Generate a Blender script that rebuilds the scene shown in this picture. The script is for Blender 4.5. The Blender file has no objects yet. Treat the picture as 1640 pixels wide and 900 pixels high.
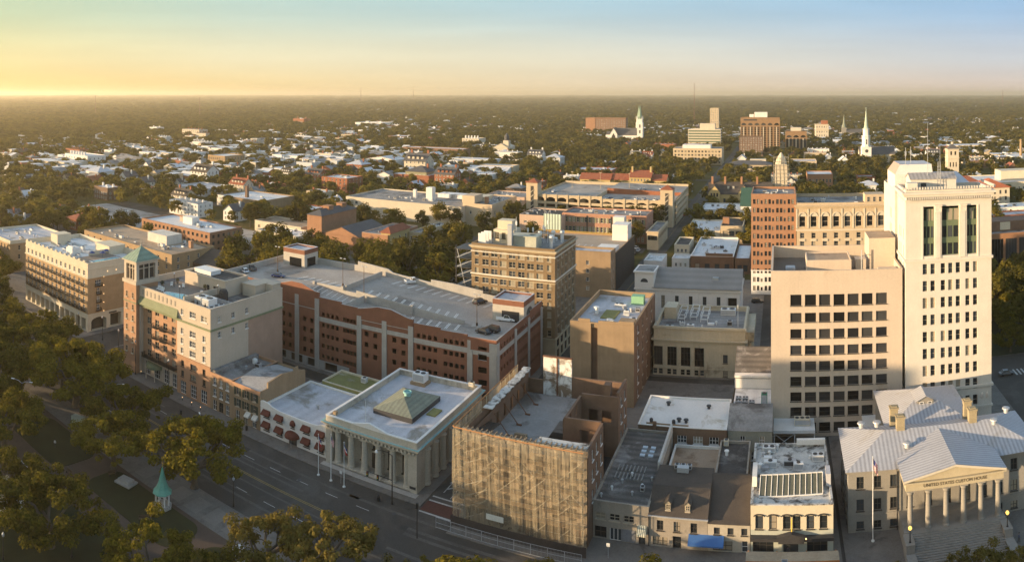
import bpy, math, random, re
from mathutils import Vector, Matrix
random.seed(7)
R = math.radians
PI = math.pi
scene = bpy.context.scene
COL = scene.collection
# -- camera (the photograph is a stitched cylindrical panorama)
FP, XV, YH, HC = 1120.0, 1250.0, 150.5, 80.0
cam = bpy.data.cameras.new('camera')
cam.type = 'PANO'
cam.panorama_type = 'CENTRAL_CYLINDRICAL'
cam.central_cylindrical_radius = 1.0
cam.central_cylindrical_range_u_min = -820 / FP
cam.central_cylindrical_range_u_max = 820 / FP
cam.central_cylindrical_range_v_min = -(900 - YH) / FP
cam.central_cylindrical_range_v_max = YH / FP
cam.clip_start = 0.5
cam.clip_end = 90000
cam_ob = bpy.data.objects.new('camera', cam)
COL.objects.link(cam_ob)
cam_ob.location = (0, 0, HC)
cam_ob.rotation_euler = (R(90), 0, (XV - 820) / FP)
scene.camera = cam_ob
# -- sky, sun, exposure
SUN_AZ = R(-116)          # from +Y (away from the camera), negative = to the left
SUN_EL = R(6.5)
world = bpy.data.worlds.new('World')
scene.world = world
world.use_nodes = True
nt = world.node_tree
nt.nodes.clear()
wo = nt.nodes.new('ShaderNodeOutputWorld')
bg = nt.nodes.new('ShaderNodeBackground')
sky = nt.nodes.new('ShaderNodeTexSky')
sky.sky_type = 'NISHITA'
sky.sun_disc = False
sky.sun_elevation = SUN_EL
sky.sun_rotation = SUN_AZ
sky.air_density = 1.0
sky.dust_density = 1.6
sky.ozone_density = 2.0
sky.altitude = 80
bg.inputs['Strength'].default_value = 0.15
EXPOSURE = 1.28
def wn(typ, op=None, **kw):
 n = nt.nodes.new(typ)
 if op:
  n.operation = op
 for k, v in kw.items():
  n.inputs[int(k[1:])].default_value = v
 return n
# golden and peach air low over the horizon, brightest towards the sun; the Nishita sky takes over above it
wc = wn('ShaderNodeTexCoord')
sep = wn('ShaderNodeSeparateXYZ')
nt.links.new(wc.outputs['Generated'], sep.inputs[0])
dot = wn('ShaderNodeVectorMath', 'DOT_PRODUCT')
nt.links.new(wc.outputs['Generated'], dot.inputs[0])
dot.inputs[1].default_value = (math.sin(SUN_AZ), math.cos(SUN_AZ), 0.0)
az01 = wn('ShaderNodeMapRange')
az01.inputs[1].default_value = -1.0
az01.inputs[2].default_value = 1.0
nt.links.new(dot.outputs['Value'], az01.inputs[0])
def ramp(stops, src):
 r = nt.nodes.new('ShaderNodeValToRGB')
 e = r.color_ramp.elements
 e[0].position, e[0].color = stops[0][0], (*stops[0][1], 1)
 e[1].position, e[1].color = stops[-1][0], (*stops[-1][1], 1)
 for p, c in stops[1:-1]:
  k = e.new(p)
  k.color = (*c, 1)
 nt.links.new(src, r.inputs[0])
 return r.outputs[0]
low = ramp([(0.0, (0.70, 0.58, 0.52)), (0.16, (0.78, 0.64, 0.55)), (0.42, (0.86, 0.70, 0.48)), (0.66, (0.90, 0.68, 0.31)), (0.82, (0.93, 0.64, 0.21)), (1.0, (1.0, 0.60, 0.14))], az01.outputs[0])
high = ramp([(0.0, (0.30, 0.44, 0.70)), (0.16, (0.37, 0.57, 0.79)), (0.42, (0.47, 0.66, 0.74)), (0.66, (0.56, 0.72, 0.64)), (0.82, (0.63, 0.75, 0.50)), (1.0, (0.8, 0.72, 0.4))], az01.outputs[0])
el1 = wn('ShaderNodeMapRange')
el1.interpolation_type = 'SMOOTHSTEP'
el1.inputs[1].default_value = 0.0
el1.inputs[2].default_value = 0.135
nt.links.new(sep.outputs['Z'], el1.inputs[0])
mid = ramp([(0.0, (0.62, 0.66, 0.74)), (0.16, (0.66, 0.68, 0.70)), (0.42, (0.84, 0.79, 0.62)), (0.66, (0.92, 0.83, 0.54)), (0.82, (0.94, 0.79, 0.38)), (1.0, (1.0, 0.75, 0.25))], az01.outputs[0])
el0 = wn('ShaderNodeMapRange')
el0.interpolation_type = 'SMOOTHSTEP'
el0.inputs[2].default_value = 0.055
el1.inputs[1].default_value = 0.035
nt.links.new(sep.outputs['Z'], el0.inputs[0])
def cmix(f, a, c):
 n = wn('ShaderNodeMix')
 n.data_type = 'RGBA'
 nt.links.new(f, n.inputs[0])
 nt.links.new(a, n.inputs[6])
 nt.links.new(c, n.inputs[7])
 return n
gmix = cmix(el1.outputs[0], cmix(el0.outputs[0], low, mid).outputs[2], high)
# faint streaks of high cloud
wmap = wn('ShaderNodeMapping')
wmap.inputs['Scale'].default_value = (2.0, 2.0, 26.0)
nt.links.new(wc.outputs['Generated'], wmap.inputs[0])
wno = wn('ShaderNodeTexNoise')
wno.inputs['Scale'].default_value = 1.6
wno.inputs['Detail'].default_value = 6.0
nt.links.new(wmap.outputs[0], wno.inputs['Vector'])
wmr = wn('ShaderNodeMapRange')
wmr.inputs[1].default_value = 0.35
wmr.inputs[2].default_value = 0.75
wmr.inputs[3].default_value = 0.965
wmr.inputs[4].default_value = 1.05
nt.links.new(wno.outputs[0], wmr.inputs[0])
gsc = wn('ShaderNodeVectorMath', 'SCALE')
nt.links.new(gmix.outputs[2], gsc.inputs[0])
gk = wn('ShaderNodeMath', 'MULTIPLY')
gk.inputs[1].default_value = 1.0 / (0.15 * 2 ** EXPOSURE)
nt.links.new(wmr.outputs[0], gk.inputs[0])
nt.links.new(gk.outputs[0], gsc.inputs['Scale'])
nsc = wn('ShaderNodeVectorMath', 'SCALE')
wt = wn('ShaderNodeVectorMath', 'MULTIPLY')
wt.inputs[1].default_value = (1.2, 1.0, 0.84)
nt.links.new(sky.outputs[0], wt.inputs[0])
nt.links.new(wt.outputs[0], nsc.inputs[0])
nsc.inputs['Scale'].default_value = 1.8
el2 = wn('ShaderNodeMapRange')
el2.interpolation_type = 'SMOOTHSTEP'
el2.inputs[1].default_value = 0.15
el2.inputs[2].default_value = 0.55
nt.links.new(sep.outputs['Z'], el2.inputs[0])
smix = wn('ShaderNodeMix')
smix.data_type = 'RGBA'
nt.links.new(el2.outputs[0], smix.inputs[0])
nt.links.new(gsc.outputs[0], smix.inputs[6])
nt.links.new(nsc.outputs[0], smix.inputs[7])
nt.links.new(smix.outputs[2], bg.inputs[0])
nt.links.new(bg.outputs[0], wo.inputs[0])
sun = bpy.data.lights.new('sun', 'SUN')
sun.energy = 5.0
sun.color = (1.0, 0.72, 0.42)
sun.angle = R(0.6)
sun_ob = bpy.data.objects.new('sun', sun)
COL.objects.link(sun_ob)
sd = Vector((math.sin(SUN_AZ) * math.cos(SUN_EL), math.cos(SUN_AZ) * math.cos(SUN_EL), math.sin(SUN_EL)))
sun_ob.rotation_euler = sd.to_track_quat('Z', 'Y').to_euler()
sun_ob.location = (-200, -100, 300)
vs = scene.view_settings
vs.view_transform = 'Standard'
vs.look = 'None'
vs.exposure = EXPOSURE
vs.gamma = 1.0
vs.use_curve_mapping = False
cy = scene.cycles
cy.max_bounces = 6
cy.diffuse_bounces = 3
cy.glossy_bounces = 2
cy.transmission_bounces = 3
cy.transparent_max_bounces = 12
cy.volume_bounces = 0
cy.use_denoising = True
cy.sample_clamp_indirect = 4.0
cy.use_adaptive_sampling = True
cy.adaptive_threshold = 0.02
# -- helpers
def at(x, y, h=0.0):
 """Ground position of the point seen at pixel (x, y) of the photograph when it is h metres high."""
 p = (x - XV) / FP
 r = FP * (HC - h) / (y - YH)
 return r * math.sin(p), r * math.cos(p)
def tx(x):
 return math.tan((x - XV) / FP)
MATS = {}
def nd(t, typ, **kw):
 n = t.nodes.new(typ)
 for k, v in kw.items():
  if k in n.inputs.keys():
   n.inputs[k].default_value = v
  else:
   setattr(n, k, v)
 return n
def mat(name, col=None, rough=0.85, var=0.22, scale=0.25, fine=2.5, streak=0.0, metal=0.0, spec=0.3, stain=None, stain_amt=0.0, stain_scale=0.12, bump=0.0, rnd=0.0, rib=None):
 """Weathered procedural surface: two noises modulate the base colour, optional vertical streaks, stains, ribs."""
 if name in MATS:
  return MATS[name]
 m = bpy.data.materials.new(name)
 m.use_nodes = True
 t = m.node_tree
 L = t.links.new
 b = t.nodes['Principled BSDF']
 b.inputs['Roughness'].default_value = rough
 b.inputs['Metallic'].default_value = metal
 b.inputs['Specular IOR Level'].default_value = spec
 tc = nd(t, 'ShaderNodeTexCoord')
 co = tc.outputs['Object']
 n1 = nd(t, 'ShaderNodeTexNoise', Scale=scale, Detail=6.0, Roughness=0.6)
 n2 = nd(t, 'ShaderNodeTexNoise', Scale=fine, Detail=4.0, Roughness=0.7)
 L(co, n1.inputs['Vector'])
 L(co, n2.inputs['Vector'])
 ad = nd(t, 'ShaderNodeMath', operation='ADD')
 L(n1.outputs[0], ad.inputs[0])
 L(n2.outputs[0], ad.inputs[1])
 last = ad.outputs[0]
 if streak:
  mp = nd(t, 'ShaderNodeMapping')
  mp.inputs['Scale'].default_value = (1.2, 1.2, 0.06)
  L(co, mp.inputs[0])
  n3 = nd(t, 'ShaderNodeTexNoise', Scale=1.0, Detail=4.0, Roughness=0.6)
  L(mp.outputs[0], n3.inputs['Vector'])
  s = nd(t, 'ShaderNodeMath', operation='MULTIPLY_ADD')
  L(n3.outputs[0], s.inputs[0])
  s.inputs[1].default_value = streak
  L(last, s.inputs[2])
  last = s.outputs[0]
 mr = nd(t, 'ShaderNodeMapRange')
 mid = 1.0 + 0.5 * streak
 mr.inputs[1].default_value = mid - 0.42
 mr.inputs[2].default_value = mid + 0.42
 mr.inputs[3].default_value = 1.0 - var * 1.5
 mr.inputs[4].default_value = 1.0 + var * 1.5
 L(last, mr.inputs[0])
 f = mr.outputs[0]
 if rnd:
  oi = nd(t, 'ShaderNodeObjectInfo')
  q = nd(t, 'ShaderNodeMapRange')
  q.inputs[3].default_value = 1 - rnd
  q.inputs[4].default_value = 1 + rnd
  L(oi.outputs['Random'], q.inputs[0])
  mm = nd(t, 'ShaderNodeMath', operation='MULTIPLY')
  L(f, mm.inputs[0])
  L(q.outputs[0], mm.inputs[1])
  f = mm.outputs[0]
 if rib:
  wv = nd(t, 'ShaderNodeTexWave', wave_type='BANDS', bands_direction=rib[0], Scale=rib[1] * 0.0393)
  L(co, wv.inputs['Vector'])
  q = nd(t, 'ShaderNodeMapRange')
  q.inputs[3].default_value = 1 - rib[2]
  q.inputs[4].default_value = 1 + rib[2]
  L(wv.outputs['Fac'], q.inputs[0])
  mm = nd(t, 'ShaderNodeMath', operation='MULTIPLY')
  L(f, mm.inputs[0])
  L(q.outputs[0], mm.inputs[1])
  f = mm.outputs[0]
 base = nd(t, 'ShaderNodeRGB')
 base.outputs[0].default_value = (*col, 1)
 bc = base.outputs[0]
 if stain:
  n4 = nd(t, 'ShaderNodeTexNoise', Scale=stain_scale, Detail=8.0, Roughness=0.68, Distortion=0.6)
  L(co, n4.inputs['Vector'])
  r4 = nd(t, 'ShaderNodeMapRange')
  r4.inputs[1].default_value = 0.62 - stain_amt * 0.3
  r4.inputs[2].default_value = 0.70 - stain_amt * 0.2
  L(n4.outputs[0], r4.inputs[0])
  mx = nd(t, 'ShaderNodeMix', data_type='RGBA')
  L(r4.outputs[0], mx.inputs[0])
  L(bc, mx.inputs[6])
  mx.inputs[7].default_value = (*stain, 1)
  bc = mx.outputs[2]
 vm = nd(t, 'ShaderNodeVectorMath', operation='SCALE')
 L(bc, vm.inputs[0])
 L(f, vm.inputs['Scale'])
 L(vm.outputs[0], b.inputs['Base Color'])
 if bump:
  bp = nd(t, 'ShaderNodeBump', Strength=bump, Distance=0.1)
  L(n2.outputs[0], bp.inputs['Height'])
  L(bp.outputs[0], b.inputs['Normal'])
 MATS[name] = m
 return m
def glass_mat(name, dark, blind, share, tint=(0.02, 0.024, 0.028)):
 if name in MATS:
  return MATS[name]
 m = bpy.data.materials.new(name)
 m.use_nodes = True
 t = m.node_tree
 b = t.nodes['Principled BSDF']
 oi = nd(t, 'ShaderNodeObjectInfo')
 cr = nd(t, 'ShaderNodeValToRGB')
 e = cr.color_ramp
 e.interpolation = 'CONSTANT'
 e.elements[0].color = (*tint, 1)
 e.elements[1].position = 1 - share
 e.elements[1].color = (*blind, 1)
 x = e.elements.new((1 - share) * 0.55)
 x.color = (*[c * 2.2 + 0.01 for c in tint], 1)
 t.links.new(oi.outputs['Random'], cr.inputs[0])
 t.links.new(cr.outputs[0], b.inputs['Base Color'])
 b.inputs['Roughness'].default_value = 0.12
 b.inputs['Specular IOR Level'].default_value = 0.5
 MATS[name] = m
 return m
def emit_mat(name, col, s):
 m = bpy.data.materials.new(name)
 m.use_nodes = True
 b = m.node_tree.nodes['Principled BSDF']
 b.inputs['Base Color'].default_value = (*col, 1)
 b.inputs['Emission Color'].default_value = (*col, 1)
 b.inputs['Emission Strength'].default_value = s
 MATS[name] = m
 return m
class MB:
 def __init__(s):
  s.v, s.f, s.m = [], [], []
 def face(s, pts, m=0):
  n = len(s.v)
  s.v.extend(tuple(p) for p in pts)
  s.f.append(tuple(range(n, n + len(pts))))
  s.m.append(m)
 def box(s, x0, y0, z0, x1, y1, z1, m=0, top=None):
  n = len(s.v)
  s.v += [(x0, y0, z0), (x1, y0, z0), (x1, y1, z0), (x0, y1, z0), (x0, y0, z1), (x1, y0, z1), (x1, y1, z1), (x0, y1, z1)]
  s.f += [(n, n + 3, n + 2, n + 1), (n + 4, n + 5, n + 6, n + 7), (n, n + 1, n + 5, n + 4), (n + 1, n + 2, n + 6, n + 5), (n + 2, n + 3, n + 7, n + 6), (n + 3, n, n + 4, n + 7)]
  s.m += [m, m if top is None else top, m, m, m, m]
  return s
 def prism(s, poly, z0, z1, m=0, top=None):
  n = len(s.v)
  k = len(poly)
  s.v += [(x, y, z0) for x, y in poly] + [(x, y, z1) for x, y in poly]
  s.f.append(tuple(range(n + k - 1, n - 1, -1)))
  s.m.append(m)
  s.f.append(tuple(range(n + k, n + 2 * k)))
  s.m.append(m if top is None else top)
  for i in range(k):
   j = (i + 1) % k
   s.f.append((n + i, n + j, n + k + j, n + k + i))
   s.m.append(m)
  return s
 def ring(s, x0, y0, x1, y1, t, z0, z1, m=0):
  s.box(x0, y0, z0, x1, y0 + t, z1, m)
  s.box(x0, y1 - t, z0, x1, y1, z1, m)
  s.box(x0, y0 + t, z0, x0 + t, y1 - t, z1, m)
  s.box(x1 - t, y0 + t, z0, x1, y1 - t, z1, m)
  return s
 def lathe(s, cx, cy_, prof, n=12, m=0, ph=0.0, caps=True):
  """prof: list of (radius, z) from bottom to top."""
  b0 = len(s.v)
  for r, z in prof:
   for i in range(n):
    a = ph + 2 * PI * i / n
    s.v.append((cx + r * math.cos(a), cy_ + r * math.sin(a), z))
  for k in range(len(prof) - 1):
   for i in range(n):
    j = (i + 1) % n
    s.f.append((b0 + k * n + i, b0 + k * n + j, b0 + (k + 1) * n + j, b0 + (k + 1) * n + i))
    s.m.append(m)
  if caps:
   s.f.append(tuple(b0 + i for i in range(n - 1, -1, -1)))
   s.m.append(m)
   q = b0 + (len(prof) - 1) * n
   s.f.append(tuple(q + i for i in range(n)))
   s.m.append(m)
  return s
 def tube(s, p, q, r0, r1=None, n=6, m=0):
  r1 = r0 if r1 is None else r1
  p, q = Vector(p), Vector(q)
  d = (q - p).normalized()
  a = d.orthogonal().normalized()
  c = d.cross(a)
  b0 = len(s.v)
  for o, r in ((p, r0), (q, r1)):
   for i in range(n):
    g = 2 * PI * i / n
    s.v.append(tuple(o + a * (r * math.cos(g)) + c * (r * math.sin(g))))
  for i in range(n):
   j = (i + 1) % n
   s.f.append((b0 + i, b0 + j, b0 + n + j, b0 + n + i))
   s.m.append(m)
  s.f.append(tuple(b0 + i for i in range(n - 1, -1, -1)))
  s.m.append(m)
  s.f.append(tuple(b0 + n + i for i in range(n)))
  s.m.append(m)
  return s
 def mesh(s, name, mats, smooth=False):
  me = bpy.data.meshes.new(name)
  me.from_pydata(s.v, [], s.f)
  for mm in (mats if isinstance(mats, (list, tuple)) else [mats]):
   me.materials.append(mm)
  me.polygons.foreach_set('material_index', s.m)
  if smooth:
   me.polygons.foreach_set('use_smooth', [True] * len(s.f))
  me.update()
  return me
 def build(s, name, mats, parent=None, loc=(0, 0, 0), rz=0.0, smooth=False):
  return place(s.mesh(name, mats, smooth), name, parent, loc, rz)
def place(me, name, parent=None, loc=(0, 0, 0), rz=0.0):
 o = bpy.data.objects.new(name, me)
 COL.objects.link(o)
 o.location = loc
 o.rotation_euler = (0, 0, rz)
 if parent is not None:
  o.parent = parent
 return o
def tag(o, label=None, cat=None, group=None, kind=None):
 if label:
  o['label'] = label
 if cat:
  o['category'] = cat
 if group:
  o['group'] = group
 if kind:
  o['kind'] = kind
 return o
def thing(name, label, cat, loc=(0, 0, 0), rz=0.0, group=None):
 o = bpy.data.objects.new(name, None)
 COL.objects.link(o)
 o.location = loc
 o.rotation_euler = (0, 0, rz)
 o.empty_display_size = 0.5
 return tag(o, label, cat, group)
KIDS = {}
def copy_tree(o, parent=None):
 c = o.copy()
 COL.objects.link(c)
 if parent is not None:
  c.parent = parent
 for ch in [k for k in o.children]:
  copy_tree(ch, c)
 return c
# -- window prototypes (shared meshes)
WIN = {}
G_DARK = glass_mat('window_glass', 0.02, (0.30, 0.26, 0.20), 0.16)
G_BLIND = glass_mat('window_glass_with_blinds', 0.02, (0.34, 0.30, 0.22), 0.45)
G_BLACK = glass_mat('dark_tinted_glass', 0.02, (0.05, 0.05, 0.05), 0.15, (0.012, 0.012, 0.013))
def frame_mat(c):
 return {'white': mat('white_window_frame', (0.72, 0.70, 0.66), 0.6, 0.05), 'dark': mat('dark_window_frame', (0.05, 0.045, 0.04), 0.6, 0.1),
   'tan': mat('tan_window_frame', (0.42, 0.36, 0.27), 0.7, 0.08), 'green': mat('green_bronze_frame', (0.12, 0.15, 0.09), 0.5, 0.15), 'stone': mat('pale_stone_frame', (0.5, 0.47, 0.42), 0.8, 0.08)}[c]
def win_mesh(w, h, fc='white', nx=1, nz=2, t=0.09, sill=True, glass=None):
 """Frame mesh with sill and glazing bars; the pane is a second mesh."""
 k = (round(w, 2), round(h, 2), fc, nx, nz, round(t, 3), sill, glass.name if glass else '')
 if k in WIN:
  return WIN[k]
 mb = MB()
 mb.box(-w / 2, -0.06, 0, -w / 2 + t, 0.04, h)
 mb.box(w / 2 - t, -0.06, 0, w / 2, 0.04, h)
 mb.box(-w / 2 + t, -0.06, h - t, w / 2 - t, 0.04, h)
 mb.box(-w / 2 + t, -0.06, 0, w / 2 - t, 0.04, t)
 for i in range(1, nx):
  x = -w / 2 + w * i / nx
  mb.box(x - t * 0.55, -0.05, t, x + t * 0.55, 0.03, h - t)
 for i in range(1, nz):
  z = h * i / nz
  for q in range(nx):
   a = -w / 2 + w * q / nx + (t if q == 0 else t * 0.55)
   c = -w / 2 + w * (q + 1) / nx - (t if q == nx - 1 else t * 0.55)
   mb.box(a, -0.045, z - t * 0.4, c, 0.025, z + t * 0.4)
 if sill:
  mb.box(-w / 2 - 0.12, -0.36, -0.17, w / 2 + 0.12, -0.061, -0.005)
 fm = frame_mat(fc)
 fr = mb.mesh('window', fm)
 pn = MB()
 pn.face([(-w / 2 + 0.01, 0, 0.01), (w / 2 - 0.01, 0, 0.01), (w / 2 - 0.01, 0, h - 0.01), (-w / 2 + 0.01, 0, h - 0.01)])
 WIN[k] = (fr, pn.mesh('pane', glass or G_DARK))
 return WIN[k]
def put_window(parent, P, rz, w, h, name='window', pane=True, **kw):
 fr, pn = win_mesh(w, h, **kw)
 o = place(fr, name, parent, P, rz)
 if pane:
  place(pn, 'pane', o)
 return o
SIDE_RZ = {'F': 0.0, 'R': PI / 2, 'L': -PI / 2, 'B': PI}
class Bld:
 """A box-like building. Local frame: origin at its front-left ground corner, x along the front, y away, z up."""
 def __init__(s, name, label, x, y, W, D, rz=0.0, cat='building', group=None, z=0.0):
  NAMED.append((x + W / 2, y + D / 2, CUT.split(label)[0]))
  s.root = thing(name, label, cat, (x, y, z), rz, group)
  s.W, s.D = W, D
  s.op = {'F': [], 'R': [], 'L': [], 'B': []}
  c, sn = math.cos(rz), math.sin(rz)
  RECTS.append((x, y, W, D, rz))
 def P(s, side, u, z, d=0.0):
  if side == 'F':
   return (u, d, z)
  if side == 'R':
   return (s.W - d, u, z)
  if side == 'L':
   return (d, s.D - u, z)
  return (s.W - u, s.D - d, z)
 def L(s, side):
  return s.W if side in 'FB' else s.D
 def win(s, side, u, z, w, h, depth=0.22, glaze=True, name='window', **kw):
  """Opening centred at u with its foot at z."""
  s.op[side].append((u - w / 2, z, w, h, depth))
  if glaze:
   return put_window(s.root, s.P(side, u, z, depth), SIDE_RZ[side], w, h, name, **kw)
 def row(s, side, us, zs, w, h, **kw):
  for z in zs:
   for u in us:
    s.win(side, u, z, w, h, **kw)
 def wall(s, h, mats, matfn=None, cuts=None, z0=0.0, sides='FRLB', name='wall', hf=None):
  """Walls with real openings. matfn(side, u, z) -> material slot; cuts[side] = (extra u cuts, extra z cuts)."""
  mb = MB()
  cuts = cuts or {}
  for sd_ in sides:
   Ls = s.L(sd_)
   us = {0.0, Ls}
   zs = {z0, h}
   for (u, z, w, hh, d) in s.op[sd_]:
    us.update((u, u + w))
    zs.update((z, z + hh))
   cu = cuts.get(sd_, cuts.get('*', ((), ())))
   us.update(cu[0])
   zs.update(cu[1])
   us = sorted(x for x in us if -1e-6 <= x <= Ls + 1e-6)
   zs = sorted(x for x in zs if z0 - 1e-6 <= x <= h + 1e-6)
   for a, b in zip(us, us[1:]):
    if b - a < 1e-4:
     continue
    for c, e in zip(zs, zs[1:]):
     if e - c < 1e-4:
      continue
     um, zm = (a + b) / 2, (c + e) / 2
     hit = False
     for (u, z, w, hh, d) in s.op[sd_]:
      if u < um < u + w and z < zm < z + hh:
       hit = True
       break
     if not hit:
      mb.face([s.P(sd_, a, c), s.P(sd_, b, c), s.P(sd_, b, e), s.P(sd_, a, e)], matfn(sd_, um, zm) if matfn else 0)
   for (u, z, w, hh, d) in s.op[sd_]:
    mi = matfn(sd_, u + w / 2, z + hh + 0.05) if matfn else 0
    q = [(u, z), (u + w, z), (u + w, z + hh), (u, z + hh)]
    for i in range(4):
     (a, c), (b, e) = q[i], q[(i + 1) % 4]
     mb.face([s.P(sd_, a, c, 0), s.P(sd_, a, c, d + 0.08), s.P(sd_, b, e, d + 0.08), s.P(sd_, b, e, 0)], mi)
  s.h = h
  return mb.build(name, mats, s.root)
 def flat_roof(s, z, m, par=0.9, cap=0.35, capm=None, innerm=None, out=0.06, inset=0.0, name='roof'):
  """Roof deck at z, parapet inner faces up to z+par, coping on top."""
  mb = MB()
  t = cap
  mb.face([(t, t, z), (s.W - t, t, z), (s.W - t, s.D - t, z), (t, s.D - t, z)])
  mb.build(name, m, s.root)
  if par > 0:
   pb = MB()
   q = [(t, t), (s.W - t, t), (s.W - t, s.D - t), (t, s.D - t)]
   for i in range(4):
    (a, c), (b, e) = q[i], q[(i + 1) % 4]
    pb.face([(b, e, z), (a, c, z), (a, c, z + par), (b, e, z + par)], 0)
   pb.ring(-out, -out, s.W + out, s.D + out, t + out + 0.03, z + par, z + par + 0.16, 1)
   pb.build('parapet', [innerm or capm or m, capm or m], s.root)
 def cornice(s, z, dep, hgt, m, sides='FR', name='cornice', steps=2):
  mb = MB()
  for k in range(steps):
   d = dep * (k + 1) / steps
   mb.ring(-d, -d, s.W + d, s.D + d, d + 0.02, z + hgt * k / steps, z + hgt * (k + 1) / steps)
  return mb.build(name, m, s.root)
 def band(s, z, dep, hgt, m, name='band'):
  mb = MB()
  mb.ring(-dep, -dep, s.W + dep, s.D + dep, dep + 0.01, z, z + hgt)
  return mb.build(name, m, s.root)
RECTS = []
NAMED = []
CUT = re.compile(' (?:with|behind|beside|in|at|under|among|between|beyond|on|below|above|near|left|right|along|rising|wrapped|next|of|farther|outside|wedged) ')
BLOCKED = []
def even(a, b, n):
 """n centres spread evenly over a..b."""
 return [a + (b - a) * (i + 0.5) / n for i in range(n)]
# small rooftop machines --------------------------------------------------
GREY_METAL = mat('galvanised_metal', (0.42, 0.43, 0.44), 0.5, 0.12, 0.8, 4, metal=0.3)
WHITE_METAL = mat('white_painted_metal', (0.68, 0.68, 0.66), 0.5, 0.08, 0.6, 4, streak=0.1)
DARK_METAL = mat('dark_painted_metal', (0.045, 0.045, 0.048), 0.5, 0.15, 0.6, 4)
def ac_unit(parent, x, y, z, w=1.6, d=1.1, h=1.1, m=None, fans=1):
 o = MB().box(-w / 2, -d / 2, 0.12, w / 2, d / 2, h).box(-w / 2 + 0.1, -d / 2 + 0.1, 0, w / 2 - 0.1, d / 2 - 0.1, 0.12).build('air_conditioner', m or GREY_METAL, parent, (x, y, z))
 for i in range(fans):
  r_ = min(d, w / fans) * 0.38
  MB().lathe(-w / 2 + w * (i + 0.5) / fans, 0, [(r_, h), (r_, h + 0.12)], 10).build('fan_ring', DARK_METAL, o)
 # louvre panel, 3 mm proud of the front
 MB().box(-w / 2 + 0.12, -d / 2 - 0.03, 0.3, w / 2 - 0.12, -d / 2 - 0.002, h - 0.2).build('louvre_panel', DARK_METAL if m is None else GREY_METAL, o)
 return o
def roof_vent(parent, x, y, z, r=0.22, h=0.7, m=None):
 return MB().lathe(0, 0, [(r, 0), (r, h), (r * 1.7, h + 0.02), (r * 1.5, h + 0.22), (0.03, h + 0.3)], 10).build('roof_vent', m or GREY_METAL, parent, (x, y, z))
def roof_clutter(b, x0, y0, x1, y1, z, n, seed=1):
 rr = random.Random(seed)
 for i in range(n):
  x, y = rr.uniform(x0, x1), rr.uniform(y0, y1)
  k = rr.random()
  if k < 0.45:
   ac_unit(b.root, x, y, z, rr.uniform(1.2, 2.6), rr.uniform(0.9, 1.6), rr.uniform(0.8, 1.4), rr.choice([None, WHITE_METAL]), rr.choice([1, 2]))
  elif k < 0.8:
   roof_vent(b.root, x, y, z, rr.uniform(0.15, 0.3), rr.uniform(0.4, 1.0), rr.choice([None, WHITE_METAL]))
  else:
   MB().box(-rr.uniform(0.5, 1), -0.5, 0, rr.uniform(0.5, 1), 0.5, rr.uniform(0.3, 0.6)).build('roof_hatch', rr.choice([GREY_METAL, WHITE_METAL]), b.root, (x, y, z))
# == MATERIALS OF THE NEAR BUILDINGS
LIME = mat('weathered_limestone', (0.44, 0.40, 0.33), 0.9, 0.16, 0.3, 3, streak=0.5, stain=(0.25, 0.22, 0.18), stain_amt=0.2)
PALE_STUCCO = mat('pale_stucco', (0.50, 0.42, 0.325), 0.9, 0.1, 0.2, 3, streak=0.4)
CREAM = mat('cream_stucco', (0.58, 0.51, 0.38), 0.9, 0.1, 0.2, 3, streak=0.4)
WHITE_WALL = mat('white_painted_wall', (0.70, 0.67, 0.62), 0.85, 0.09, 0.25, 3, streak=0.4)
TAN_BRICK = mat('tan_brick', (0.36, 0.24, 0.13), 0.9, 0.18, 0.4, 7, streak=0.2, bump=0.2)
ORANGE_BRICK = mat('orange_brick', (0.40, 0.23, 0.135), 0.9, 0.16, 0.4, 7, bump=0.2)
GARAGE_BRICK = mat('garage_red_brick', (0.225, 0.098, 0.06), 0.9, 0.18, 0.35, 7, streak=0.25, bump=0.2)
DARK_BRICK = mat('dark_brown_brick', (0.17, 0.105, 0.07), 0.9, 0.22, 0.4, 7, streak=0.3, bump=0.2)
OFFICE_BRICK = mat('olive_brown_brick', (0.215, 0.15, 0.085), 0.9, 0.14, 0.3, 7, bump=0.2)
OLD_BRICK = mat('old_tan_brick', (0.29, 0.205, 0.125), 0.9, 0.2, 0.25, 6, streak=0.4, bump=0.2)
CONC = mat('cast_concrete', (0.38, 0.355, 0.32), 0.9, 0.14, 0.3, 3, streak=0.5)
DECK = mat('parking_deck_concrete', (0.35, 0.315, 0.28), 0.85, 0.2, 0.09, 2, stain=(0.20, 0.18, 0.16), stain_amt=0.4, stain_scale=0.06)
WHITE_ROOF = mat('white_roof_membrane', (0.70, 0.69, 0.67), 0.7, 0.14, 0.2, 2, stain=(0.30, 0.29, 0.27), stain_amt=0.3, stain_scale=0.15, rib=('X', 3, 0.05))
GREY_ROOF = mat('grey_roof_membrane', (0.25, 0.24, 0.23), 0.85, 0.25, 0.2, 2, stain=(0.11, 0.10, 0.095), stain_amt=0.45, stain_scale=0.12, rib=('Y', 3, 0.07))
BLUE_ROOF = mat('pale_blue_grey_roof', (0.46, 0.455, 0.475), 0.8, 0.16, 0.12, 2, stain=(0.26, 0.24, 0.21), stain_amt=0.3, stain_scale=0.09, rib=('X', 3, 0.05))
BLACK_ROOF = mat('black_tar_roof', (0.055, 0.052, 0.05), 0.85, 0.3, 0.25, 2, stain=(0.15, 0.14, 0.13), stain_amt=0.15)
TAN_ROOF = mat('tan_gravel_roof', (0.36, 0.27, 0.19), 0.9, 0.2, 0.2, 4, stain=(0.22, 0.15, 0.10), stain_amt=0.25)
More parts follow.
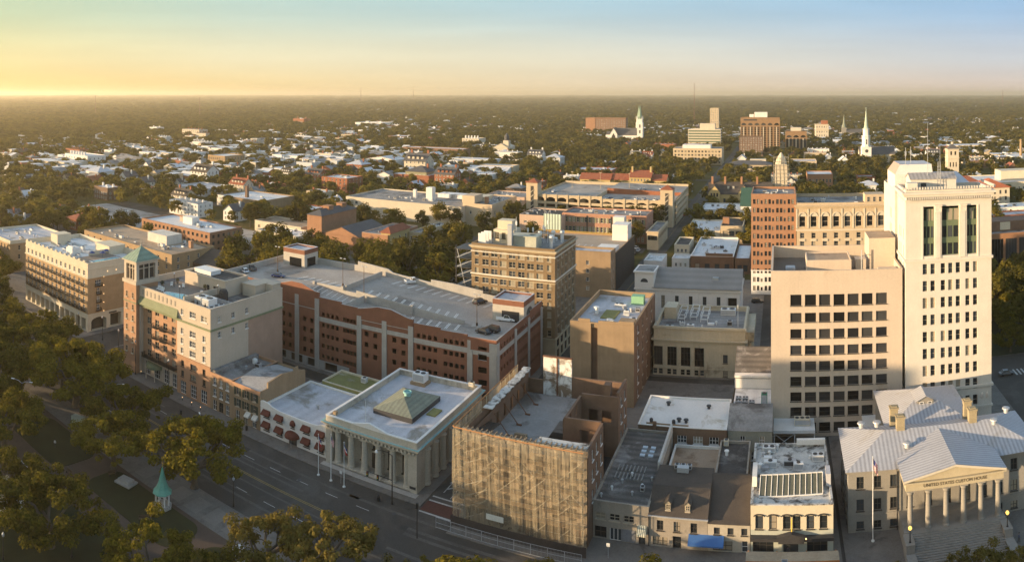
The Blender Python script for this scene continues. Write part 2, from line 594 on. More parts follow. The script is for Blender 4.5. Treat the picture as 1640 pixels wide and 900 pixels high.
MOSS_ROOF = mat('moss_green_roof', (0.20, 0.19, 0.07), 0.9, 0.2, 0.3, 3, stain=(0.28, 0.26, 0.2), stain_amt=0.2)
PEEL_ROOF = mat('peeling_white_roof', (0.50, 0.49, 0.46), 0.8, 0.2, 0.3, 3, stain=(0.09, 0.08, 0.07), stain_amt=0.45, stain_scale=0.45)
COPPER = mat('verdigris_copper', (0.19, 0.265, 0.20), 0.65, 0.18, 0.5, 3, streak=0.4, rib=('X', 7, 0.12))
GREEN_TRIM = mat('faded_green_trim', (0.20, 0.22, 0.125), 0.8, 0.15, 0.5, 3)
SHINGLE = mat('dark_brown_shingle', (0.075, 0.062, 0.052), 0.9, 0.25, 0.3, 5, bump=0.3)
SEAM = mat('pale_standing_seam_metal', (0.47, 0.48, 0.51), 0.55, 0.12, 0.15, 2, rib=('X', 9, 0.16))
SEAM_Y = mat('pale_standing_seam_metal_across', (0.47, 0.48, 0.51), 0.55, 0.12, 0.15, 2, rib=('Y', 9, 0.16))
RED_TILE = mat('red_clay_tile', (0.26, 0.085, 0.045), 0.85, 0.2, 0.4, 5)
MAROON = mat('maroon_awning_canvas', (0.115, 0.035, 0.025), 0.9, 0.12, 0.5, 3)
BLUE_CANVAS = mat('blue_awning_canvas', (0.05, 0.14, 0.36), 0.85, 0.1, 0.5, 3)
WATER = mat('pool_water', (0.10, 0.36, 0.46), 0.08, 0.06, 0.6, 3, spec=0.5)
TERRACE = mat('brown_terrace_paving', (0.23, 0.19, 0.155), 0.9, 0.15, 0.3, 4)
PAINT_WHITE = mat('white_road_paint', (0.42, 0.41, 0.39), 0.8, 0.3, 0.8, 5)
STALL = mat('white_stall_paint', (0.72, 0.70, 0.66), 0.8, 0.15, 0.8, 5)
PAINT_YELLOW = mat('yellow_road_paint', (0.30, 0.21, 0.06), 0.8, 0.3, 0.8, 5)
IRON = mat('black_wrought_iron', (0.02, 0.02, 0.022), 0.5, 0.1)
LAMP_ON = emit_mat('lit_lamp_glass', (0.9, 0.55, 0.12), 0.75)
LAMP_WARM = emit_mat('lit_wall_lamp', (1.0, 0.6, 0.25), 1.1)
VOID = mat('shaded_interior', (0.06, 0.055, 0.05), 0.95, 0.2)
FLAT = {}
def hip_roof(mb, x0, y0, x1, y1, z, h, ov=0.4, m=0, along=None):
 """Hip roof over the rectangle; ridge along the longer side."""
 x0, y0, x1, y1 = x0 - ov, y0 - ov, x1 + ov, y1 + ov
 w, d = x1 - x0, y1 - y0
 if (along or ('x' if w >= d else 'y')) == 'x':
  r = min(d / 2, w / 2 - 0.01)
  a, b = (x0 + r, (y0 + y1) / 2, z + h), (x1 - r, (y0 + y1) / 2, z + h)
  c = [(x0, y0, z), (x1, y0, z), (x1, y1, z), (x0, y1, z)]
  mb.face([c[0], c[1], b, a], m)
  mb.face([c[2], c[3], a, b], m)
  mb.face([c[3], c[0], a], m + 1 if m == 0 else m)
  mb.face([c[1], c[2], b], m + 1 if m == 0 else m)
 else:
  r = min(w / 2, d / 2 - 0.01)
  a, b = ((x0 + x1) / 2, y0 + r, z + h), ((x0 + x1) / 2, y1 - r, z + h)
  c = [(x0, y0, z), (x1, y0, z), (x1, y1, z), (x0, y1, z)]
  mb.face([c[1], c[2], b, a], m + 1 if m == 0 else m)
  mb.face([c[3], c[0], a, b], m + 1 if m == 0 else m)
  mb.face([c[0], c[1], a], m)
  mb.face([c[2], c[3], b], m)
 mb.face([c[3], c[2], c[1], c[0]], m)
def gable_roof(mb, x0, y0, x1, y1, z, h, ov=0.35, along='x', m=0, th=0.18, gm=None):
 """Two sloping slabs and the gable triangles (gm)."""
 if along == 'x':
  ym = (y0 + y1) / 2
  k = h / (ym - y0)
  ye = y0 - ov
  for sgn, e in ((1, y0 - ov), (-1, y1 + ov)):
   zz = z - ov * k
   P = [(x0 - ov, e, zz), (x1 + ov, e, zz), (x1 + ov, ym, z + h), (x0 - ov, ym, z + h)]
   Q = [(a, b, c + th) for a, b, c in P]
   mb.face(Q if sgn > 0 else Q[::-1], m)
   mb.face(P[::-1] if sgn > 0 else P, m)
   for i in range(4):
    j = (i + 1) % 4
    mb.face([P[i], P[j], Q[j], Q[i]], m)
  if gm is not None:
   for x in (x0, x1):
    mb.face([(x, y0, z), (x, y1, z), (x, ym, z + h)], gm)
 else:
  xm = (x0 + x1) / 2
  k = h / (xm - x0)
  for sgn, e in ((1, x0 - ov), (-1, x1 + ov)):
   zz = z - ov * k
   P = [(e, y0 - ov, zz), (xm, y0 - ov, z + h), (xm, y1 + ov, z + h), (e, y1 + ov, zz)]
   Q = [(a, b, c + th) for a, b, c in P]
   mb.face(Q if sgn > 0 else Q[::-1], m)
   mb.face(P[::-1] if sgn > 0 else P, m)
   for i in range(4):
    j = (i + 1) % 4
    mb.face([P[i], P[j], Q[j], Q[i]], m)
  if gm is not None:
   for y in (y0, y1):
    mb.face([(x0, y, z), (x1, y, z), (xm, y, z + h)], gm)
BALC = {}
def balcony(parent, P, rz, w, d=0.9, h=1.0):
 k = (w, d, h)
 if k not in BALC:
  mb = MB()
  mb.box(-w / 2, -d, -0.12, w / 2, 0, 0)
  mb.box(-w / 2, -d, h - 0.06, w / 2, -d + 0.06, h)
  mb.box(-w / 2, -d + 0.06, h - 0.06, -w / 2 + 0.06, 0, h)
  mb.box(w / 2 - 0.06, -d + 0.06, h - 0.06, w / 2, 0, h)
  n = max(3, int(w / 0.16))
  for i in range(n + 1):
   x = -w / 2 + 0.03 + (w - 0.06) * i / n
   mb.box(x - 0.02, -d + 0.01, 0, x + 0.02, -d + 0.05, h - 0.06)
  for sx in (-1, 1):
   for q in range(1, max(2, int(d / 0.16))):
    y = -d + q * 0.16
    mb.box(sx * (w / 2 - 0.03) - 0.02, y - 0.02, 0, sx * (w / 2 - 0.03) + 0.02, y + 0.02, h - 0.06)
  BALC[k] = mb.mesh('balcony', IRON)
 return place(BALC[k], 'balcony', parent, P, rz)
def awning(parent, P, rz, w, d, h, m, name='awning', dome=False, valance=0.25):
 mb = MB()
 if not dome:
  a = [(-w / 2, 0, h), (w / 2, 0, h), (w / 2, -d, 0.0), (-w / 2, -d, 0.0)]
  mb.face([a[0], a[3], a[2], a[1]])
  mb.face([a[3], (a[3][0], -d, -valance), (a[2][0], -d, -valance), a[2]])
  mb.face([(-w / 2, 0, h), (-w / 2, 0, -valance), (-w / 2, -d, -valance), (-w / 2, -d, 0)])
  mb.face([(w / 2, 0, h), (w / 2, -d, 0), (w / 2, -d, -valance), (w / 2, 0, -valance)])
 else:
  n, k = 10, 4
  rows = []
  for j in range(k + 1):
   e = j / k * PI / 2
   rows.append([(w / 2 * math.cos(e) * math.cos(PI * i / n), -d * math.cos(e) * math.sin(PI * i / n), h * math.sin(e)) for i in range(n + 1)])
  rows.insert(0, [(x, y, -valance) for x, y, z in rows[0]])
  for r0, r1 in zip(rows, rows[1:]):
   for i in range(n):
    mb.face([r0[i + 1], r0[i], r1[i], r1[i + 1]])
 return mb.build(name, m, parent, P, rz)
def parking_lines(parent, x0, y0, n, dx, L, zf, along='x', name='parking_line', skew=0.0, pairs=True, w=0.13):
 """Painted stall lines, 4 mm above the deck."""
 for i in range(n):
  x = x0 + i * dx
  for q in ((-0.22, 0.22) if pairs else (0.0,)):
   mb = MB()
   a, b = x + q, x + q + skew
   mb.face([(a - w, y0, zf(a, y0) + 0.012), (a + w, y0, zf(a, y0) + 0.012), (b + w, y0 + L, zf(b, y0 + L) + 0.012), (b - w, y0 + L, zf(b, y0 + L) + 0.012)])
   mb.build(name, STALL, parent)
# == LEFT HOTEL: brown brick over a cream arcade
b = Bld('hotel_building', 'long brown brick hotel with cream arcade base and rooftop pool at far left', -240, 128.5, 44, 25, cat='hotel')
us = even(0.8, 43.2, 14)
for side, cols in (('F', us), ('R', [4.2])):
 for fl in range(4):
  z = 6.9 + fl * 2.75
  for i, u in enumerate(cols):
   wide = side == 'R' and fl == 3
   b.win(side, u, z, 2.4 if wide else 1.25, 2.0, fc='white', nx=3 if wide else 2, nz=2, sill=False)
   rz = SIDE_RZ[side]
   balcony(b.root, b.P(side, u, z - 0.02, 0.0), rz, 2.8 if wide else 1.9, 0.75, 0.9)
for u in us:
 b.win('F', u, 18.7, 1.3, 1.7, fc='white', nx=2, nz=2)
for i, u in enumerate(even(1, 43, 12)):
 b.op['F'].append((u - 1.35, 0.3, 2.7, 4.0, 1.8))
for (u0, w_, h_) in ((1.4, 6.2, 4.4), (9.2, 4.6, 4.6), (15.5, 6.0, 4.4)):
 b.op['R'].append((u0, 0.15, w_, h_, 1.8))
def mf(side, u, z):
 if z < 6.0 or z > 17.9:
  return 1
 if side == 'F' and (u < 0.7 or u > 43.3 or 13.0 < u < 14.0 or 28.7 < u < 29.7):
  return 2
 return 0
b.wall(23.0, [TAN_BRICK, CREAM, OLD_BRICK], mf, {'F': ((0.7, 13.0, 14.0, 28.7, 29.7, 43.3), (6.0, 17.9)), '*': ((), (6.0, 17.9))})
b.flat_roof(21.6, WHITE_ROOF, 1.4, 0.4, CREAM)
b.cornice(17.9, 0.35, 0.4, CREAM)
b.band(5.7, 0.15, 0.35, CREAM, 'belt_course')
b.band(20.9, 0.2, 0.3, CREAM, 'belt_course')
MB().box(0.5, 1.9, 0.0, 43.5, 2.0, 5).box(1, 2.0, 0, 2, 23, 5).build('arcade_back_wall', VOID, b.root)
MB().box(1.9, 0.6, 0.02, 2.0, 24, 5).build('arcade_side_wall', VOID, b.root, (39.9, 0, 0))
# arches of the side: curved heads under the lintel
for (u0, w_, h_) in ((1.4, 6.2, 4.4), (15.5, 6.0, 4.4)):
 mb = MB()
 n = 10
 pts = []
 for i in range(n + 1):
  a = PI * i / n
  pts.append((u0 + w_ / 2 - w_ / 2 * math.cos(a), 0.15 + h_ - 1.3 + 1.3 * math.sin(a)))
 for i in range(n):
  (ua, za), (ub, zb) = pts[i], pts[i + 1]
  zt = 0.15 + h_
  mb.face([(43.995, ua, za), (43.995, ub, zb), (43.995, ub, zt), (43.995, ua, zt)])
  mb.face([(43.995, ua, za), (43.5, ua, za), (43.5, ub, zb), (43.995, ub, zb)])
 mb.build('arch_head', CREAM, b.root)
for fl in range(5):
 for q, yy in enumerate((6.4,)):
  MB().lathe(0, 0, [(0.07, 0), (0.12, 0.12), (0.07, 0.25)], 8).build('wall_lamp', LAMP_WARM, b.root, (44.16, yy, 6.2 + fl * 2.9))
for k in range(5):
 MB().lathe(0, 0, [(0.08, 0), (0.12, 0.12), (0.08, 0.26)], 8).build('wall_lamp', LAMP_WARM, b.root, (44.14, 8 + k * 3.6, 19.4))
MB().box(0, 0, 0, 5, 6, 4.0).box(-0.15, -0.15, 4.0, 5.15, 6.15, 4.25).build('penthouse', CREAM, b.root, (4, 9, 21.6))
MB().box(0, 0, 0, 9, 7, 3.0).box(-0.15, -0.15, 3.0, 9.15, 7.15, 3.25).build('penthouse', CREAM, b.root, (24, 16.5, 21.6))
MB().box(0, 0, 0, 4.2, 3.6, 2.6).box(0.5, 0.4, 2.6, 3.6, 1.6, 3.1).build('penthouse', WHITE_WALL, b.root, (22, 5, 21.6))
MB().box(0, 0, 0, 0.4, 15, 2.2).box(0.4, 14.6, 0, 9, 15, 2.2).build('terrace_wall', CREAM, b.root, (31.5, 8.5, 21.6))
t_ = MB()
t_.box(32, 0.6, 21.61, 43.4, 16.4, 22.35)
t_.build('terrace_floor', TERRACE, b.root)
pl = MB().ring(-0.3, -0.3, 3.5, 11.3, 0.3, 0, 0.18).build('pool_rim', WHITE_WALL, b.root, (39.2, 4, 22.36))
wv_ = MB()
wv_.face([(0, 0, 0.1), (3.2, 0, 0.1), (3.2, 11, 0.1), (0, 11, 0.1)])
wv_.build('pool_water', WATER, pl)
roof_clutter(b, 5, 3, 28, 14, 21.6, 12, 3)
for k in range(3):
 MB().tube((0, 0, 0), (0, 0, 2.0), 0.05).lathe(0, 0, [(1.2, 1.7), (0.05, 2.25)], 10).build('pool_parasol', mat('navy_canvas', (0.04, 0.07, 0.2), 0.8), b.root, (34.5 + 2.2 * (k % 2), 8 + 3 * k, 22.35))
CREST = MB().box(0, -0.02, 0, 1.2, 0.5, 0.55).mesh('parapet_crest', CREAM)
for k in range(14):
 place(CREST, 'parapet_crest', b.root, (0.6 + k * 3.1, 0, 23.16))
MB().box(0, -0.12, 0, 3.2, -0.005, 0.5).build('sign_panel', DARK_METAL, b.root, (44.01, 8.6, 4.95), PI / 2)
# neighbour at far left: brown block with dormered blue-grey roof
b = Bld('brick_block', 'ochre brick block with pale cornice at the left edge beside the long hotel', -308, 141, 30, 30)
for z in (2, 6, 10):
 b.row('F', even(1, 29, 9), [z], 1.1, 2.1, fc='tan')
 b.row('R', even(2, 28, 5), [z], 1.1, 2.1, fc='tan')
b.wall(14.4, [TAN_BRICK, CREAM], lambda s_, u, z: 1 if z > 13 else 0, {'*': ((), (13.0,))})
b.flat_roof(13.6, BLUE_ROOF, 0.8, 0.3, CREAM)
b.cornice(13, 0.4, 0.6, CREAM)
roof_clutter(b, 2, 3, 28, 27, 13.6, 14, 9)
# == HOTEL WITH THE GREEN PYRAMID TOWER
b = Bld('hotel_building', 'pale stucco and orange brick hotel with green pyramid tower and rooftop pool', -164.5, 122.0, 35, 28, cat='hotel')
F0, F1 = 6.0, 22.0          # bounds of the set-back balcony front
W_, H_ = 1.25, 1.75
# right wing (front plane)
for fl, z in enumerate((11.0, 13.6, 16.2, 18.0, 21.3)):
 if fl == 3:
  continue
 b.win('F', 24.0, z, 1.0, 1.5, nx=2)
 b.win('F', 28.2, z, 2.3, 1.6, nx=3)
 b.win('F', 32.6, z, 1.1 if fl < 4 else 2.2, 1.5, nx=2)
for z in (4.9, 7.6):
 for u, w in ((24.2, 1.1), (28.4, 2.2), (32.6, 1.1)):
  b.win('F', u, z, w, 1.6, nx=2, fc='dark')
for u in (24.5, 28.6, 32.6):
 b.win('F', u, 0.5, 2.3, 3.3, nx=3, nz=3, fc='white', sill=False)
for u in (3.2, 8.2, 13.4):
 b.win('R', u, 21.2, 1.1, 1.5, nx=2)
 b.win('R', u, 17.2, 1.1, 1.5, nx=2)
def mf(side, u, z):
 if side == 'F':
  if u > 22.0 and z < 10.2:
   return 1
  return 0
 if side == 'R' and z < 19.4 and u > 14.0:
  return 2
 if side == 'R' and z < 9.5:
  return 0
 return 0
b.op['F'].append((F0, 0.0, F1 - F0, 21.6, 1.0))
b.wall(25.0, [PALE_STUCCO, ORANGE_BRICK, mat('rose_brown_stucco', (0.36, 0.245, 0.18), 0.9, 0.14, 0.3, 4, streak=0.3)], mf, {'F': ((6.0, 22.0, 34.98), (10.2,)), 'R': ((14.0,), (9.5, 19.4))})
b.flat_roof(23.3, GREY_ROOF, 1.7, 0.4, PALE_STUCCO)
# set-back balcony front
fb = Bld.__new__(Bld)
fb.root, fb.W, fb.D = b.root, 16.0, 1.0
fb.op = {'F': [], 'R': [], 'L': [], 'B': []}
fb.P = lambda side, u, z, d=0.0: (6.0 + u, 1.0 + d, z)
fb.L = lambda side: 16.0
for fl in range(5):
 z = 5.6 + fl * 3.05
 for k, u in enumerate(even(0.8, 15.2, 4)):
  fb.win('F', u, z, 1.7, 1.9, nx=2, nz=2, fc='tan', sill=False)
  if (fl in (2, 3) and k in (1, 2)):
   balcony(b.root, (6.0 + u, 1.0, z - 0.05), 0, 2.6, 1.3, 1.0)
  if fl == 0:
   balcony(b.root, (6.0 + u, 1.0, z - 0.05), 0, 3.3, 1.5, 1.1)
for k, u in enumerate((2.0, 6.2, 10.4, 14.0)):
 fb.win('F', u, 0.3, 2.3, 3.6, nx=3, nz=3, fc='white', sill=False)
fb.wall(21.6, [ORANGE_BRICK, PALE_STUCCO], lambda s_, u, z: 1 if z < 4.6 else 0, {'F': ((), (4.6,))}, sides='F', name='balcony_wall')
# green skirt canopy over the balcony front
mb = MB()
mb.face([(5.4, -0.7, 20.3), (22.6, -0.7, 20.3), (22.2, 0.05, 22.4), (5.8, 0.05, 22.4)])
mb.face([(5.4, -0.7, 20.1), (5.4, 2.3, 20.1), (22.6, 2.3, 20.1), (22.6, -0.7, 20.1)])
mb.face([(5.4, -0.7, 20.1), (22.6, -0.7, 20.1), (22.6, -0.7, 20.3), (5.4, -0.7, 20.3)])
mb.face([(22.6, -0.7, 20.1), (22.6, 0.05, 20.1), (22.2, 0.05, 22.4), (22.6, -0.7, 20.3)])
mb.build('green_canopy_roof', GREEN_TRIM, b.root)
SLOT = MB().box(0, -0.06, 22.9, 0.6, -0.003, 24.3).mesh('slot_ornament', mat('grey_slot_stucco', (0.33, 0.29, 0.24), 0.9))
for k in range(9):
 place(SLOT, 'slot_ornament', b.root, (6.8 + k * 1.75, 0, 0))
b.band(19.4, 0.22, 0.5, GREEN_TRIM, 'green_band')
MB().box(22.2, -0.35, 10.1, 35.2, 0.0, 10.45).build('ledge', ORANGE_BRICK, b.root)
# entrance canopy
mb = MB()
n = 14
top = [(8.2 + 3.2 * (1 - math.cos(PI * i / n)), 2.2 - 3.6 * math.sin(PI * i / n)) for i in range(n + 1)]
mb.prism(top, 3.3, 4.2)
mb.build('entrance_canopy', GREEN_TRIM, b.root)
for sx in (9.6, 13.4):
 MB().tube((sx, -0.9, 0), (sx, -0.9, 3.3), 0.15, n=8).build('canopy_post', PALE_STUCCO, b.root)
# corner tower
tw = MB().box(0, 0, 0, 6.0, 8.0, 25.6)
tower_wall = tw.build('tower_shaft', [ORANGE_BRICK], b.root, (-0.6, -1.2, 0))
for z in (5.5, 8.6, 11.7, 14.8, 17.9, 21.3):
 for u in (1.5, 4.4):
  put_window(b.root, (-0.6 + u, -1.2, z), 0, 0.9, 1.6, nx=1, fc='tan')
mb = MB().ring(-0.9, -1.5, 5.7, 7.1, 0.32, 25.3, 26.3)
mb.build('tower_ledge', PALE_STUCCO, b.root)
MB().ring(-0.7, -1.3, 5.5, 6.9, 0.12, 19.9, 20.2).build('tower_band', GREEN_TRIM, b.root)
mb = MB()
zb, zt = 26.0, 32.0
x0, y0, x1, y1 = -0.5, -1.1, 5.4, 6.8
for (cx, cy_) in ((x0, y0), (x1 - 1.0, y0), (x0, y1 - 1.0), (x1 - 1.0, y1 - 1.0)):
 mb.box(cx, cy_, zb, cx + 1.0, cy_ + 1.0, zt)
mb.box(x0 + 1, y0, 30.9, x1 - 1, y0 + 1, zt).box(x0 + 1, y0, zb, x1 - 1, y0 + 1, 26.5)
mb.box(x1 - 1, y0 + 1, 30.9, x1, y1 - 1, zt).box(x1 - 1, y0 + 1, zb, x1, y1 - 1, 26.5)
mb.box(x0, y0 + 1, 30.9, x0 + 1, y1 - 1, zt).box(x0, y0 + 1, zb, x0 + 1, y1 - 1, 26.5)
mb.box(x0 + 1.2, y0 + 1.2, zb, x1 - 1.2, y1 - 1.2, zt - 0.1)
mb.build('belfry', PALE_STUCCO, b.root)
mb = MB()
for k in range(1, 3):
 xx = x0 + 1 + (x1 - x0 - 2) * k / 3
 mb.box(xx - 0.14, y0 + 0.3, 26.5, xx + 0.14, y0 + 0.6, 30.9)
 yy = y0 + 1 + (y1 - y0 - 2) * k / 3
 mb.box(x1 - 0.6, yy - 0.14, 26.5, x1 - 0.3, yy + 0.14, 30.9)
mb.box(x0 + 1, y0 + 0.32, 29.6, x1 - 1, y0 + 0.58, 29.8)
mb.box(x1 - 0.58, y0 + 1, 29.6, x1 - 0.32, y1 - 1, 29.8)
mb.build('belfry_mullions', PALE_STUCCO, b.root)
MB().box(x0 + 1.0, y0 + 0.9, 26.5, x1 - 0.9, y1 - 1.0, 30.9).build('belfry_louvre', VOID, b.root)
mb = MB()
ap = ((x0 + x1) / 2, (y0 + y1) / 2, 35.6)
c_ = [(x0 - 0.5, y0 - 0.5, zt), (x1 + 0.5, y0 - 0.5, zt), (x1 + 0.5, y1 + 0.5, zt), (x0 - 0.5, y1 + 0.5, zt)]
for i in range(4):
 mb.face([c_[i], c_[(i + 1) % 4], ap])
mb.face(c_[::-1])
tr_ = mb.build('tower_roof', COPPER, b.root)
MB().tube(ap, (ap[0], ap[1], 38), 0.09, 0.03).lathe(ap[0], ap[1], [(0.05, 35.4), (0.35, 35.7), (0.05, 36.1)], 8).build('finial', CREAM, tr_)
MB().ring(x0 - 0.52, y0 - 0.52, x1 + 0.52, y1 + 0.52, 0.3, zt - 0.25, zt - 0.003).build('tower_eave', PALE_STUCCO, b.root)
# roof terrace, pool, penthouses, machines
t_ = MB()
t_.box(6.5, 0.9, 23.31, 23.99, 14, 24.3)
t_.build('terrace_floor', TERRACE, b.root)
rim = MB().prism([(15.2, 1.6), (22.8, 1.6), (22.8, 5.6), (18.0, 5.6), (13.2, 3.8), (13.2, 2.4)], 24.31, 24.46).build('pool_rim', WHITE_WALL, b.root)
MB().prism([(15.4, 1.9), (22.5, 1.9), (22.5, 5.3), (18.1, 5.3), (13.6, 3.6), (13.6, 2.6)], 24.4, 24.47).build('pool_water', WATER, rim)
MB().box(0, 0, 0, 0.35, 13.5, 1.7).build('screen_wall', PALE_STUCCO, b.root, (24.0, 0.45, 24.3))
ph = MB().box(0, 0, 0, 17, 9, 4.2).ring(-0.15, -0.15, 17.15, 9.15, 0.5, 4.2, 4.7).build('penthouse', PALE_STUCCO, b.root, (9, 14.2, 23.3))
mb = MB()
mb.face([(0.5, 0.5, 4.26), (16.5, 0.5, 4.26), (16.5, 8.5, 4.26), (0.5, 8.5, 4.26)])
mb.build('penthouse_roof', BLACK_ROOF, ph)
MB().box(2, 2, 4.27, 9, 6, 5.3).box(1.9, 1.9, 5.3, 9.1, 6.1, 5.45).build('skylight_box', WHITE_METAL, ph)
MB().box(12.2, -0.05, 0.1, 14.6, -0.003, 2.4).build('door', G_BLACK, ph)
MB().box(9.5, -0.05, 0.1, 10.5, -0.003, 2.3).build('door', G_BLACK, ph)
MB().box(0, 0, 0, 5, 5, 3.2).box(-0.2, -0.2, 3.2, 5.2, 5.2, 3.45).build('stair_house', PALE_STUCCO, b.root, (27, 20, 23.3))
MB().box(0, 0, 0, 6.2, 3.4, 3.1).box(-0.1, -0.1, 3.1, 6.3, 3.5, 3.3).build('lift_house', PALE_STUCCO, b.root, (28.4, 24.2, 23.3))
for k in range(2):
 u_ = ac_unit(b.root, 27.3 + 3.0 * k, 4.2, 23.3, 2.4, 3.2, 2.9, WHITE_METAL, 1)
 mb = MB()
 mb.face([(-0.5, -1.66, 0.7), (0.5, -1.66, 0.7), (0.0, -1.66, 2.1)])
 mb.build('chevron_grille', DARK_METAL, u_)
for k in range(3):
 ac_unit(b.root, 32.2, 3.0 + k * 1.8, 23.3, 1.5, 1.3, 1.2, WHITE_METAL, 1)
mb = MB()
for k in range(9):
 mb.box(25 + k * 1.05, 8.6, 23.3, 25.9 + k * 1.05, 8.75, 25.0)
mb.build('louvre_screen', GREY_METAL, b.root)
MB().lathe(0, 0, [(1.3, 0), (1.3, 2.6), (0.9, 3.3)], 10).build('cooling_tower', BLACK_ROOF, b.root, (28, 11.5, 23.3))
DECKCHAIR = MB().box(-0.35, -0.9, 0.25, 0.35, 0.5, 0.35).box(-0.35, 0.5, 0.33, 0.35, 1.1, 0.85).box(-0.3, -0.8, 0, -0.22, 0.4, 0.25).box(0.22, -0.8, 0, 0.3, 0.4, 0.25).mesh('lounger', WHITE_WALL)
for k, (x, y) in enumerate(((9.5, 3.6), (10.7, 3.5), (11.9, 3.3), (9, 9), (12.5, 10.5), (21.5, 9.5))):
 o = place(DECKCHAIR, 'sun_lounger', None, (-164.5 + x, 122 + y, 24.3), 0.5 + 0.1 * k)
 tag(o, ('white sun lounger in the trio beside the hot tub on the tower hotel terrace' if k < 3 else 'white sun lounger standing alone on the tower hotel roof terrace'), 'sun lounger', 'sun loungers on the hotel roof terrace')
for k, (x, y) in enumerate(((8.6, 11.6), (19.2, 12.8), (23.2, 1.6), (8.0, 6.4))):
 r_ = thing('potted_shrub', 'potted green shrub on the rooftop terrace of the tower hotel', 'plant', (-164.5 + x, 122 + y, 24.3), 0, 'potted shrubs on the hotel terrace')
 MB().lathe(0, 0, [(0.25, 0), (0.38, 0.6)], 8).build('pot', TERRACE, r_)
 POTS = globals().setdefault('POTS', [])
 POTS.append(r_)
for k, (x, y) in enumerate(((21.8, 1.1), (28.0, 9.4), (10.4, 8.8))):
 r_ = thing('terrace_lamp', 'black globe lamp post on the tower hotel roof terrace', 'lamp', (-164.5 + x, 122 + y, 24.3), 0, 'lamp posts on the hotel terrace')
 MB().tube((0, 0, 0), (0, 0, 3.6), 0.07).build('post', IRON, r_)
 MB().lathe(0, 0, [(0.1, 3.6), (0.26, 3.8), (0.1, 4.05)], 8).build('globe', WHITE_METAL, r_)
# == THREE-STOREY BRICK ROW
def row_house(x, w, h, label, roofm, shut, seed):
 b = Bld('row_building', label, x, 122.0, w, 17.0, group=None)
 us = even(0.5, w - 0.5, 3)
 for z in (3.6, 6.4):
  for u in us:
   b.win('F', u, z, 1.15, 1.9, fc='white' if not shut else 'tan', nx=2)
   if shut and z < 6.5:
    for sx in (-1, 1):
     MB().box(-0.28, -0.07, 0, 0.28, -0.004, 1.9).build('shutter', GREEN_DARK, b.root, (u + sx * 0.9, 0, z))
 for k, u in enumerate(us):
  b.win('F', u, 0.15, 1.3 if k != 1 else 1.5, 2.5, fc='white' if k != 1 else 'dark', nx=2, sill=False, name='window' if k != 1 else 'door')
 b.wall(h, [OLD_BRICK, ORANGE_BRICK], lambda s_, u, z: 1 if (s_ == 'F' and z > h - 1.1) else 0, {'F': ((), (h - 1.1,))})  # orange strip atop the front stands for low sunlight
 return b
GREEN_DARK = mat('dark_green_shutter_paint', (0.05, 0.06, 0.045), 0.7)
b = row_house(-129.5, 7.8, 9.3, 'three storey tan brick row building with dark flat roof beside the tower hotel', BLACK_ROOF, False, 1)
b.flat_roof(8.6, GREY_ROOF, 0.6, 0.3, ORANGE_BRICK)
MB().box(0.3, 0.3, 8.61, 1.5, 16.5, 9.9).build('sloping_skirt', GREY_ROOF, b.root)
roof_vent(b.root, 4, 9, 8.6)
ac_unit(b.root, 5.5, 12, 8.6)
MB().lathe(0, 0, [(0.7, 0), (0.7, 1.0), (0.2, 1.3)], 10).build('roof_tank', WHITE_METAL, b.root, (2.8, 13.6, 8.6))
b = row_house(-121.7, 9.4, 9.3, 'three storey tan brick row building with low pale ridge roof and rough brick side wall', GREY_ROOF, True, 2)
mb = MB()
mb.face([(0.05, 0.3, 8.9), (9.0, 0.3, 8.9), (9.0, 8, 10.2), (0.05, 8, 10.2)])
mb.face([(0.05, 8, 10.2), (9.0, 8, 10.2), (9.0, 16.9, 8.7), (0.05, 16.9, 8.7)])
mb.build('roof', mat('patched_pale_roof', (0.34, 0.33, 0.32), 0.85, 0.2, 0.15, 2, stain=(0.18, 0.17, 0.165), stain_amt=0.3), b.root)
mb = MB()
prof = [(2.8, 9.25), (2.8, 10.6), (8, 11.2), (12.6, 10.5), (12.6, 11.3), (14.2, 11.3), (14.2, 10.2), (16.9, 9.6), (16.9, 9.2), (0.3, 9.2)]
mb.face([(9.402, y, z) for y, z in prof])
mb.face([(9.0, y, z) for y, z in prof][::-1])
for i in range(len(prof)):
 a, c = prof[i], prof[(i + 1) % len(prof)]
 mb.face([(9.402, a[0], a[1]), (9.0, a[0], a[1]), (9.0, c[0], c[1]), (9.402, c[0], c[1])])
mb.build('gable_parapet', OLD_BRICK, b.root)
for u in (5.6, 8.0):
 awning(b.root, (u, 0, 2.6), 0, 1.5, 1.0, 0.8, mat('pale_canvas', (0.55, 0.52, 0.46), 0.9))
# == WHITE BUILDING WITH MAROON AWNINGS
b = Bld('awning_building', 'white two storey building with maroon awnings and stepped parapet between brick row and columned bank', -112.2, 122.0, 20.0, 19.0)
top_us = [2.0, 6.0, 10.0, 14.0, 18.0]
for k, u in enumerate(top_us):
 sm = k == 2
 b.win('F', u, 3.9, 1.0 if sm else 1.7, 1.0 if sm else 1.3, fc='dark', nx=2)
 awning(b.root, (u, 0, 4.9), 0, 1.5 if sm else 2.3, 0.8 if sm else 1.0, 0.8, MAROON, dome=sm)
 if k != 2:
  b.win('F', u, 0.9, 1.7, 1.3, fc='dark', nx=2)
  awning(b.root, (u, 0, 2.1), 0, 2.3, 1.0, 0.85, MAROON)
b.win('F', 10.0, 0.1, 2.4, 2.2, fc='dark', nx=3, sill=False, name='door')
awning(b.root, (10.0, 0, 2.3), 0, 4.0, 1.8, 1.0, MAROON, dome=True)
b.wall(6.0, [WHITE_WALL])
b.flat_roof(5.8, BLUE_ROOF, 0.25, 0.35, WHITE_WALL)
mb = MB()
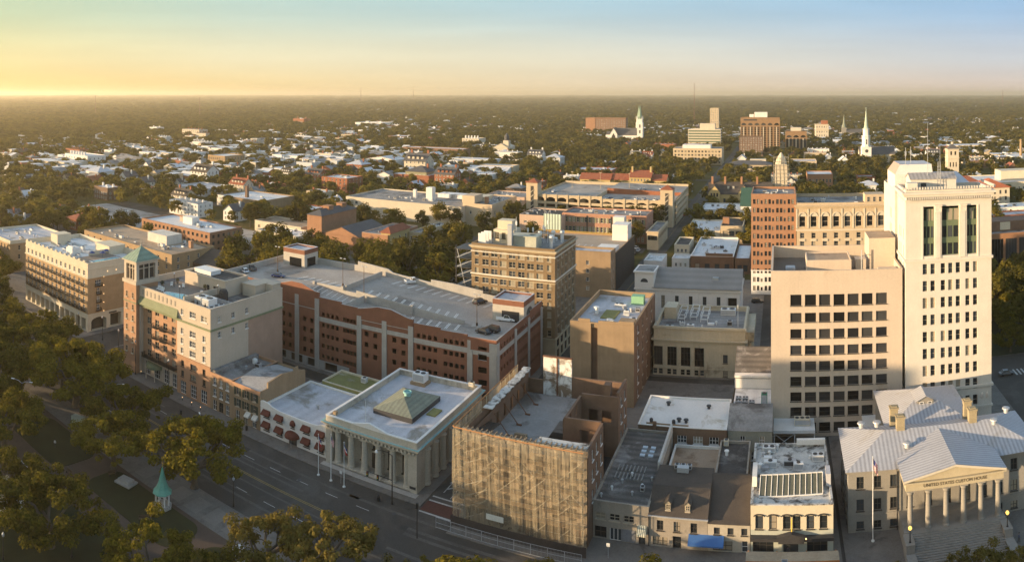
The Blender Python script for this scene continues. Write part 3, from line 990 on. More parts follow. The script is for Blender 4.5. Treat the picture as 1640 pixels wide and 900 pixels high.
prof = [(0, 6.0), (20, 6.0), (20, 7.2), (18.5, 7.2), (17, 6.6), (15, 6.45), (12, 6.45), (6, 6.5), (3.5, 6.9), (2.4, 7.4), (0.6, 7.5), (0, 7.3)]
mb.face([(x, -0.003, z) for x, z in prof])
mb.face([(x, 0.35, z) for x, z in prof][::-1])
for i in range(len(prof)):
 a, c = prof[i], prof[(i + 1) % len(prof)]
 mb.face([(a[0], -0.003, a[1]), (a[0], 0.35, a[1]), (c[0], 0.35, c[1]), (c[0], -0.003, c[1])])
mb.build('stepped_parapet', WHITE_WALL, b.root)
roof_vent(b.root, 11, 8, 5.8, 0.3, 0.8)
b = Bld('small_building', 'small yellow-green building with mossy flat roof behind the columned bank', -109.5, 142.5, 15.5, 8.5)
b.row('F', even(1, 14, 4), [2.6], 1.6, 1.9, fc='dark', nx=2)
b.wall(6.4, [mat('yellow_green_stucco', (0.36, 0.33, 0.13), 0.9, 0.12)])
b.flat_roof(6.0, MOSS_ROOF, 0.3, 0.25, CREAM)
ac_unit(b.root, 9, 6, 6.0, 1.4, 1.2, 1.3, WHITE_METAL)
b = Bld('flat_annex', 'low grey flat roofed annex in the yard behind the awning building', -112.0, 141.05, 2.3, 13, cat='annex')
b.wall(4.2, [OLD_BRICK])
b.flat_roof(4.0, GREY_ROOF, 0.2, 0.2, CONC)
# == COLUMNED BANK
BANK_X, BANK_Y = -92.0, 121.0
b = Bld('bank_building', 'grey limestone bank with six front columns, flagpoles and hipped green skylight on its pale roof', BANK_X, BANK_Y, 22.7, 31.0, cat='bank')
b.op['F'].append((1.6, 0.6, 19.0, 7.0, 3.2))
nb = 8
side_us = [4.2 + i * 3.45 for i in range(nb)]
for u in side_us[:-1]:
 b.win('R', u + 1.72, 1.0, 1.25, 6.3, fc='dark', nx=1, nz=3, depth=0.7, sill=False)
b.wall(9.2, [LIME])
b.flat_roof(9.0, BLUE_ROOF, 1.25, 0.5, mat('white_coping', (0.66, 0.64, 0.6), 0.8, 0.06), LIME)
MB().ring(0, 0, 22.7, 31.0, 0.44, 9.2, 10.24).build('attic_wall', LIME, b.root)
b.cornice(8.4, 0.75, 0.7, LIME)
MB().ring(-0.78, -0.78, 23.48, 31.78, 0.35, 9.103, 9.16).build('copper_gutter', mat('turquoise_copper', (0.24, 0.46, 0.45), 0.6, 0.1), b.root)
mb = MB()
for k in range(24):
 mb.box(0.3 + k * 0.94, -0.45, 7.9, 0.75 + k * 0.94, -0.003, 8.38)
mb.build('dentil_trim', LIME, b.root)
b.band(7.55, 0.12, 0.25, LIME, 'architrave')
mb = MB()
mb.face([(7.0, -0.02, 10.42), (15.7, -0.02, 10.42), (11.3, -0.02, 11.4)])
mb.face([(7.0, 0.5, 10.42), (11.3, 0.5, 11.4), (15.7, 0.5, 10.42)])
mb.face([(7.0, -0.02, 10.42), (11.3, -0.02, 11.4), (11.3, 0.5, 11.4), (7.0, 0.5, 10.42)])
mb.face([(11.3, -0.02, 11.4), (15.7, -0.02, 10.42), (15.7, 0.5, 10.42), (11.3, 0.5, 11.4)])
mb.build('pediment', mat('white_coping', None), b.root)
col = MB().box(-0.95, -0.95, 0, 0.95, 0.95, 0.35)
prof = [(0.85, 0.35), (0.85, 0.6), (0.76, 0.7)] + [(0.76 - 0.10 * i / 6, 0.7 + 5.9 * i / 6) for i in range(7)] + [(0.86, 6.75), (0.86, 6.9)]
col.lathe(0, 0, prof, 20).box(-0.9, -0.9, 6.9, 0.9, 0.9, 7.2)
COLMESH = col.mesh('column', LIME)
for k in range(6):
 place(COLMESH, 'column', b.root, (2.7 + k * 3.46, 0.9, 0.35))
for u in side_us:
 hb = MB()
 hb.lathe(0, 0, [(0.85, 0.3), (0.85, 0.6), (0.74, 0.75), (0.68, 7.2), (0.85, 7.35), (0.85, 7.55)], 16)
 hb.build('pilaster_column', LIME, b.root, (22.75, u, 0))
MB().box(-0.5, -1.4, 0, 23.2, 0.0, 0.17).box(1.6, 0.0, 0, 21.1, 3.2, 0.34).build('steps', CONC, b.root)
MB().box(1.7, 3.15, 0.34, 20.5, 3.22, 7.6).build('porch_wall', LIME, b.root)
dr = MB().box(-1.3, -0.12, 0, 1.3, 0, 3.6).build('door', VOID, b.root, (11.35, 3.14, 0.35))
MB().box(-1.7, -0.3, 3.6, 1.7, 0, 3.95).box(-1.7, -0.2, 0, -1.3, 0, 3.6).box(1.3, -0.2, 0, 1.7, 0, 3.6).build('door_surround', LIME, dr)
for k in (0, 1, 3, 4):
 put_window(b.root, (4.4 + k * 3.46, 3.1, 1.6), 0, 1.4, 4.6, fc='dark', nx=2, nz=4)
put_window(b.root, (11.35, 3.1, 4.6), 0, 2.2, 2.2, fc='dark', nx=3, nz=2)
sk = MB()
hip_roof(sk, 6.4, 9.0, 16.4, 22.0, 10.1, 1.7, 0.0)
sk.m = [0] * len(sk.m)
sk.ring(6.4, 9.0, 16.4, 22.0, 0.3, 9.0, 10.09, 1)
s_ = sk.build('hipped_skylight', [mat('weathered_green_skylight', (0.19, 0.20, 0.15), 0.6, 0.2, 0.4, 3, streak=0.5, rib=('X', 8, 0.12)), DARK_METAL], b.root)
MB().lathe(11.4, 15.5, [(0.7, 11.6), (0.7, 12.2), (1.0, 12.3), (1.0, 12.6), (0.8, 12.65), (0.75, 12.3)], 14).build('vent_cap', mat('turquoise_copper', None), s_)
o_ = MB().tube((0, 0, 0), (0, 0, 6.5), 0.07, 0.04, 8).build('roof_pole', WHITE_METAL, b.root, (9.6, 1.2, 9.0))
MB().box(5.6, 26.6, 9.01, 9.6, 29.8, 9.7).build('unit_plinth', OLD_BRICK, b.root)
ac_unit(b.root, 7.6, 28.2, 9.7, 3.2, 2.4, 2.0, WHITE_METAL, 2)
ac_unit(b.root, 20.8, 29.6, 10.4, 1.2, 1.0, 1.0, CREAM, 1)
MB().box(17.0, 14.2, 9.01, 19.2, 17.6, 9.3).build('roof_patch', MOSS_ROOF, b.root)
MB().box(1.2, 0.9, 10.42, 2.0, 1.7, 11.0).build('roof_block', OLD_BRICK, b.root)
MB().box(-0.7, -0.06, 0, 0.7, -0.004, 0.5).build('plaque', DARK_METAL, b.root, (21.75, 0, 0.9))
# == RED BRICK PARKING GARAGE
GX, GY, GW, GD = -164.0, 160.5, 95.0, 34.0
b = Bld('parking_garage', 'long red brick parking garage with concrete pilasters and open roof deck behind the columned bank', GX, GY, GW, GD, cat='parking garage')
# front sections (from, to, parapet height, gable?)
SEC = [(0, 8, 22.2, 0), (8, 23.0, 22.0, 0), (23.0, 39.5, 22.4, 1.6), (39.5, 47.4, 21.0, 0), (47.4, 53.0, 20.4, 0), (53.0, 71.0, 20.2, 1.5), (71.0, 79.1, 19.3, 0), (79.1, 86.9, 18.8, 0), (86.9, 95.0, 18.3, 0)]
def deck_front(u):
 if u < 30:
  return 20.3
 if u > 56:
  return 16.6
 return 20.3 - 3.7 * (u - 30) / 26
for (a, c, hp, g) in SEC:
 w = c - a
 if g:
  for z in (4.0, 7.0, 10.0, 13.0):
   for u in (a + w * 0.17, a + w * 0.33, a + w * 0.67, a + w * 0.83):
    if not (z < 6 and a > 50):
     b.op['F'].append((u - 0.65, z, 1.3, 1.35, 0.35))
 elif c == 95.0:
  for z in (3.2, 6.4, 9.6, 12.8, 15.3):
   b.op['F'].append((a + 3.0, z, 2.4, 1.5 if z < 15 else 0.9, 0.35))
 else:
  for z in (3.6, 6.6, 9.6, 12.6, 15.6 if hp < 21.5 else 15.8):
   for k in range(4):
    u = a + w * (k + 0.9) / 4.8
    b.op['F'].append((u - 0.5, z, 1.1, 1.15, 0.35))
for (a, c) in ((2.2, 12), (13.6, 22), (24, 32.0)):
 n = 6 if a > 13 else 5
 for z in (3.6, 6.6, 9.6, 12.6, 15.4):
  for k in range(n):
   u = a + (c - a) * (k + 0.5) / n
   b.op['R'].append((u - 0.45, z, 0.95, 1.1, 0.35))
for k in range(7):
 b.op['F'].append((3 + k * 6.4, 0.3, 4.6, 2.3, 0.5))
def mf(side, u, z):
 if side == 'F':
  if z < 2.9 and u < 50:
   return 1
  for (a, c, hp, g) in SEC:
   if a <= u <= c:
    if g:
     for p in (a + 0.7, (a + c) / 2, c - 0.7):
      if abs(u - p) < 0.72:
       return 1
     if hp - 3.0 < z < hp - 1.9 or hp - 5.3 < z < hp - 4.2:
      return 1
    elif c == 95.0:
     if u > c - 2.0 or u < a + 0.9:
      return 1
     if 14.0 < z < 15.1:
      return 1
    else:
     if 14.1 < z < 15.4:
      return 1
 if side == 'R':
  if u < 2.0 or 12.1 < u < 13.4 or 22.1 < u < 23.6 or u > 32.6:
   return 1
  if 13.9 < z < 15.1:
   return 1
 return 0
cu, cz = [], [2.9, 14.0, 14.1, 15.1, 15.4]
for (a, c, hp, g) in SEC:
 cu += [a, c]
 if g:
  cu += [a + 1.42, (a + c) / 2 - 0.72, (a + c) / 2 + 0.72, c - 1.42]
  cz += [hp - 3.0, hp - 1.9, hp - 5.3, hp - 4.2]
 elif c == 95.0:
  cu += [a + 0.9, c - 2.0]
b.wall(17.4, [GARAGE_BRICK, CONC], mf, {'F': (cu, [z for z in cz if z < 17.4]), 'R': ((2.0, 12.1, 13.4, 22.1, 23.6, 32.6), (13.9, 15.1)), '*': ((), ())})
# parapets of varying height
for i, (a, c, hp, g) in enumerate(SEC):
 mb = MB()
 pr = [(a, 17.4), (c, 17.4)]
 if g:
  pr += [(c, hp), (c - 1.5, hp + 0.1), (a + (c - a) * 0.62, hp + g), (a + (c - a) * 0.38, hp + g), (a + 1.5, hp + 0.25), (a, hp)]
 else:
  pr += [(c, hp), (a, hp)]
 o_ = -0.25 if g else 0.0
 mb.face([(x, o_, z) for x, z in pr], 0)
 mb.face([(x, 0.4, z) for x, z in pr][::-1], 1)
 for k in range(len(pr)):
  p, q = pr[k], pr[(k + 1) % len(pr)]
  mb.face([(p[0], o_, p[1]), (p[0], 0.4, p[1]), (q[0], 0.4, q[1]), (q[0], o_, q[1])], 1 if k >= 2 and k < len(pr) - 1 else 0)
 mb.build('front_parapet', [GARAGE_BRICK, CONC], b.root)
 if g:
  # concrete pilasters standing proud of the gabled bays
  for p in (a + 0.7, (a + c) / 2, c - 0.7):
   MB().box(p - 0.75, -0.28, 0, p + 0.75, -0.003, hp - 1.9).build('pilaster', CONC, b.root)
  MB().box(a, -0.24, hp - 3.0, c, -0.004, hp - 1.95).box(a + 1.5, -0.2, hp - 5.3, (a + c) / 2 - 0.8, -0.004, hp - 4.3).box((a + c) / 2 + 0.8, -0.2, hp - 5.3, c - 1.5, -0.004, hp - 4.3).build('concrete_beam', CONC, b.root)
for u in (87.4, 94.0):
 MB().box(u - 0.5, -0.15, 0, u + 1.0 - 0.002, -0.003, 15.1).build('pilaster', CONC, b.root)
sp = [(0.4, 24.0, 18.3), (24.0, 34.0, 19.0)]
for (a, c, hp) in sp:
 MB().box(GW - 0.4, a, 17.4, GW, c, hp, 0, 1).build('side_parapet', [GARAGE_BRICK, CONC], b.root)
for u in (0, 12.1, 22.1, 32.6):
 MB().box(GW + 0.003, u, 0, GW + 0.2, u + 1.4, 17.2).build('pilaster', CONC, b.root)
mb = MB()
bp = [(0, 22.3), (30, 22.3), (30.0, 23.6), (42, 22.6), (44, 21.6), (58, 20.4), (58, 21.3), (66, 21.0), (76, 20.0), (76, 19.2), (84, 18.6)]
for (p, q) in zip(bp, bp[1:]):
 if q[0] > p[0]:
  mb.face([(p[0], GD - 0.4, 14), (q[0], GD - 0.4, 14), (q[0], GD - 0.4, q[1]), (p[0], GD - 0.4, p[1])])
  mb.face([(q[0], GD, 14), (p[0], GD, 14), (p[0], GD, p[1]), (q[0], GD, q[1])])
  mb.face([(p[0], GD - 0.4, p[1]), (q[0], GD - 0.4, q[1]), (q[0], GD, q[1]), (p[0], GD, p[1])])
mb.build('back_parapet', CONC, b.root)
MB().box(0, 0.4, 17.4, 0.4, GD - 0.4, 22.2).build('side_parapet', CONC, b.root)
# decks
mb = MB()
YS = 12.5
for (a, c) in ((0.4, 30), (30, 56), (56, GW - 0.4)):
 mb.face([(a, 0.4, deck_front(a)), (c, 0.4, deck_front(c)), (c, YS, deck_front(c)), (a, YS, deck_front(a))])
def deck_back(u):
 if u < 38:
  return 20.3
 if u < 44:
  return 20.3 - 0.3 * (u - 38) / 6
 if u > 82:
  return 16.6
 return 20.0 - 3.4 * (u - 44) / 38
for (a, c) in ((0.4, 38), (38, 44), (44, 82), (82, GW - 0.4)):
 mb.face([(a, YS, deck_back(a)), (c, YS, deck_back(c)), (c, GD - 0.4, deck_back(c)), (a, GD - 0.4, deck_back(a))])
for k in range(30, 83, 2):
 a, c = k, min(k + 2, 82)
 mb.face([(a, YS, deck_front(a)), (c, YS, deck_front(c)), (c, YS, deck_back(c)), (a, YS, deck_back(a))], 1)
mb.build('parking_deck', [DECK, CONC], b.root)
mb = MB()
for k in range(44, 80, 4):
 za, zc = deck_back(k), deck_back(k + 4)
 mb.face([(k, YS - 0.1, za - 0.02), (k + 4, YS - 0.1, zc - 0.02), (k + 4, YS - 0.1, zc + 0.9), (k, YS - 0.1, za + 0.9)])
 mb.face([(k + 4, YS + 0.15, zc - 0.02), (k, YS + 0.15, za - 0.02), (k, YS + 0.15, za + 0.9), (k + 4, YS + 0.15, zc + 0.9)])
 mb.face([(k, YS - 0.1, za + 0.9), (k + 4, YS - 0.1, zc + 0.9), (k + 4, YS + 0.15, zc + 0.9), (k, YS + 0.15, za + 0.9)])
mb.build('ramp_wall', CONC, b.root)
MB().box(39.8, YS + 0.2, 19.6, 40.2, GD - 1.0, 21.7).build('deck_wall', CONC, b.root)
MB().box(47.0, 1.2, 16.5, 47.3, YS - 0.4, 19.9).build('deck_wall', CONC, b.root)
MB().box(28.0, YS - 0.15, 20.28, 39.7, YS + 0.15, 20.9).build('deck_kerb', CONC, b.root)
MB().box(82.5, YS - 1, 16.59, 85, YS + 1, 16.8).build('deck_kerb', CONC, b.root)
for (x, z0, z1) in ((38.6, 20.28, 21.4), (27.6, 20.28, 21.2), (63.0, 17.2, 19.6)):
 MB().box(x, YS - 0.5, z0, x + 0.8, YS + 0.6, z1).build('deck_pier', CONC, b.root)
parking_lines(b.root, 47.0, GD - 6.0, 12, 2.9, 5.0, lambda x, y: deck_back(min(x, 82)), skew=0.9)
parking_lines(b.root, 47.0, YS + 1.2, 11, 2.9, 4.6, lambda x, y: deck_back(min(x, 82)), skew=-0.9)
parking_lines(b.root, 56.5, YS - 5.2, 9, 2.9, 4.4, lambda x, y: deck_front(max(x, 56)), skew=-0.8)
parking_lines(b.root, 31.0, YS - 5.4, 8, 1.9, 4.6, lambda x, y: deck_front(x), skew=-0.8, pairs=False)
parking_lines(b.root, 20.0, YS + 1.0, 6, 2.9, 4.6, lambda x, y: 20.3, skew=0.9)
# two stair towers
for (x, y, w, d, z0, h, sid) in ((3.5, GD - 8.0, 9.5, 7.5, 17.2, 26.2, 0), (GW - 9.6, 19.5, 9.4, 8.6, 16.0, 22.6, 1)):
 mb = MB().box(0, 0, z0, w, d, h - 1.5, 0).ring(0, 0, w, d, 0.3, h - 1.5, h, 1)
 st = mb.build('stair_tower', [mat('pale_stair_tower_stucco', (0.45, 0.41, 0.35), 0.9, 0.1, streak=0.3), GARAGE_BRICK], b.root, (x, y, 0))
 mb = MB()
 mb.face([(0.3, 0.3, h - 0.5), (w - 0.3, 0.3, h - 0.5), (w - 0.3, d - 0.3, h - 0.5), (0.3, d - 0.3, h - 0.5)])
 mb.ring(-0.05, -0.05, w + 0.05, d + 0.05, 0.38, h, h + 0.12)
 mb.build('roof', BLUE_ROOF, st)
 zd = 20.3 if sid == 0 else 16.6
 MB().box(w * 0.3, -0.08, zd + 0.05, w * 0.85, -0.003, zd + 3.0).build('glazed_opening', G_BLACK, st)
 if sid == 0:
  MB().box(w + 0.003, 1.5, zd + 0.05, w + 0.08, d - 1.5, zd + 3.0).build('glazed_opening', G_BLACK, st)
 else:
  mb = MB()
  n = 12
  arc = [(w + 0.06, d / 2 - 2.4 * math.cos(PI * i / n), 18.0 + 2.2 * math.sin(PI * i / n)) for i in range(n + 1)]
  mb.face(arc)
  mb.build('arched_opening', G_BLACK, st)
# lamp poles on the deck
for k, (u, v, z) in enumerate(((9.5, 16, 20.3), (38.9, YS + 0.1, 21.3), (46.6, YS + 0.2, 19.9), (83.8, YS, 16.8))):
 r_ = thing('deck_lamp_pole', 'tall slim lamp pole with twin heads on the garage roof deck', 'lamp pole', (GX + u, GY + v, z), 0, 'lamp poles on the garage roof')
 MB().lathe(0, 0, [(0.3, 0), (0.3, 0.8), (0.1, 0.85)], 8).tube((0, 0, 0.8), (0, 0, 8.4), 0.09, 0.06, 8).build('pole', mat('rusty_lamp_pole', (0.13, 0.08, 0.05), 0.7), r_)
 for sx in (-1, 1):
  MB().box(sx * 0.7 - 0.35, -0.15, 8.35, sx * 0.7 + 0.35, 0.15, 8.55).build('lamp_head', GREY_METAL, r_)
# == BROWN OFFICE BLOCK WITH STONE BELTS
b = Bld('office_building', 'eleven storey olive brown brick office block with white belts and cluttered roof beyond the garage', -93.4, 197.5, 27.4, 21.3, cat='office building')
cols = [1.8] + [1.8 + 23.8 * (k + 1) / 8 for k in range(7)] + [25.6]
rows = [7.6 + 2.78 * k for k in range(9)]
for z in rows:
 for k, u in enumerate(cols):
  b.win('F', u, z, 1.25 if k in (0, 8) else 2.1, 1.75, fc='tan', nx=1 if k in (0, 8) else 2, glass=G_BLIND)
 for u in even(1.2, 20.1, 5):
  b.win('R', u, z, 1.6, 1.75, fc='tan', nx=2, glass=G_BLIND)
for z, hh in ((0.5, 2.6), (3.9, 2.2)):
 for u in cols[1:-1]:
  b.win('F', u, z, 1.9, hh, fc='dark', nx=2, sill=False)
 for u in even(1.2, 20.1, 5):
  b.win('R', u, z, 2.2, hh, fc='dark', nx=2, sill=False)
STONE_T = mat('tan_stone_trim', (0.45, 0.37, 0.25), 0.9, 0.1)
b.wall(33.4, [OFFICE_BRICK, STONE_T], lambda s_, u, z: 1 if z < 6.6 else 0, {'*': ((), (6.6,))})
b.flat_roof(32.3, GREY_ROOF, 1.2, 0.5, OFFICE_BRICK)
b.cornice(32.2, 0.7, 0.8, STONE_T, steps=3)
b.band(31.0, 0.18, 0.35, mat('white_stone_belt', (0.6, 0.55, 0.46), 0.9, 0.08), 'belt_course')
b.band(24.0, 0.25, 0.45, mat('white_stone_belt', None), 'belt_course')
b.band(23.2, 0.12, 0.25, STONE_T, 'belt_course')
b.band(6.5, 0.3, 0.5, STONE_T, 'belt_course')
MB().box(0, 0, 0, 9, 5, 3.6).box(-0.2, -0.2, 3.6, 9.2, 5.2, 3.8).build('plant_house', mat('pale_green_plant_house', (0.42, 0.42, 0.34), 0.8), b.root, (11, 4, 32.3))
MB().box(0, 0, 0, 7, 6, 4.4).box(1, 1, 4.4, 6, 5, 7.2).build('lift_house', CREAM, b.root, (4, 8, 32.3))
for u in (5.2, 7.5, 9.8):
 put_window(b.root, (u, 8, 34), 0, 1.2, 1.8, fc='dark')
MB().box(0, 0, 0, 1.4, 1.4, 7.0).box(-0.1, -0.1, 7.0, 1.5, 1.5, 7.3).build('chimney', GREY_METAL, b.root, (11.2, 2.2, 32.3))
for k in range(3):
 MB().box(0, 0, 0, 2.6, 0.3, 3.8).build('billboard_frame', WHITE_METAL, b.root, (0.9, 3 + 2.2 * k, 32.3))
rr = random.Random(4)
for k in range(9):
 x, y = rr.uniform(16, 25), rr.uniform(6, 19)
 MB().lathe(0, 0, [(0.45, 0), (0.45, rr.uniform(1.5, 3)), (0.75, 3.2), (0.6, 3.8)], 10).build('exhaust_duct', WHITE_METAL, b.root, (x, y, 32.3))
for k in range(7):
 x, y, h_ = rr.uniform(2, 22), rr.uniform(8, 19), rr.uniform(4, 9)
 MB().tube((0, 0, 0), (0, 0, h_), 0.09, 0.04, 6).box(-0.25, -0.12, h_ * 0.7, 0.25, 0.12, h_ * 0.7 + 1.3).build('antenna', WHITE_METAL, b.root, (x, y, 32.3 + (4 if x < 11 and 8 < y < 14 else 0)))
roof_clutter(b, 2, 14, 25, 20, 32.3, 9, 12)
# fire-escape frame and low wall left of it
r_ = thing('fire_escape', 'dark steel fire escape tower with open landings beside the olive brown office block', 'fire escape', (-101.5, 203, 0))
fe = MB()
for x in (0, 7):
 for y in (0, 8):
  fe.box(x - 0.15, y - 0.15, 0, x + 0.15, y + 0.15, 31)
fe.build('frame', DARK_METAL, r_)
for k in range(10):
 MB().box(-0.4, -0.4, 2.9 + k * 3.0, 7.4, 8.4, 3.1 + k * 3.0).build('landing', DARK_METAL, r_)
 mb = MB()
 mb.tube((0.3, 0.0, 3.1 + k * 3.0), (6.7, 0.0, 6.0 + k * 3.0 if k < 9 else 4), 0.12)
 mb.build('stair_flight', GREY_METAL, r_)
# == OLD TAN BRICK BLOCK BEHIND THE SCAFFOLDED BUILDING
b = Bld('brick_block', 'six storey tan brick block with blank front and bluish roof behind the scaffolded building', -54.0, 174.0, 17.0, 30.0)
for z in (1.0, 4.4, 7.8, 11.2, 14.6, 17.6):
 b.win('R', 5.0, z, 1.5, 2.0, nx=1, fc='white')
 b.row('R', [11, 17, 24], [z], 1.2, 1.9, fc='tan')
b.op['F'].append((5.6, 0.5, 1.8, 20.2, 1.2))
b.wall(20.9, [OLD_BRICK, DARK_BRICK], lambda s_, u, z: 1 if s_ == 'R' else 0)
b.flat_roof(19.6, BLUE_ROOF, 1.3, 0.4, OLD_BRICK)
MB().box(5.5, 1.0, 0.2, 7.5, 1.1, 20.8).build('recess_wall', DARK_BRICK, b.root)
MB().box(2.2, 0.02, 21.07, 5.4, 0.4, 21.8).box(7.6, 0.02, 21.07, 13, 0.4, 21.6).build('stepped_parapet', OLD_BRICK, b.root)
MB().box(13.0, 0.0, 21.07, 16.9, 3.0, 21.9).build('corner_block', OLD_BRICK, b.root)
MB().box(0, 0, 0, 3.6, 2.6, 2.4).build('green_roof_cabin', mat('mint_green_paint', (0.22, 0.42, 0.26), 0.7, 0.1), b.root, (11.5, 22, 19.6))
MB().box(6, 8, 19.61, 10, 15, 19.9).build('roof_patch', MOSS_ROOF, b.root)
roof_clutter(b, 8, 2, 16, 20, 19.6, 12, 5)
roof_vent(b.root, 4, 12, 19.6, 0.5, 1.6, WHITE_METAL)
# == SCAFFOLDED SHELL BUILDING
SX, SY, SW = -57.0, 118.0, 23.5
b = Bld('shell_building', 'roofless brick shell building under restoration, wrapped in golden netting at the street corner', SX, SY, SW, 32.0)
SOOT = mat('sooty_stone', (0.34, 0.27, 0.19), 0.9, 0.2, 0.3, 4, streak=0.5, stain=(0.12, 0.09, 0.065), stain_amt=0.35)
HS = 17.4
for z, hh in ((4.6, 2.2), (8.3, 2.6), (12.2, 2.8)):
 for k in range(7):
  b.op['F'].append((2.0 + k * 3.15 - 0.7, z, 1.4, hh, 0.5))
 for k in range(8):
  b.op['L'].append((2.0 + k * 3.8 - 0.7, z, 1.4, hh, 0.5))
for k in range(5):
 b.op['F'].append((1.6 + k * 4.4, 0.3, 3.2, 3.0, 0.6))
def place_plain(mb, name, m, parent):
 return mb.build(name, m, parent)
b.wall(HS, [SOOT, DARK_BRICK], lambda s_, u, z: 0 if s_ == 'F' else 1, sides='FL')
wt = MB()
# inner faces of front and left walls and the remaining walls as solid slabs
wt.face([(0.5, 0.6, 0), (0.5, 0.6, HS), (SW, 0.6, HS), (SW, 0.6, 0)], 1)
wt.face([(0, 0.0, HS), (SW, 0.0, HS), (SW, 0.6, HS), (0, 0.6, HS)], 1)
wt.build('front_wall_back', [SOOT, DARK_BRICK], b.root)
def wall_slab(p, q, t, z0, z1, wins=(), m=DARK_BRICK, name='party_wall', zt=None):
 """Free-standing wall between two plan points with window holes (u, z, w, h)."""
 d = Vector((q[0] - p[0], q[1] - p[1], 0))
 L_ = d.length
 d.normalize()
 n = Vector((d.y, -d.x, 0))
 mb = MB()
 us = sorted({0, L_} | {w[0] for w in wins} | {w[0] + w[2] for w in wins})
 zs = sorted({z0, z1} | {w[1] for w in wins} | {w[1] + w[3] for w in wins})
 Pt = lambda u, z, o: tuple(Vector((p[0], p[1], 0)) + d * u + n * o + Vector((0, 0, z)))
 for a, c in zip(us, us[1:]):
  for e, f in zip(zs, zs[1:]):
   if any(w[0] < (a + c) / 2 < w[0] + w[2] and w[1] < (e + f) / 2 < w[1] + w[3] for w in wins):
    continue
   mb.face([Pt(a, e, 0), Pt(c, e, 0), Pt(c, f, 0), Pt(a, f, 0)])
   mb.face([Pt(c, e, -t), Pt(a, e, -t), Pt(a, f, -t), Pt(c, f, -t)])
 for (u, z, w, h) in list(wins) + [(0, z0, L_, z1 - z0)]:
  q4 = [(u, z), (u + w, z), (u + w, z + h), (u, z + h)]
  for i in range(4):
   (a, e), (c, f) = q4[i], q4[(i + 1) % 4]
   mb.face([Pt(a, e, 0), Pt(c, f, 0), Pt(c, f, -t), Pt(a, e, -t)])
 return mb.build(name, m, b.root)
W3 = lambda us, zs=(6.5, 10.2, 13.8): [(u, z, 1.1, 2.0) for u in us for z in zs]
wall_slab((SW, 0.62), (SW, 12.0), 0.5, 0, HS - 0.3, W3((2.6, 5.4, 8.6)))
wall_slab((SW, 12.0), (15.5, 12.0), 0.5, 0, HS - 0.3, [(3.0, 12.6, 1.8, 2.6)])
wall_slab((15.5, 12.5), (15.5, 24.0), 0.5, 0, HS - 1.2, W3((3, 7)))
wall_slab((15.5, 24.0), (SW, 24.0), 0.5, 0, HS - 0.8, [(1.5, 11.0, 2.0, 2.6), (4.4, 11.0, 2.0, 2.6)])
wall_slab((SW, 24.5), (SW, 32.0), 0.5, 0, HS, W3((1.6, 4.8)))
wall_slab((SW - 0.5, 32.0), (11.0, 32.0), 0.5, 0, HS - 0.8)
wall_slab((4.2, 31.9), (0.5, 31.9), 0.4, 0, HS - 2.2)
wall_slab((0.62, 31.4), (0.62, 1.2), 0.1, 11, HS - 1.0, [(2.0 + k * 3.8, 12.6, 1.3, 2.4) for k in range(7)], name='inner_wall')
for us_, side in (((2.6, 5.4, 8.6), 0), ((1.6, 4.8), 24.5)):
 for u in us_:
  for z in (6.5, 10.2, 13.8):
   put_window(b.root, (SW - 0.2, (0.62 if side == 0 else side) + u + 0.55, z), PI / 2, 1.1, 2.0, fc='white', nx=2)
MB().box(20.2, 24.4, 15.0, 21.6, 26.2, HS + 1.4).build('chimney_stack', DARK_BRICK, b.root)
# white peeling party wall with cross braces
MB().box(4.3, 31.4, 10.5, 11.0, 31.85, 20.6).build('party_wall', mat('peeling_white_plaster', (0.72, 0.70, 0.66), 0.9, 0.12, 0.3, 3, stain=(0.20, 0.145, 0.10), stain_amt=0.6, stain_scale=0.35), b.root)
MB().box(7.5, 31.2, 10.5, 7.75, 31.37, 20.5).box(4.2, 31.15, 20.6, 11.1, 31.9, 20.8).build('steel_post', mat('rust_steel', (0.16, 0.07, 0.035), 0.8), b.root)
fl_ = MB()
for (x0, y0, x1, y1) in ((0.65, 0.7, 12.0, 31.0), (12.0, 0.7, 15.0, 12.0), (12.0, 20.0, 15.0, 31.0), (15.0, 0.7, 22.9, 5.5)):
 fl_.face([(x0, y0, 12.2), (x1, y0, 12.2), (x1, y1, 12.2), (x0, y1, 12.2)])
fl_.build('concrete_floor', mat('dusty_floor', (0.27, 0.255, 0.24), 0.9, 0.2, 0.3, 3, stain=(0.13, 0.115, 0.10), stain_amt=0.3), b.root)
MB().face([(0.6, 0.6, 3), (22.9, 0.6, 3), (22.9, 31, 3), (0.6, 31, 3)])
lf = MB()
lf.face([(0.6, 0.6, 4), (22.9, 0.6, 4), (22.9, 31, 4), (0.6, 31, 4)])
lf.build('lower_floor', VOID, b.root)
for k in range(5):
 MB().tube((1.0, 6 + k * 5, 15.8), (4.6, 5.2 + k * 5, 12.25), 0.09).tube((4.2, 5.2 + k * 5, 12.3), (5.3, 5.2 + k * 5, 12.3), 0.22).build('wall_brace', mat('rust_steel', None), b.root)
MB().box(5.6, 10, 12.21, 8.0, 11.4, 12.7).box(5.7, 10.1, 12.7, 7.9, 10.3, 13.1).build('timber_pallet', OLD_BRICK, b.root)
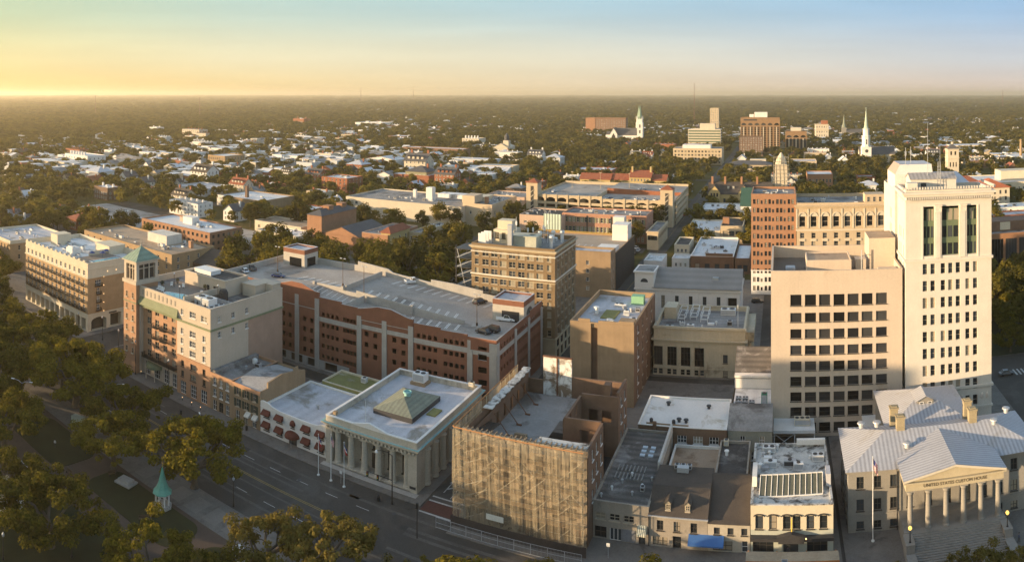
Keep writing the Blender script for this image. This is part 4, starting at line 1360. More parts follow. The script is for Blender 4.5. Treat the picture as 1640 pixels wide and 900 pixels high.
# remains of white roof edging along the left wall and on the right front corner
for (x0, y0, x1, y1, z) in ((-0.5, 9.0, 1.5, 31.5, HS + 0.02), (14.0, 0.1, SW, 1.9, HS + 0.05)):
 mb = MB()
 n = 16
 for i in range(n):
  ya, yb = y0 + (y1 - y0) * i / n, y0 + (y1 - y0) * (i + 1) / n
  j = 0.12 * (i % 3)
  mb.box(x0 + j, ya, z, x1 - 0.2 * (i % 2), yb - 0.004, z + 0.18)
 mb.build('roof_remnant', PEEL_ROOF, b.root)
for k in range(9):
 MB().box(0.7, 2.4 + k * 0.75, HS - 1.6 - 0.1 * k, 3.4, 2.62 + k * 0.75, HS - 1.4 - 0.1 * k).build('charred_joist', SHINGLE, b.root)
mb = MB()
mb.box(-0.5, -0.5, HS - 0.6, SW + 0.3, -0.003, HS + 0.15).box(-0.4, -0.4, HS - 1.1, SW + 0.2, -0.003, HS - 0.6)
mb.build('cornice', SOOT, b.root)
for k in range(24):
 MB().box(0.2 + k * 0.97, -0.7, HS + 0.16, 0.45 + k * 0.97, 0.6, HS + 0.34).build('rafter_end', OLD_BRICK, b.root)
MB().box(0, -0.3, 4.0, SW, -0.003, 4.5).box(0, -0.35, 11.2, SW, -0.003, 11.6).build('belt_course', SOOT, b.root)
# scaffold with planks and netting: its own thing
NET = bpy.data.materials.new('sheer_scaffold_netting')
NET.use_nodes = True
t = NET.node_tree
t.nodes.clear()
o = nd(t, 'ShaderNodeOutputMaterial')
mx = nd(t, 'ShaderNodeMixShader')
tp = nd(t, 'ShaderNodeBsdfTransparent')
df = nd(t, 'ShaderNodeBsdfDiffuse')
tl = nd(t, 'ShaderNodeBsdfTranslucent')
m2 = nd(t, 'ShaderNodeMixShader')
tc = nd(t, 'ShaderNodeTexCoord')
mp = nd(t, 'ShaderNodeMapping')
mp.inputs['Scale'].default_value = (0.32, 0.32, 0.2)
nz = nd(t, 'ShaderNodeTexNoise', Scale=1.0, Detail=5.0, Roughness=0.6, Distortion=0.5)
mr = nd(t, 'ShaderNodeMapRange')
mr.inputs[1].default_value = 0.3
mr.inputs[2].default_value = 0.7
mr.inputs[3].default_value = 0.20
mr.inputs[4].default_value = 0.62
df.inputs[0].default_value = (0.48, 0.42, 0.31, 1)
tl.inputs[0].default_value = (0.48, 0.40, 0.27, 1)
m2.inputs[0].default_value = 0.4
t.links.new(tc.outputs['Object'], mp.inputs[0])
t.links.new(mp.outputs[0], nz.inputs['Vector'])
t.links.new(nz.outputs[0], mr.inputs[0])
t.links.new(mr.outputs[0], mx.inputs[0])
t.links.new(df.outputs[0], m2.inputs[1])
t.links.new(tl.outputs[0], m2.inputs[2])
t.links.new(tp.outputs[0], mx.inputs[1])
t.links.new(m2.outputs[0], mx.inputs[2])
t.links.new(mx.outputs[0], o.inputs[0])
r_ = thing('scaffold', 'tall steel scaffold with diagonal braces and sheer golden netting around the roofless shell building', 'scaffold', (SX, SY, 0))
PIPE = mat('yellowed_scaffold_pipe', (0.37, 0.33, 0.25), 0.6, 0.15, 1, 5)
fr_ = MB()
xs = [-1.6 + i * 2.27 for i in range(12)]
for x in xs:
 for y in (-1.9, -0.75):
  fr_.tube((x, y, 0), (x, y, 18.2), 0.045, n=5)
for z in [2.4 + 2.0 * k for k in range(8)]:
 for y in (-0.75,):
  fr_.tube((xs[0], y, z), (xs[-1], y, z), 0.035, n=4)
ys = [-1.9 + i * 2.5 for i in range(14)]
for y in ys[1:]:
 fr_.tube((-1.6, y, 0), (-1.6, y, 18.2), 0.06, n=5)
for z in [2.4 + 2.0 * k for k in range(8)]:
 fr_.tube((-1.6, ys[0], z), (-1.6, ys[-1], z), 0.05, n=5)
fr_.build('pole_frame', PIPE, r_)
rr = random.Random(3)
for k in range(30):
 dg_ = MB()
 i = rr.randrange(0, 11)
 z = 2.4 + 2.0 * rr.randrange(0, 7)
 if rr.random() < 0.75:
  dg_.tube((xs[i], -1.98, z), (xs[i + 1], -1.98, z + 2.0), 0.06, n=5)
 else:
  dg_.tube((xs[i + 1], -1.98, z), (xs[i], -1.98, z + 2.0), 0.06, n=5)
 dg_.build('diagonal_brace', PIPE, r_)
for k in range(8):
 MB().tube((xs[1], -1.98, 2.4 + 2 * k - 0.5), (xs[3], -1.98, 2.4 + 2 * k + 1.6), 0.06, n=5).build('diagonal_brace', PIPE, r_)
for z in [4.35 + 2.0 * k for k in range(7)]:
 MB().box(xs[0], -1.85, z, xs[-1], -0.8, z + 0.06).build('plank_deck', mat('scaffold_planks', (0.32, 0.22, 0.12), 0.9, 0.2), r_)
rr = random.Random(8)
mb = MB()
nu, nz_ = 90, 26
def sag(u, z, seed):
 k = math.sin(u * 1.7 + seed) * 0.10 + math.sin(u * 4.3 + 1.3 * seed + 0.2 * z) * 0.06 + math.sin(u * 9.1 + 0.5 * z) * 0.035
 return k
L_ = xs[-1] - xs[0] + 0.3
for i in range(nu):
 for j in range(nz_):
  q = []
  for (a, c) in ((i, j), (i + 1, j), (i + 1, j + 1), (i, j + 1)):
   u = L_ * a / nu
   z = 1.8 + 16.0 * c / nz_
   q.append((xs[0] - 0.15 + u, -2.15 + sag(u, z, 1.0), z))
  mb.face(q)
mb.build('netting', NET, r_, smooth=True)
mb = MB()
L2 = ys[-1] - ys[0] + 0.2
for i in range(60):
 for j in range(nz_):
  q = []
  for (a, c) in ((i, j), (i + 1, j), (i + 1, j + 1), (i, j + 1)):
   u = L2 * a / 60
   z = 1.8 + 15.8 * c / nz_
   q.append((-1.85 + sag(u, z, 2.4), ys[0] - 0.2 + u, z))
  mb.face(q[::-1])
mb.build('netting', NET, r_, smooth=True)
MB().box(-2.0, -2.4, 0.02, 24, -2.3, 1.9).build('hoarding', mat('dark_hoarding', (0.06, 0.05, 0.045), 0.9), r_)
MB().box(5.2, -2.34, 3.0, 8.6, -2.28, 4.0).build('banner', mat('pale_banner', (0.62, 0.62, 0.56), 0.8, 0.1, 2.0, 4), r_)
MB().tube((-1.6, -2.0, 18.2), (23.4, -2.0, 17.9), 0.09).tube((-1.7, -1.9, 18.25), (-1.7, 30, 18.1), 0.14).build('top_rail', mat('orange_timber', (0.42, 0.20, 0.08), 0.8), r_)
# kerbside fence around the works
r_ = thing('works_fence', 'temporary mesh fence panels along the kerb in front of the scaffold', 'fence', (SX, SY - 4.4, 0))
for k in range(9):
 p = MB()
 x0, x1 = -4 + k * 3.1, -4 + k * 3.1 + 3.0
 p.tube((x0, 0, 0), (x0, 0, 2.0), 0.04).tube((x1, 0, 0), (x1, 0, 2.0), 0.04).tube((x0, 0, 1.98), (x1, 0, 1.98), 0.035).tube((x0, 0, 0.15), (x1, 0, 0.15), 0.035).tube((x0, 0, 1.05), (x1, 0, 1.05), 0.03)
 for q in range(1, 12):
  p.tube((x0 + q * 0.25, 0, 0.15), (x0 + q * 0.25, 0, 1.98), 0.015, n=4)
 p.build('fence_panel', GREY_METAL, r_)
# == FRONT ROW ALONG THE STREET (right of the scaffold)
YR = 121.6
GREIGE = mat('greige_stucco', (0.30, 0.265, 0.22), 0.9, 0.14, 0.25, 3, streak=0.5, stain=(0.17, 0.15, 0.125), stain_amt=0.25)
b = Bld('shop_building', 'greige two storey shop with long dark ribbed flat roof beside the scaffolded building', -33.4, YR, 10.2, 28.0, cat='shop')
for u in (1.4, 4.0, 6.6):
 b.win('F', u, 3.6, 1.9, 1.2, fc='tan', nx=2, nz=2)
b.win('F', 1.4, 0.3, 2.2, 2.0, fc='dark', nx=2, sill=False, name='shop_window')
b.win('F', 4.2, 0.1, 2.2, 2.2, fc='white', nx=3, nz=1, sill=False, name='door')
b.win('F', 9.0, 0.1, 1.2, 2.2, fc='dark', sill=False, name='door')
b.wall(6.7, [GREIGE])
RIBROOF = mat('dark_ribbed_roof', (0.115, 0.105, 0.095), 0.85, 0.25, 0.25, 3, rib=('Y', 4, 0.2), stain=(0.22, 0.205, 0.19), stain_amt=0.35, stain_scale=0.2)
b.flat_roof(6.4, RIBROOF, 0.35, 0.3, GREIGE)
MB().box(5.2, -0.06, 0.2, 7.8, -0.004, 2.4).build('boarded_panel', mat('grey_blue_board', (0.16, 0.17, 0.19), 0.8), b.root)
aw = awning(b.root, (9.0, 0, 2.4), 0, 1.6, 1.2, 1.1, mat('striped_awning', (0.45, 0.45, 0.36), 0.8, 0.05, rib=('X', 24, 0.75)))
for k in range(16):
 MB().box(0, 0, 0, 0.25, 2.2, 0.25).build('roof_batten', mat('weathered_batten', (0.25, 0.24, 0.22), 0.9), b.root, (1.8 + (k % 8) * 0.75, 8.5 + (k // 8) * 2.8, 6.42))
for k in range(6):
 MB().box(0, 0, 0, 1.0, 0.8, 0.25).build('skylight', mat('pale_blue_skylight', (0.5, 0.58, 0.65), 0.3), b.root, (5.0 + 1.7 * (k % 2), 17.5 + 1.6 * (k // 2), 6.42))
for k in range(7):
 roof_vent(b.root, 1.0 + 1.35 * k, 2.0 + (k * 2.7) % 9, 6.4, 0.16, 0.5, WHITE_METAL if k % 2 else None)
ac_unit(b.root, 8.0, 5.5, 6.4, 0.8, 0.8, 0.9)
MB().box(9.7, 12.0, 6.9, 10.15, 27.9, 8.6).build('side_parapet', mat('pale_render', (0.5, 0.48, 0.44), 0.9, 0.15), b.root)
b = Bld('shop_building', 'grey stucco shop with dark mansard roof and two small dormers in the front row', -23.15, YR, 10.4, 12.0, cat='shop')
for u in (2.0, 5.0, 8.0):
 b.win('F', u, 3.0, 1.15, 1.75, fc='dark', nx=2)
b.win('F', 2.0, 0.35, 2.6, 1.5, fc='dark', nx=3, sill=False, name='shop_window')
b.win('F', 5.0, 0.1, 1.5, 2.1, fc='dark', nx=1, sill=False, name='door')
b.wall(5.7, [GREIGE])
mb = MB()
mb.face([(-0.1, -0.25, 5.7), (10.5, -0.25, 5.7), (10.5, 4.6, 8.4), (-0.1, 4.6, 8.4)])
mb.face([(-0.1, 4.6, 8.4), (10.5, 4.6, 8.4), (10.5, 12.0, 8.2), (-0.1, 12.0, 8.2)])
mb.face([(-0.1, -0.25, 5.7), (-0.1, 4.6, 8.4), (-0.1, 12, 8.2), (-0.1, 12, 5.7)])
mb.face([(10.5, -0.25, 5.7), (10.5, 12, 5.7), (10.5, 12, 8.2), (10.5, 4.6, 8.4)])
mb.face([(-0.1, 12, 5.7), (-0.1, 12, 8.2), (10.5, 12, 8.2), (10.5, 12, 5.7)])
mb.build('mansard_roof', SHINGLE, b.root)
for u in (3.3, 6.8):
 d = MB()
 gable_roof(d, u - 0.55, 0.9, u + 0.55, 4.4, 7.35, 0.5, 0.12, 'y', 0, 0.08, 1)
 d.face([(u - 0.5, 0.9, 6.2), (u + 0.5, 0.9, 6.2), (u + 0.5, 0.9, 7.4), (u - 0.5, 0.9, 7.4)], 1)
 d.face([(u - 0.5, 0.9, 6.2), (u - 0.5, 0.9, 7.4), (u - 0.5, 3.8, 7.4), (u - 0.5, 3.8, 6.2)], 0)
 d.face([(u + 0.5, 0.9, 6.2), (u + 0.5, 3.8, 6.2), (u + 0.5, 3.8, 7.4), (u + 0.5, 0.9, 7.4)], 0)
 do = d.build('dormer', [SHINGLE, mat('tan_trim_paint', (0.42, 0.37, 0.28), 0.8)], b.root)
 put_window(do, (u, 0.86, 6.35), 0, 0.75, 0.9, fc='tan', nx=2)
MB().box(-0.15, -0.45, 5.5, 10.55, -0.003, 5.69).build('gutter', GREY_METAL, b.root)
MB().tube((-0.05, -0.12, 0), (-0.05, -0.12, 5.5), 0.08).build('downpipe', DARK_METAL, b.root)
MB().box(3.6, 9.4, 8.3, 5.8, 10.6, 9.2).build('vent_housing', GREY_METAL, b.root)
for k in range(3):
 ac_unit(b.root, 3.4 + k * 1.2, 11.0, 8.2, 0.9, 0.8, 0.9)
aw = awning(b.root, (9.3, 0, 2.0), 0, 6.2, 1.7, 0.9, BLUE_CANVAS)
aw.location.x = 10.2
b = Bld('shop_building', 'narrow pale stucco shop with steep dark shingle roof and part of a blue awning', -12.7, YR, 7.4, 10.0, cat='shop')
for u in (1.6, 4.0, 6.4):
 b.win('F', u, 3.1, 1.05, 1.2, fc='dark', nx=2)
b.win('F', 6.5, 0.1, 1.1, 2.0, fc='white', sill=False, name='door')
b.win('F', 2.6, 0.3, 3.4, 1.7, fc='dark', nx=3, sill=False, name='shop_window')
b.wall(4.9, [mat('pale_greige_stucco', (0.40, 0.36, 0.29), 0.9, 0.12, streak=0.4)])
mb = MB()
mb.face([(0.0, -0.2, 4.95), (7.35, -0.2, 4.95), (7.35, 9.4, 8.6), (0.0, 9.4, 8.6)])
mb.face([(7.35, -0.2, 4.95), (7.35, 9.95, 4.95), (7.35, 9.95, 8.5), (7.35, 9.4, 8.6)])
mb.face([(0, -0.2, 4.95), (0, 9.4, 8.6), (0, 9.95, 8.5), (0, 9.95, 4.95)])
mb.face([(0, 9.4, 8.6), (7.35, 9.4, 8.6), (7.35, 9.95, 8.5), (0, 9.95, 8.5)])
mb.build('roof', SHINGLE, b.root)
b2 = Bld('rear_wing', 'black roofed rear wing behind the narrow pale shop', -12.5, 131.65, 6.2, 15.0, cat='building')
b2.wall(7.0, [GREIGE])
b2.flat_roof(6.6, BLACK_ROOF, 0.4, 0.25, GREIGE)
roof_vent(b2.root, 1.6, 10, 6.6, 0.3, 0.8, WHITE_METAL)
ac_unit(b2.root, 1.2, 14, 6.6, 1.0, 1.0, 1.2, CREAM)
b = Bld('restaurant_building', 'cream two storey restaurant with arched window hoods and slanting greenhouse skylight on a peeling roof', -5.2, YR, 14.4, 21.5, cat='restaurant')
us = [1.5, 3.9, 6.3, 8.0, 10.4, 12.7]
for u in us:
 b.win('F', u, 4.3, 1.35, 2.3, fc='dark', nx=1, nz=2)
for u in (2.2, 11.6):
 b.win('F', u, 0.3, 3.6, 2.3, fc='dark', nx=3, sill=False, name='shop_window')
b.win('F', 7.0, 0.2, 2.6, 2.6, fc='dark', nx=2, sill=False, name='door')
b.wall(8.4, [CREAM, mat('sage_grey_stucco', (0.40, 0.42, 0.36), 0.9, 0.1)], lambda s_, u, z: 1 if z < 4.2 else 0, {'F': ((), (4.2,))})
b.flat_roof(8.05, PEEL_ROOF, 0.35, 0.35, PEEL_ROOF)
for u in us:
 n = 8
 mb = MB()
 w_ = 1.0
 arc = [(u - w_ * math.cos(PI * i / n), 6.55 + 0.42 * math.sin(PI * i / n)) for i in range(n + 1)]
 inn = [(u - w_ * 0.85 * math.cos(PI * i / n), 6.55 + 0.26 * math.sin(PI * i / n)) for i in range(n + 1)]
 for i in range(n):
  (xa, za), (xb, zb) = arc[i], arc[i + 1]
  (xc, zc), (xd, zd) = inn[i], inn[i + 1]
  mb.face([(xc, -0.22, zc), (xd, -0.22, zd), (xb, -0.22, zb), (xa, -0.22, za)])
  mb.face([(xa, -0.22, za), (xb, -0.22, zb), (xb, 0, zb), (xa, 0, za)])
  mb.face([(xc, 0, zc), (xd, 0, zd), (xd, -0.22, zd), (xc, -0.22, zc)])
 mb.build('window_hood', DARK_METAL, b.root)
mb = MB().box(0, -1.1, 2.75, 14.4, -0.004, 3.3).box(4.8, -1.4, 2.6, 9.3, -1.101, 3.6)
mb.face([(4.6, -1.42, 3.62), (9.5, -1.42, 3.62), (7.05, -1.42, 4.3)])
mb.face([(4.6, -0.5, 3.62), (4.6, -1.42, 3.62), (7.05, -1.42, 4.3), (7.05, -0.5, 4.3)])
mb.face([(9.5, -1.42, 3.62), (9.5, -0.5, 3.62), (7.05, -0.5, 4.3), (7.05, -1.42, 4.3)])
mb.build('black_shopfront_canopy', DARK_METAL, b.root)
MB().tube((7.15, -0.6, 3.4), (7.15, -0.6, 6.6), 0.12).build('hanging_sign', mat('yellow_sign', (0.6, 0.42, 0.06), 0.6), b.root)
MB().lathe(0, 0, [(0.05, 0), (0.16, 0.15), (0.05, 0.3)], 8).build('lantern', LAMP_WARM, b.root, (9.6, -1.2, 3.2))
# slanting greenhouse skylight
G_SKY = mat('olive_skylight_glass', (0.10, 0.10, 0.07), 0.15, 0.1, 1, 2, spec=0.6)
gs = MB()
A0, A1 = (1.4, 3.0, 8.15), (12.8, 3.9, 8.15)
B0, B1 = (1.6, 5.9, 10.5), (12.9, 6.8, 10.5)
gs.face([A0, A1, B1, B0], 0)
gs.face([A0, B0, (1.5, 6.0, 8.1)], 1)
gs.face([A1, (12.9, 6.9, 8.1), B1], 1)
so = gs.build('greenhouse_skylight', [G_SKY, WHITE_WALL], b.root)
for k in range(12):
 f = k / 11
 pa = [A0[i] + (A1[i] - A0[i]) * f for i in range(3)]
 pb = [B0[i] + (B1[i] - B0[i]) * f for i in range(3)]
 MB().tube((pa[0], pa[1] - 0.03, pa[2] + 0.02), (pb[0], pb[1] - 0.03, pb[2] + 0.04), 0.07, n=4).build('glazing_bar', WHITE_WALL, so)
MB().tube(A0, A1, 0.12, n=4).build('skylight_rail', WHITE_WALL, so)
MB().tube(B0, B1, 0.13, n=4).build('skylight_rail', WHITE_WALL, so)
mb = MB()
mb.face([B0, B1, (13.0, 9.5, 8.3), (1.5, 8.6, 8.3)])
mb.build('skylight_back_slope', PEEL_ROOF, so)
MB().box(0.05, 5.5, 8.57, 0.9, 10.5, 10.4).build('chimney_breast', WHITE_WALL, b.root)
MB().box(13.5, 5.5, 8.57, 14.35, 8.5, 10.8).build('chimney_breast', BLUE_ROOF, b.root)
roof_clutter(b, 1, 12, 13.4, 20.5, 8.06, 12, 21)
MB().box(8.5, 20.6, 8.57, 14.3, 21.4, 9.6).build('rear_parapet', WHITE_WALL, b.root)
# sidewalk dining enclosure and blue boom lift in front of the restaurant
r_ = thing('dining_shed', 'orange timber sidewalk dining shed in front of the cream restaurant', 'shed', (-5.6, 115.9, 0))
MB().box(0, 0, 0.02, 15.2, 0.12, 1.1).box(-0.2, -0.14, 2.2, 15.4, -0.101, 2.56).build('railing_board', mat('orange_board', (0.45, 0.18, 0.06), 0.8), r_)
for x in (0.15, 5, 10, 15):
 for y in (0.2, 2.8):
  MB().box(x - 0.08, y - 0.08, 0, x + 0.08, y + 0.08, 2.4).build('post', mat('orange_board', None), r_)
MB().box(-0.2, -0.1, 2.4, 15.4, 2.4, 2.52).build('roof_panel', mat('weathered_tan_panel', (0.33, 0.27, 0.19), 0.9), r_)
r_ = thing('boom_lift', 'small blue boom lift with folded arm parked in front of the restaurant', 'lift', (-0.6, 113.9, 0))
MB().box(-1.0, -0.7, 0.3, 1.0, 0.7, 1.0).build('chassis', BLUE_CANVAS, r_)
for sx in (-0.75, 0.75):
 for sy in (-0.75, 0.6):
  w_ = MB()
  w_.tube((sx, sy, 0.35), (sx, sy + 0.2, 0.35), 0.35, n=12)
  w_.build('wheel', DARK_METAL, r_)
MB().tube((0.2, 0, 1.0), (-1.6, 0, 2.6), 0.14, n=6).tube((-1.6, 0, 2.6), (0.9, 0, 3.4), 0.12, n=6).build('arm', BLUE_CANVAS, r_)
MB().ring(0.8, -0.5, 1.8, 0.5, 0.06, 2.9, 3.9).box(0.8, -0.5, 2.84, 1.8, 0.5, 2.9).build('basket', GREY_METAL, r_)
# -- second row behind
b = Bld('warehouse', 'dark brick low building with broad white flat roof behind the front row', -31.0, 150.2, 19.4, 15.0, cat='warehouse')
b.row('F', even(1, 18.4, 5), [4.3], 2.0, 1.6, fc='white', nx=3)
b.win('F', 9.5, 0.2, 2.4, 2.6, fc='dark', nx=2)
b.wall(7.6, [DARK_BRICK])
b.flat_roof(7.3, mat('chalk_white_roof', (0.64, 0.63, 0.60), 0.8, 0.08, 0.2, 2, stain=(0.42, 0.38, 0.30), stain_amt=0.12), 0.25, 0.3, WHITE_WALL)
for (x, y) in ((5.0, 11), (14.5, 10.5), (8.6, 3.2), (10.2, 3.0)):
 roof_vent(b.root, x, y, 7.3, 0.35, 0.6, DARK_METAL)
for x in (2.6, 7.6):
 MB().lathe(0, 0, [(0.4, 0), (0.4, 0.9), (0.15, 1.1)], 8).build('exhaust_fan', DARK_METAL, b.root, (x, 1.8, 7.3))
MB().box(1.6, 1.0, 7.31, 11, 1.15, 7.7).build('pipe_run', OLD_BRICK, b.root)
MB().box(3.3, -0.5, 5, 4.1, -0.003, 8.6).build('chimney', DARK_BRICK, b.root)
b = Bld('grey_building', 'narrow grey-green stucco building with dark sloped front roof and machines behind it', -11.4, 151.0, 9.6, 34.0)
for z in (0.8, 4.2):
 b.row('F', [3.0, 5.6, 7.8] if z < 2 else [3.2, 7.4], [z], 1.1, 1.8, fc='white', nx=2)
b.wall(7.2, [mat('grey_green_stucco', (0.28, 0.275, 0.225), 0.9, 0.14, streak=0.4)])
mb = MB()
mb.face([(-0.1, -0.3, 7.2), (9.7, -0.3, 7.2), (9.7, 8.0, 9.6), (-0.1, 8.0, 9.6)])
mb.face([(-0.1, 8, 9.6), (9.7, 8, 9.6), (9.7, 8.0, 7.2), (-0.1, 8.0, 7.2)])
mb.face([(-0.1, -0.3, 7.2), (-0.1, 8, 9.6), (-0.1, 8, 7.2)])
mb.face([(9.7, -0.3, 7.2), (9.7, 8, 7.2), (9.7, 8, 9.6)])
mb.build('front_roof', GREY_ROOF, b.root)
mb = MB()
mb.face([(0.3, 8.1, 7.0), (9.3, 8.1, 7.0), (9.3, 22, 7.0), (0.3, 22, 7.0)])
mb.build('roof', WHITE_ROOF, b.root)
MB().box(0.05, 22, 7.1, 9.55, 33.9, 10.2).build('rear_block', WHITE_WALL, b.root)
mb = MB()
mb.face([(-0.1, 21.8, 9.6), (9.7, 21.8, 9.6), (9.7, 34, 13.2), (-0.1, 34, 13.2)])
mb.face([(-0.1, 21.8, 9.6), (-0.1, 34, 13.2), (-0.1, 34, 7.2), (-0.1, 21.8, 7.2)])
mb.face([(9.7, 21.8, 9.6), (9.7, 21.8, 7.2), (9.7, 34, 7.2), (9.7, 34, 13.2)])
mb.build('rear_roof', RIBROOF, b.root)
for k in range(5):
 ac_unit(b.root, 1.5 + 1.6 * (k % 3), 12.5 + 2.0 * (k // 3), 7.0, 1.4, 1.1, 1.2, None, 2)
ac_unit(b.root, 7.6, 13.5, 7.0, 1.4, 1.3, 2.6, mat('green_machine_paint', (0.03, 0.20, 0.12), 0.6), 1)
MB().box(0.4, 10.4, 7.0, 9.2, 10.55, 7.9).build('safety_rail', GREY_METAL, b.root)
b = Bld('yard_building', 'low pale flat roofed annex in the yard behind the mansard shop', -22.5, 135.2, 10.0, 13.5, cat='annex')
b.wall(4.6, [WHITE_WALL])
b.flat_roof(4.2, TAN_ROOF, 0.4, 0.3, WHITE_WALL)
BLOCKED.append((-35, 118, 12, 190))
# == CUSTOM HOUSE WITH PORTICO
CX, CY = 12.3, 126.6
b = Bld('courthouse', 'grey granite custom house with pedimented six column portico, wide steps and pale ribbed metal roof', CX, CY, 37.0, 16.0, cat='government building')
GRAN = mat('grey_granite', (0.24, 0.225, 0.20), 0.85, 0.13, 0.25, 3, streak=0.35, stain=(0.2, 0.185, 0.16), stain_amt=0.15)
us = [2.2, 5.4, 8.4] + [28.6, 31.6, 34.8]
for z, hh in ((0.7, 1.4), (4.0, 2.1), (8.0, 2.2)):
 for u in us:
  b.win('F', u, z, 1.35, hh, fc='dark', nx=2, sill=True)
 for u in (2.6, 6.3, 10, 13.4):
  b.win('L', u, z, 1.35, hh, fc='dark', nx=2)
 if z > 1:
  for u in (11.4, 14.9, 18.5, 22.1, 25.6):
   door = z < 5 and u in (14.9, 18.5, 22.1)
   b.win('F', u, 3.7 if door else z, 1.5 if door else 1.2, 3.0 if door else hh, fc='dark', nx=2, sill=not door, name='door' if door else 'window')
b.wall(11.3, [GRAN])
b.cornice(10.9, 0.5, 0.5, GRAN)
b.band(3.2, 0.12, 0.25, GRAN, 'belt_course')
SEAMX = mat('ribbed_metal_roof', (0.35, 0.355, 0.38), 0.55, 0.12, 0.15, 2, rib=('X', 10, 0.2), stain=(0.3, 0.29, 0.28), stain_amt=0.1)
SEAMY = mat('ribbed_metal_roof_across', (0.35, 0.355, 0.38), 0.55, 0.12, 0.15, 2, rib=('Y', 10, 0.2), stain=(0.3, 0.29, 0.28), stain_amt=0.1)
mb = MB()
hip_roof(mb, 0, 0, 37, 16, 11.42, 3.2, 0.55)
mb.build('main_roof', [SEAMX, SEAMY], b.root)
# rear wing
mb = MB().box(9.5, 16.005, 0, 27.5, 33, 11.3)
mb.build('rear_wing_wall', GRAN, b.root)
mb = MB()
hip_roof(mb, 9.5, 14, 27.5, 33, 11.45, 3.8, 0.5, along='y')
mb.build('rear_roof', [SEAMX, SEAMY], b.root)
mb = MB()
gable_roof(mb, 16.6, 19.5, 20.4, 24.5, 14.6, 0.9, 0.3, 'y', 0, 0.1, 1)
mb.box(16.8, 19.6, 12, 20.2, 24.4, 14.6, 1)
dm = mb.build('dormer', [SEAMY, GRAN], b.root)
for u in (17.6, 19.4):
 put_window(dm, (u, 19.58, 13.4), 0, 0.9, 0.9, fc='white')
# portico
PX0, PX1, PY = 9.6, 27.4, -5.6
mb = MB()
for k in range(17):
 mb.box(PX0 + 0.9, PY - 1.0 - 0.36 * (17 - k), 0.2 * k, PX1 - 0.9, PY - 1.0 - 0.36 * (16 - k), 0.2 * k + 0.2)
mb.build('front_steps', GRAN, b.root)
MB().box(PX0 - 0.4, PY - 0.98, 0, PX1 + 0.4, -0.004, 3.42).build('portico_base', GRAN, b.root)
for x in (PX0 - 0.6, PX1 - 0.85):
 mb = MB().box(x, PY - 7.6, 0, x + 1.45, PY - 4.2, 1.6).box(x, PY - 4.2, 0, x + 1.45, PY - 1.0, 3.1)
 mb.box(x - 0.1, PY - 7.7, 1.6, x + 1.55, PY - 4.2, 1.75).box(x - 0.1, PY - 4.2, 3.1, x + 1.55, PY - 1.0, 3.25)
 mb.build('stair_cheek_wall', GRAN, b.root)
SAND = mat('warm_portico_stone', (0.40, 0.345, 0.24), 0.9, 0.1, 0.3, 3, streak=0.2)  # entablature and pediment toned lighter and warmer than the granite
cp = MB()
cp.lathe(0, 0, [(0.62, 0), (0.62, 0.25), (0.52, 0.35)] + [(0.52 - 0.09 * i / 5, 0.35 + 5.6 * i / 5) for i in range(6)] + [(0.46, 6.0), (0.62, 6.35), (0.66, 6.75)], 18)
cp.box(-0.68, -0.68, 6.75, 0.68, 0.68, 6.95)
CM = cp.mesh('column', GRAN)
for k in range(6):
 place(CM, 'column', b.root, (PX0 + 0.8 + k * (PX1 - PX0 - 1.6) / 5, PY, 3.42))
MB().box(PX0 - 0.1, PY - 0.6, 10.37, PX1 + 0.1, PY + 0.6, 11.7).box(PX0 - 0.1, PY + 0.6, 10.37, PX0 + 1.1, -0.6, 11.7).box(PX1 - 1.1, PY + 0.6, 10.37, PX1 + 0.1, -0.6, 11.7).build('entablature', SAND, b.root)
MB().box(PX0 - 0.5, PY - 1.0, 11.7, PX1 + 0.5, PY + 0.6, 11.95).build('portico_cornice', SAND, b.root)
xm = (PX0 + PX1) / 2
mb = MB()
mb.face([(PX0, PY - 0.45, 11.95), (PX1, PY - 0.45, 11.95), (xm, PY - 0.45, 13.8)])
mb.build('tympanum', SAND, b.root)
mb = MB()
for (xa, za, xb, zb) in ((PX0 - 0.5, 11.95, xm, 13.95), (xm, 13.95, PX1 + 0.5, 11.95)):
 mb.face([(xa, PY - 1.0, za), (xb, PY - 1.0, zb), (xb, PY - 1.0, zb + 0.4), (xa, PY - 1.0, za + 0.4)])
 mb.face([(xa, PY - 0.4, za), (xa, PY - 1.0, za), (xb, PY - 1.0, zb), (xb, PY - 0.4, zb)][::-1])
mb.build('raking_cornice', mat('pale_raking_cornice', (0.52, 0.47, 0.38), 0.8, 0.08), b.root)
mb = MB()
mb.face([(PX0 - 0.6, PY - 1.05, 12.36), (xm, PY - 1.05, 14.38), (xm, 7.6, 14.38), (PX0 - 0.6, 1.0, 12.36)])
mb.face([(xm, PY - 1.05, 14.38), (PX1 + 0.6, PY - 1.05, 12.36), (PX1 + 0.6, 1.0, 12.36), (xm, 7.6, 14.38)])
mb.build('portico_roof', SEAMY, b.root)
cu_ = bpy.data.curves.new('frieze_lettering', 'FONT')
cu_.body = 'UNITED STATES CUSTOM HOUSE'
cu_.size = 0.78
cu_.align_x = 'CENTER'
cu_.align_y = 'CENTER'
cu_.extrude = 0.02
cu_.materials.append(mat('bronze_letters', (0.08, 0.06, 0.04), 0.6))
to = bpy.data.objects.new('frieze_text', cu_)
COL.objects.link(to)
bpy.context.view_layer.update()
lm = bpy.data.meshes.new_from_object(to.evaluated_get(bpy.context.evaluated_depsgraph_get()))
bpy.data.objects.remove(to)
lo = place(lm, 'frieze_lettering', b.root, (xm, PY - 0.63, 11.1))
lo.rotation_euler = (R(90), 0, 0)
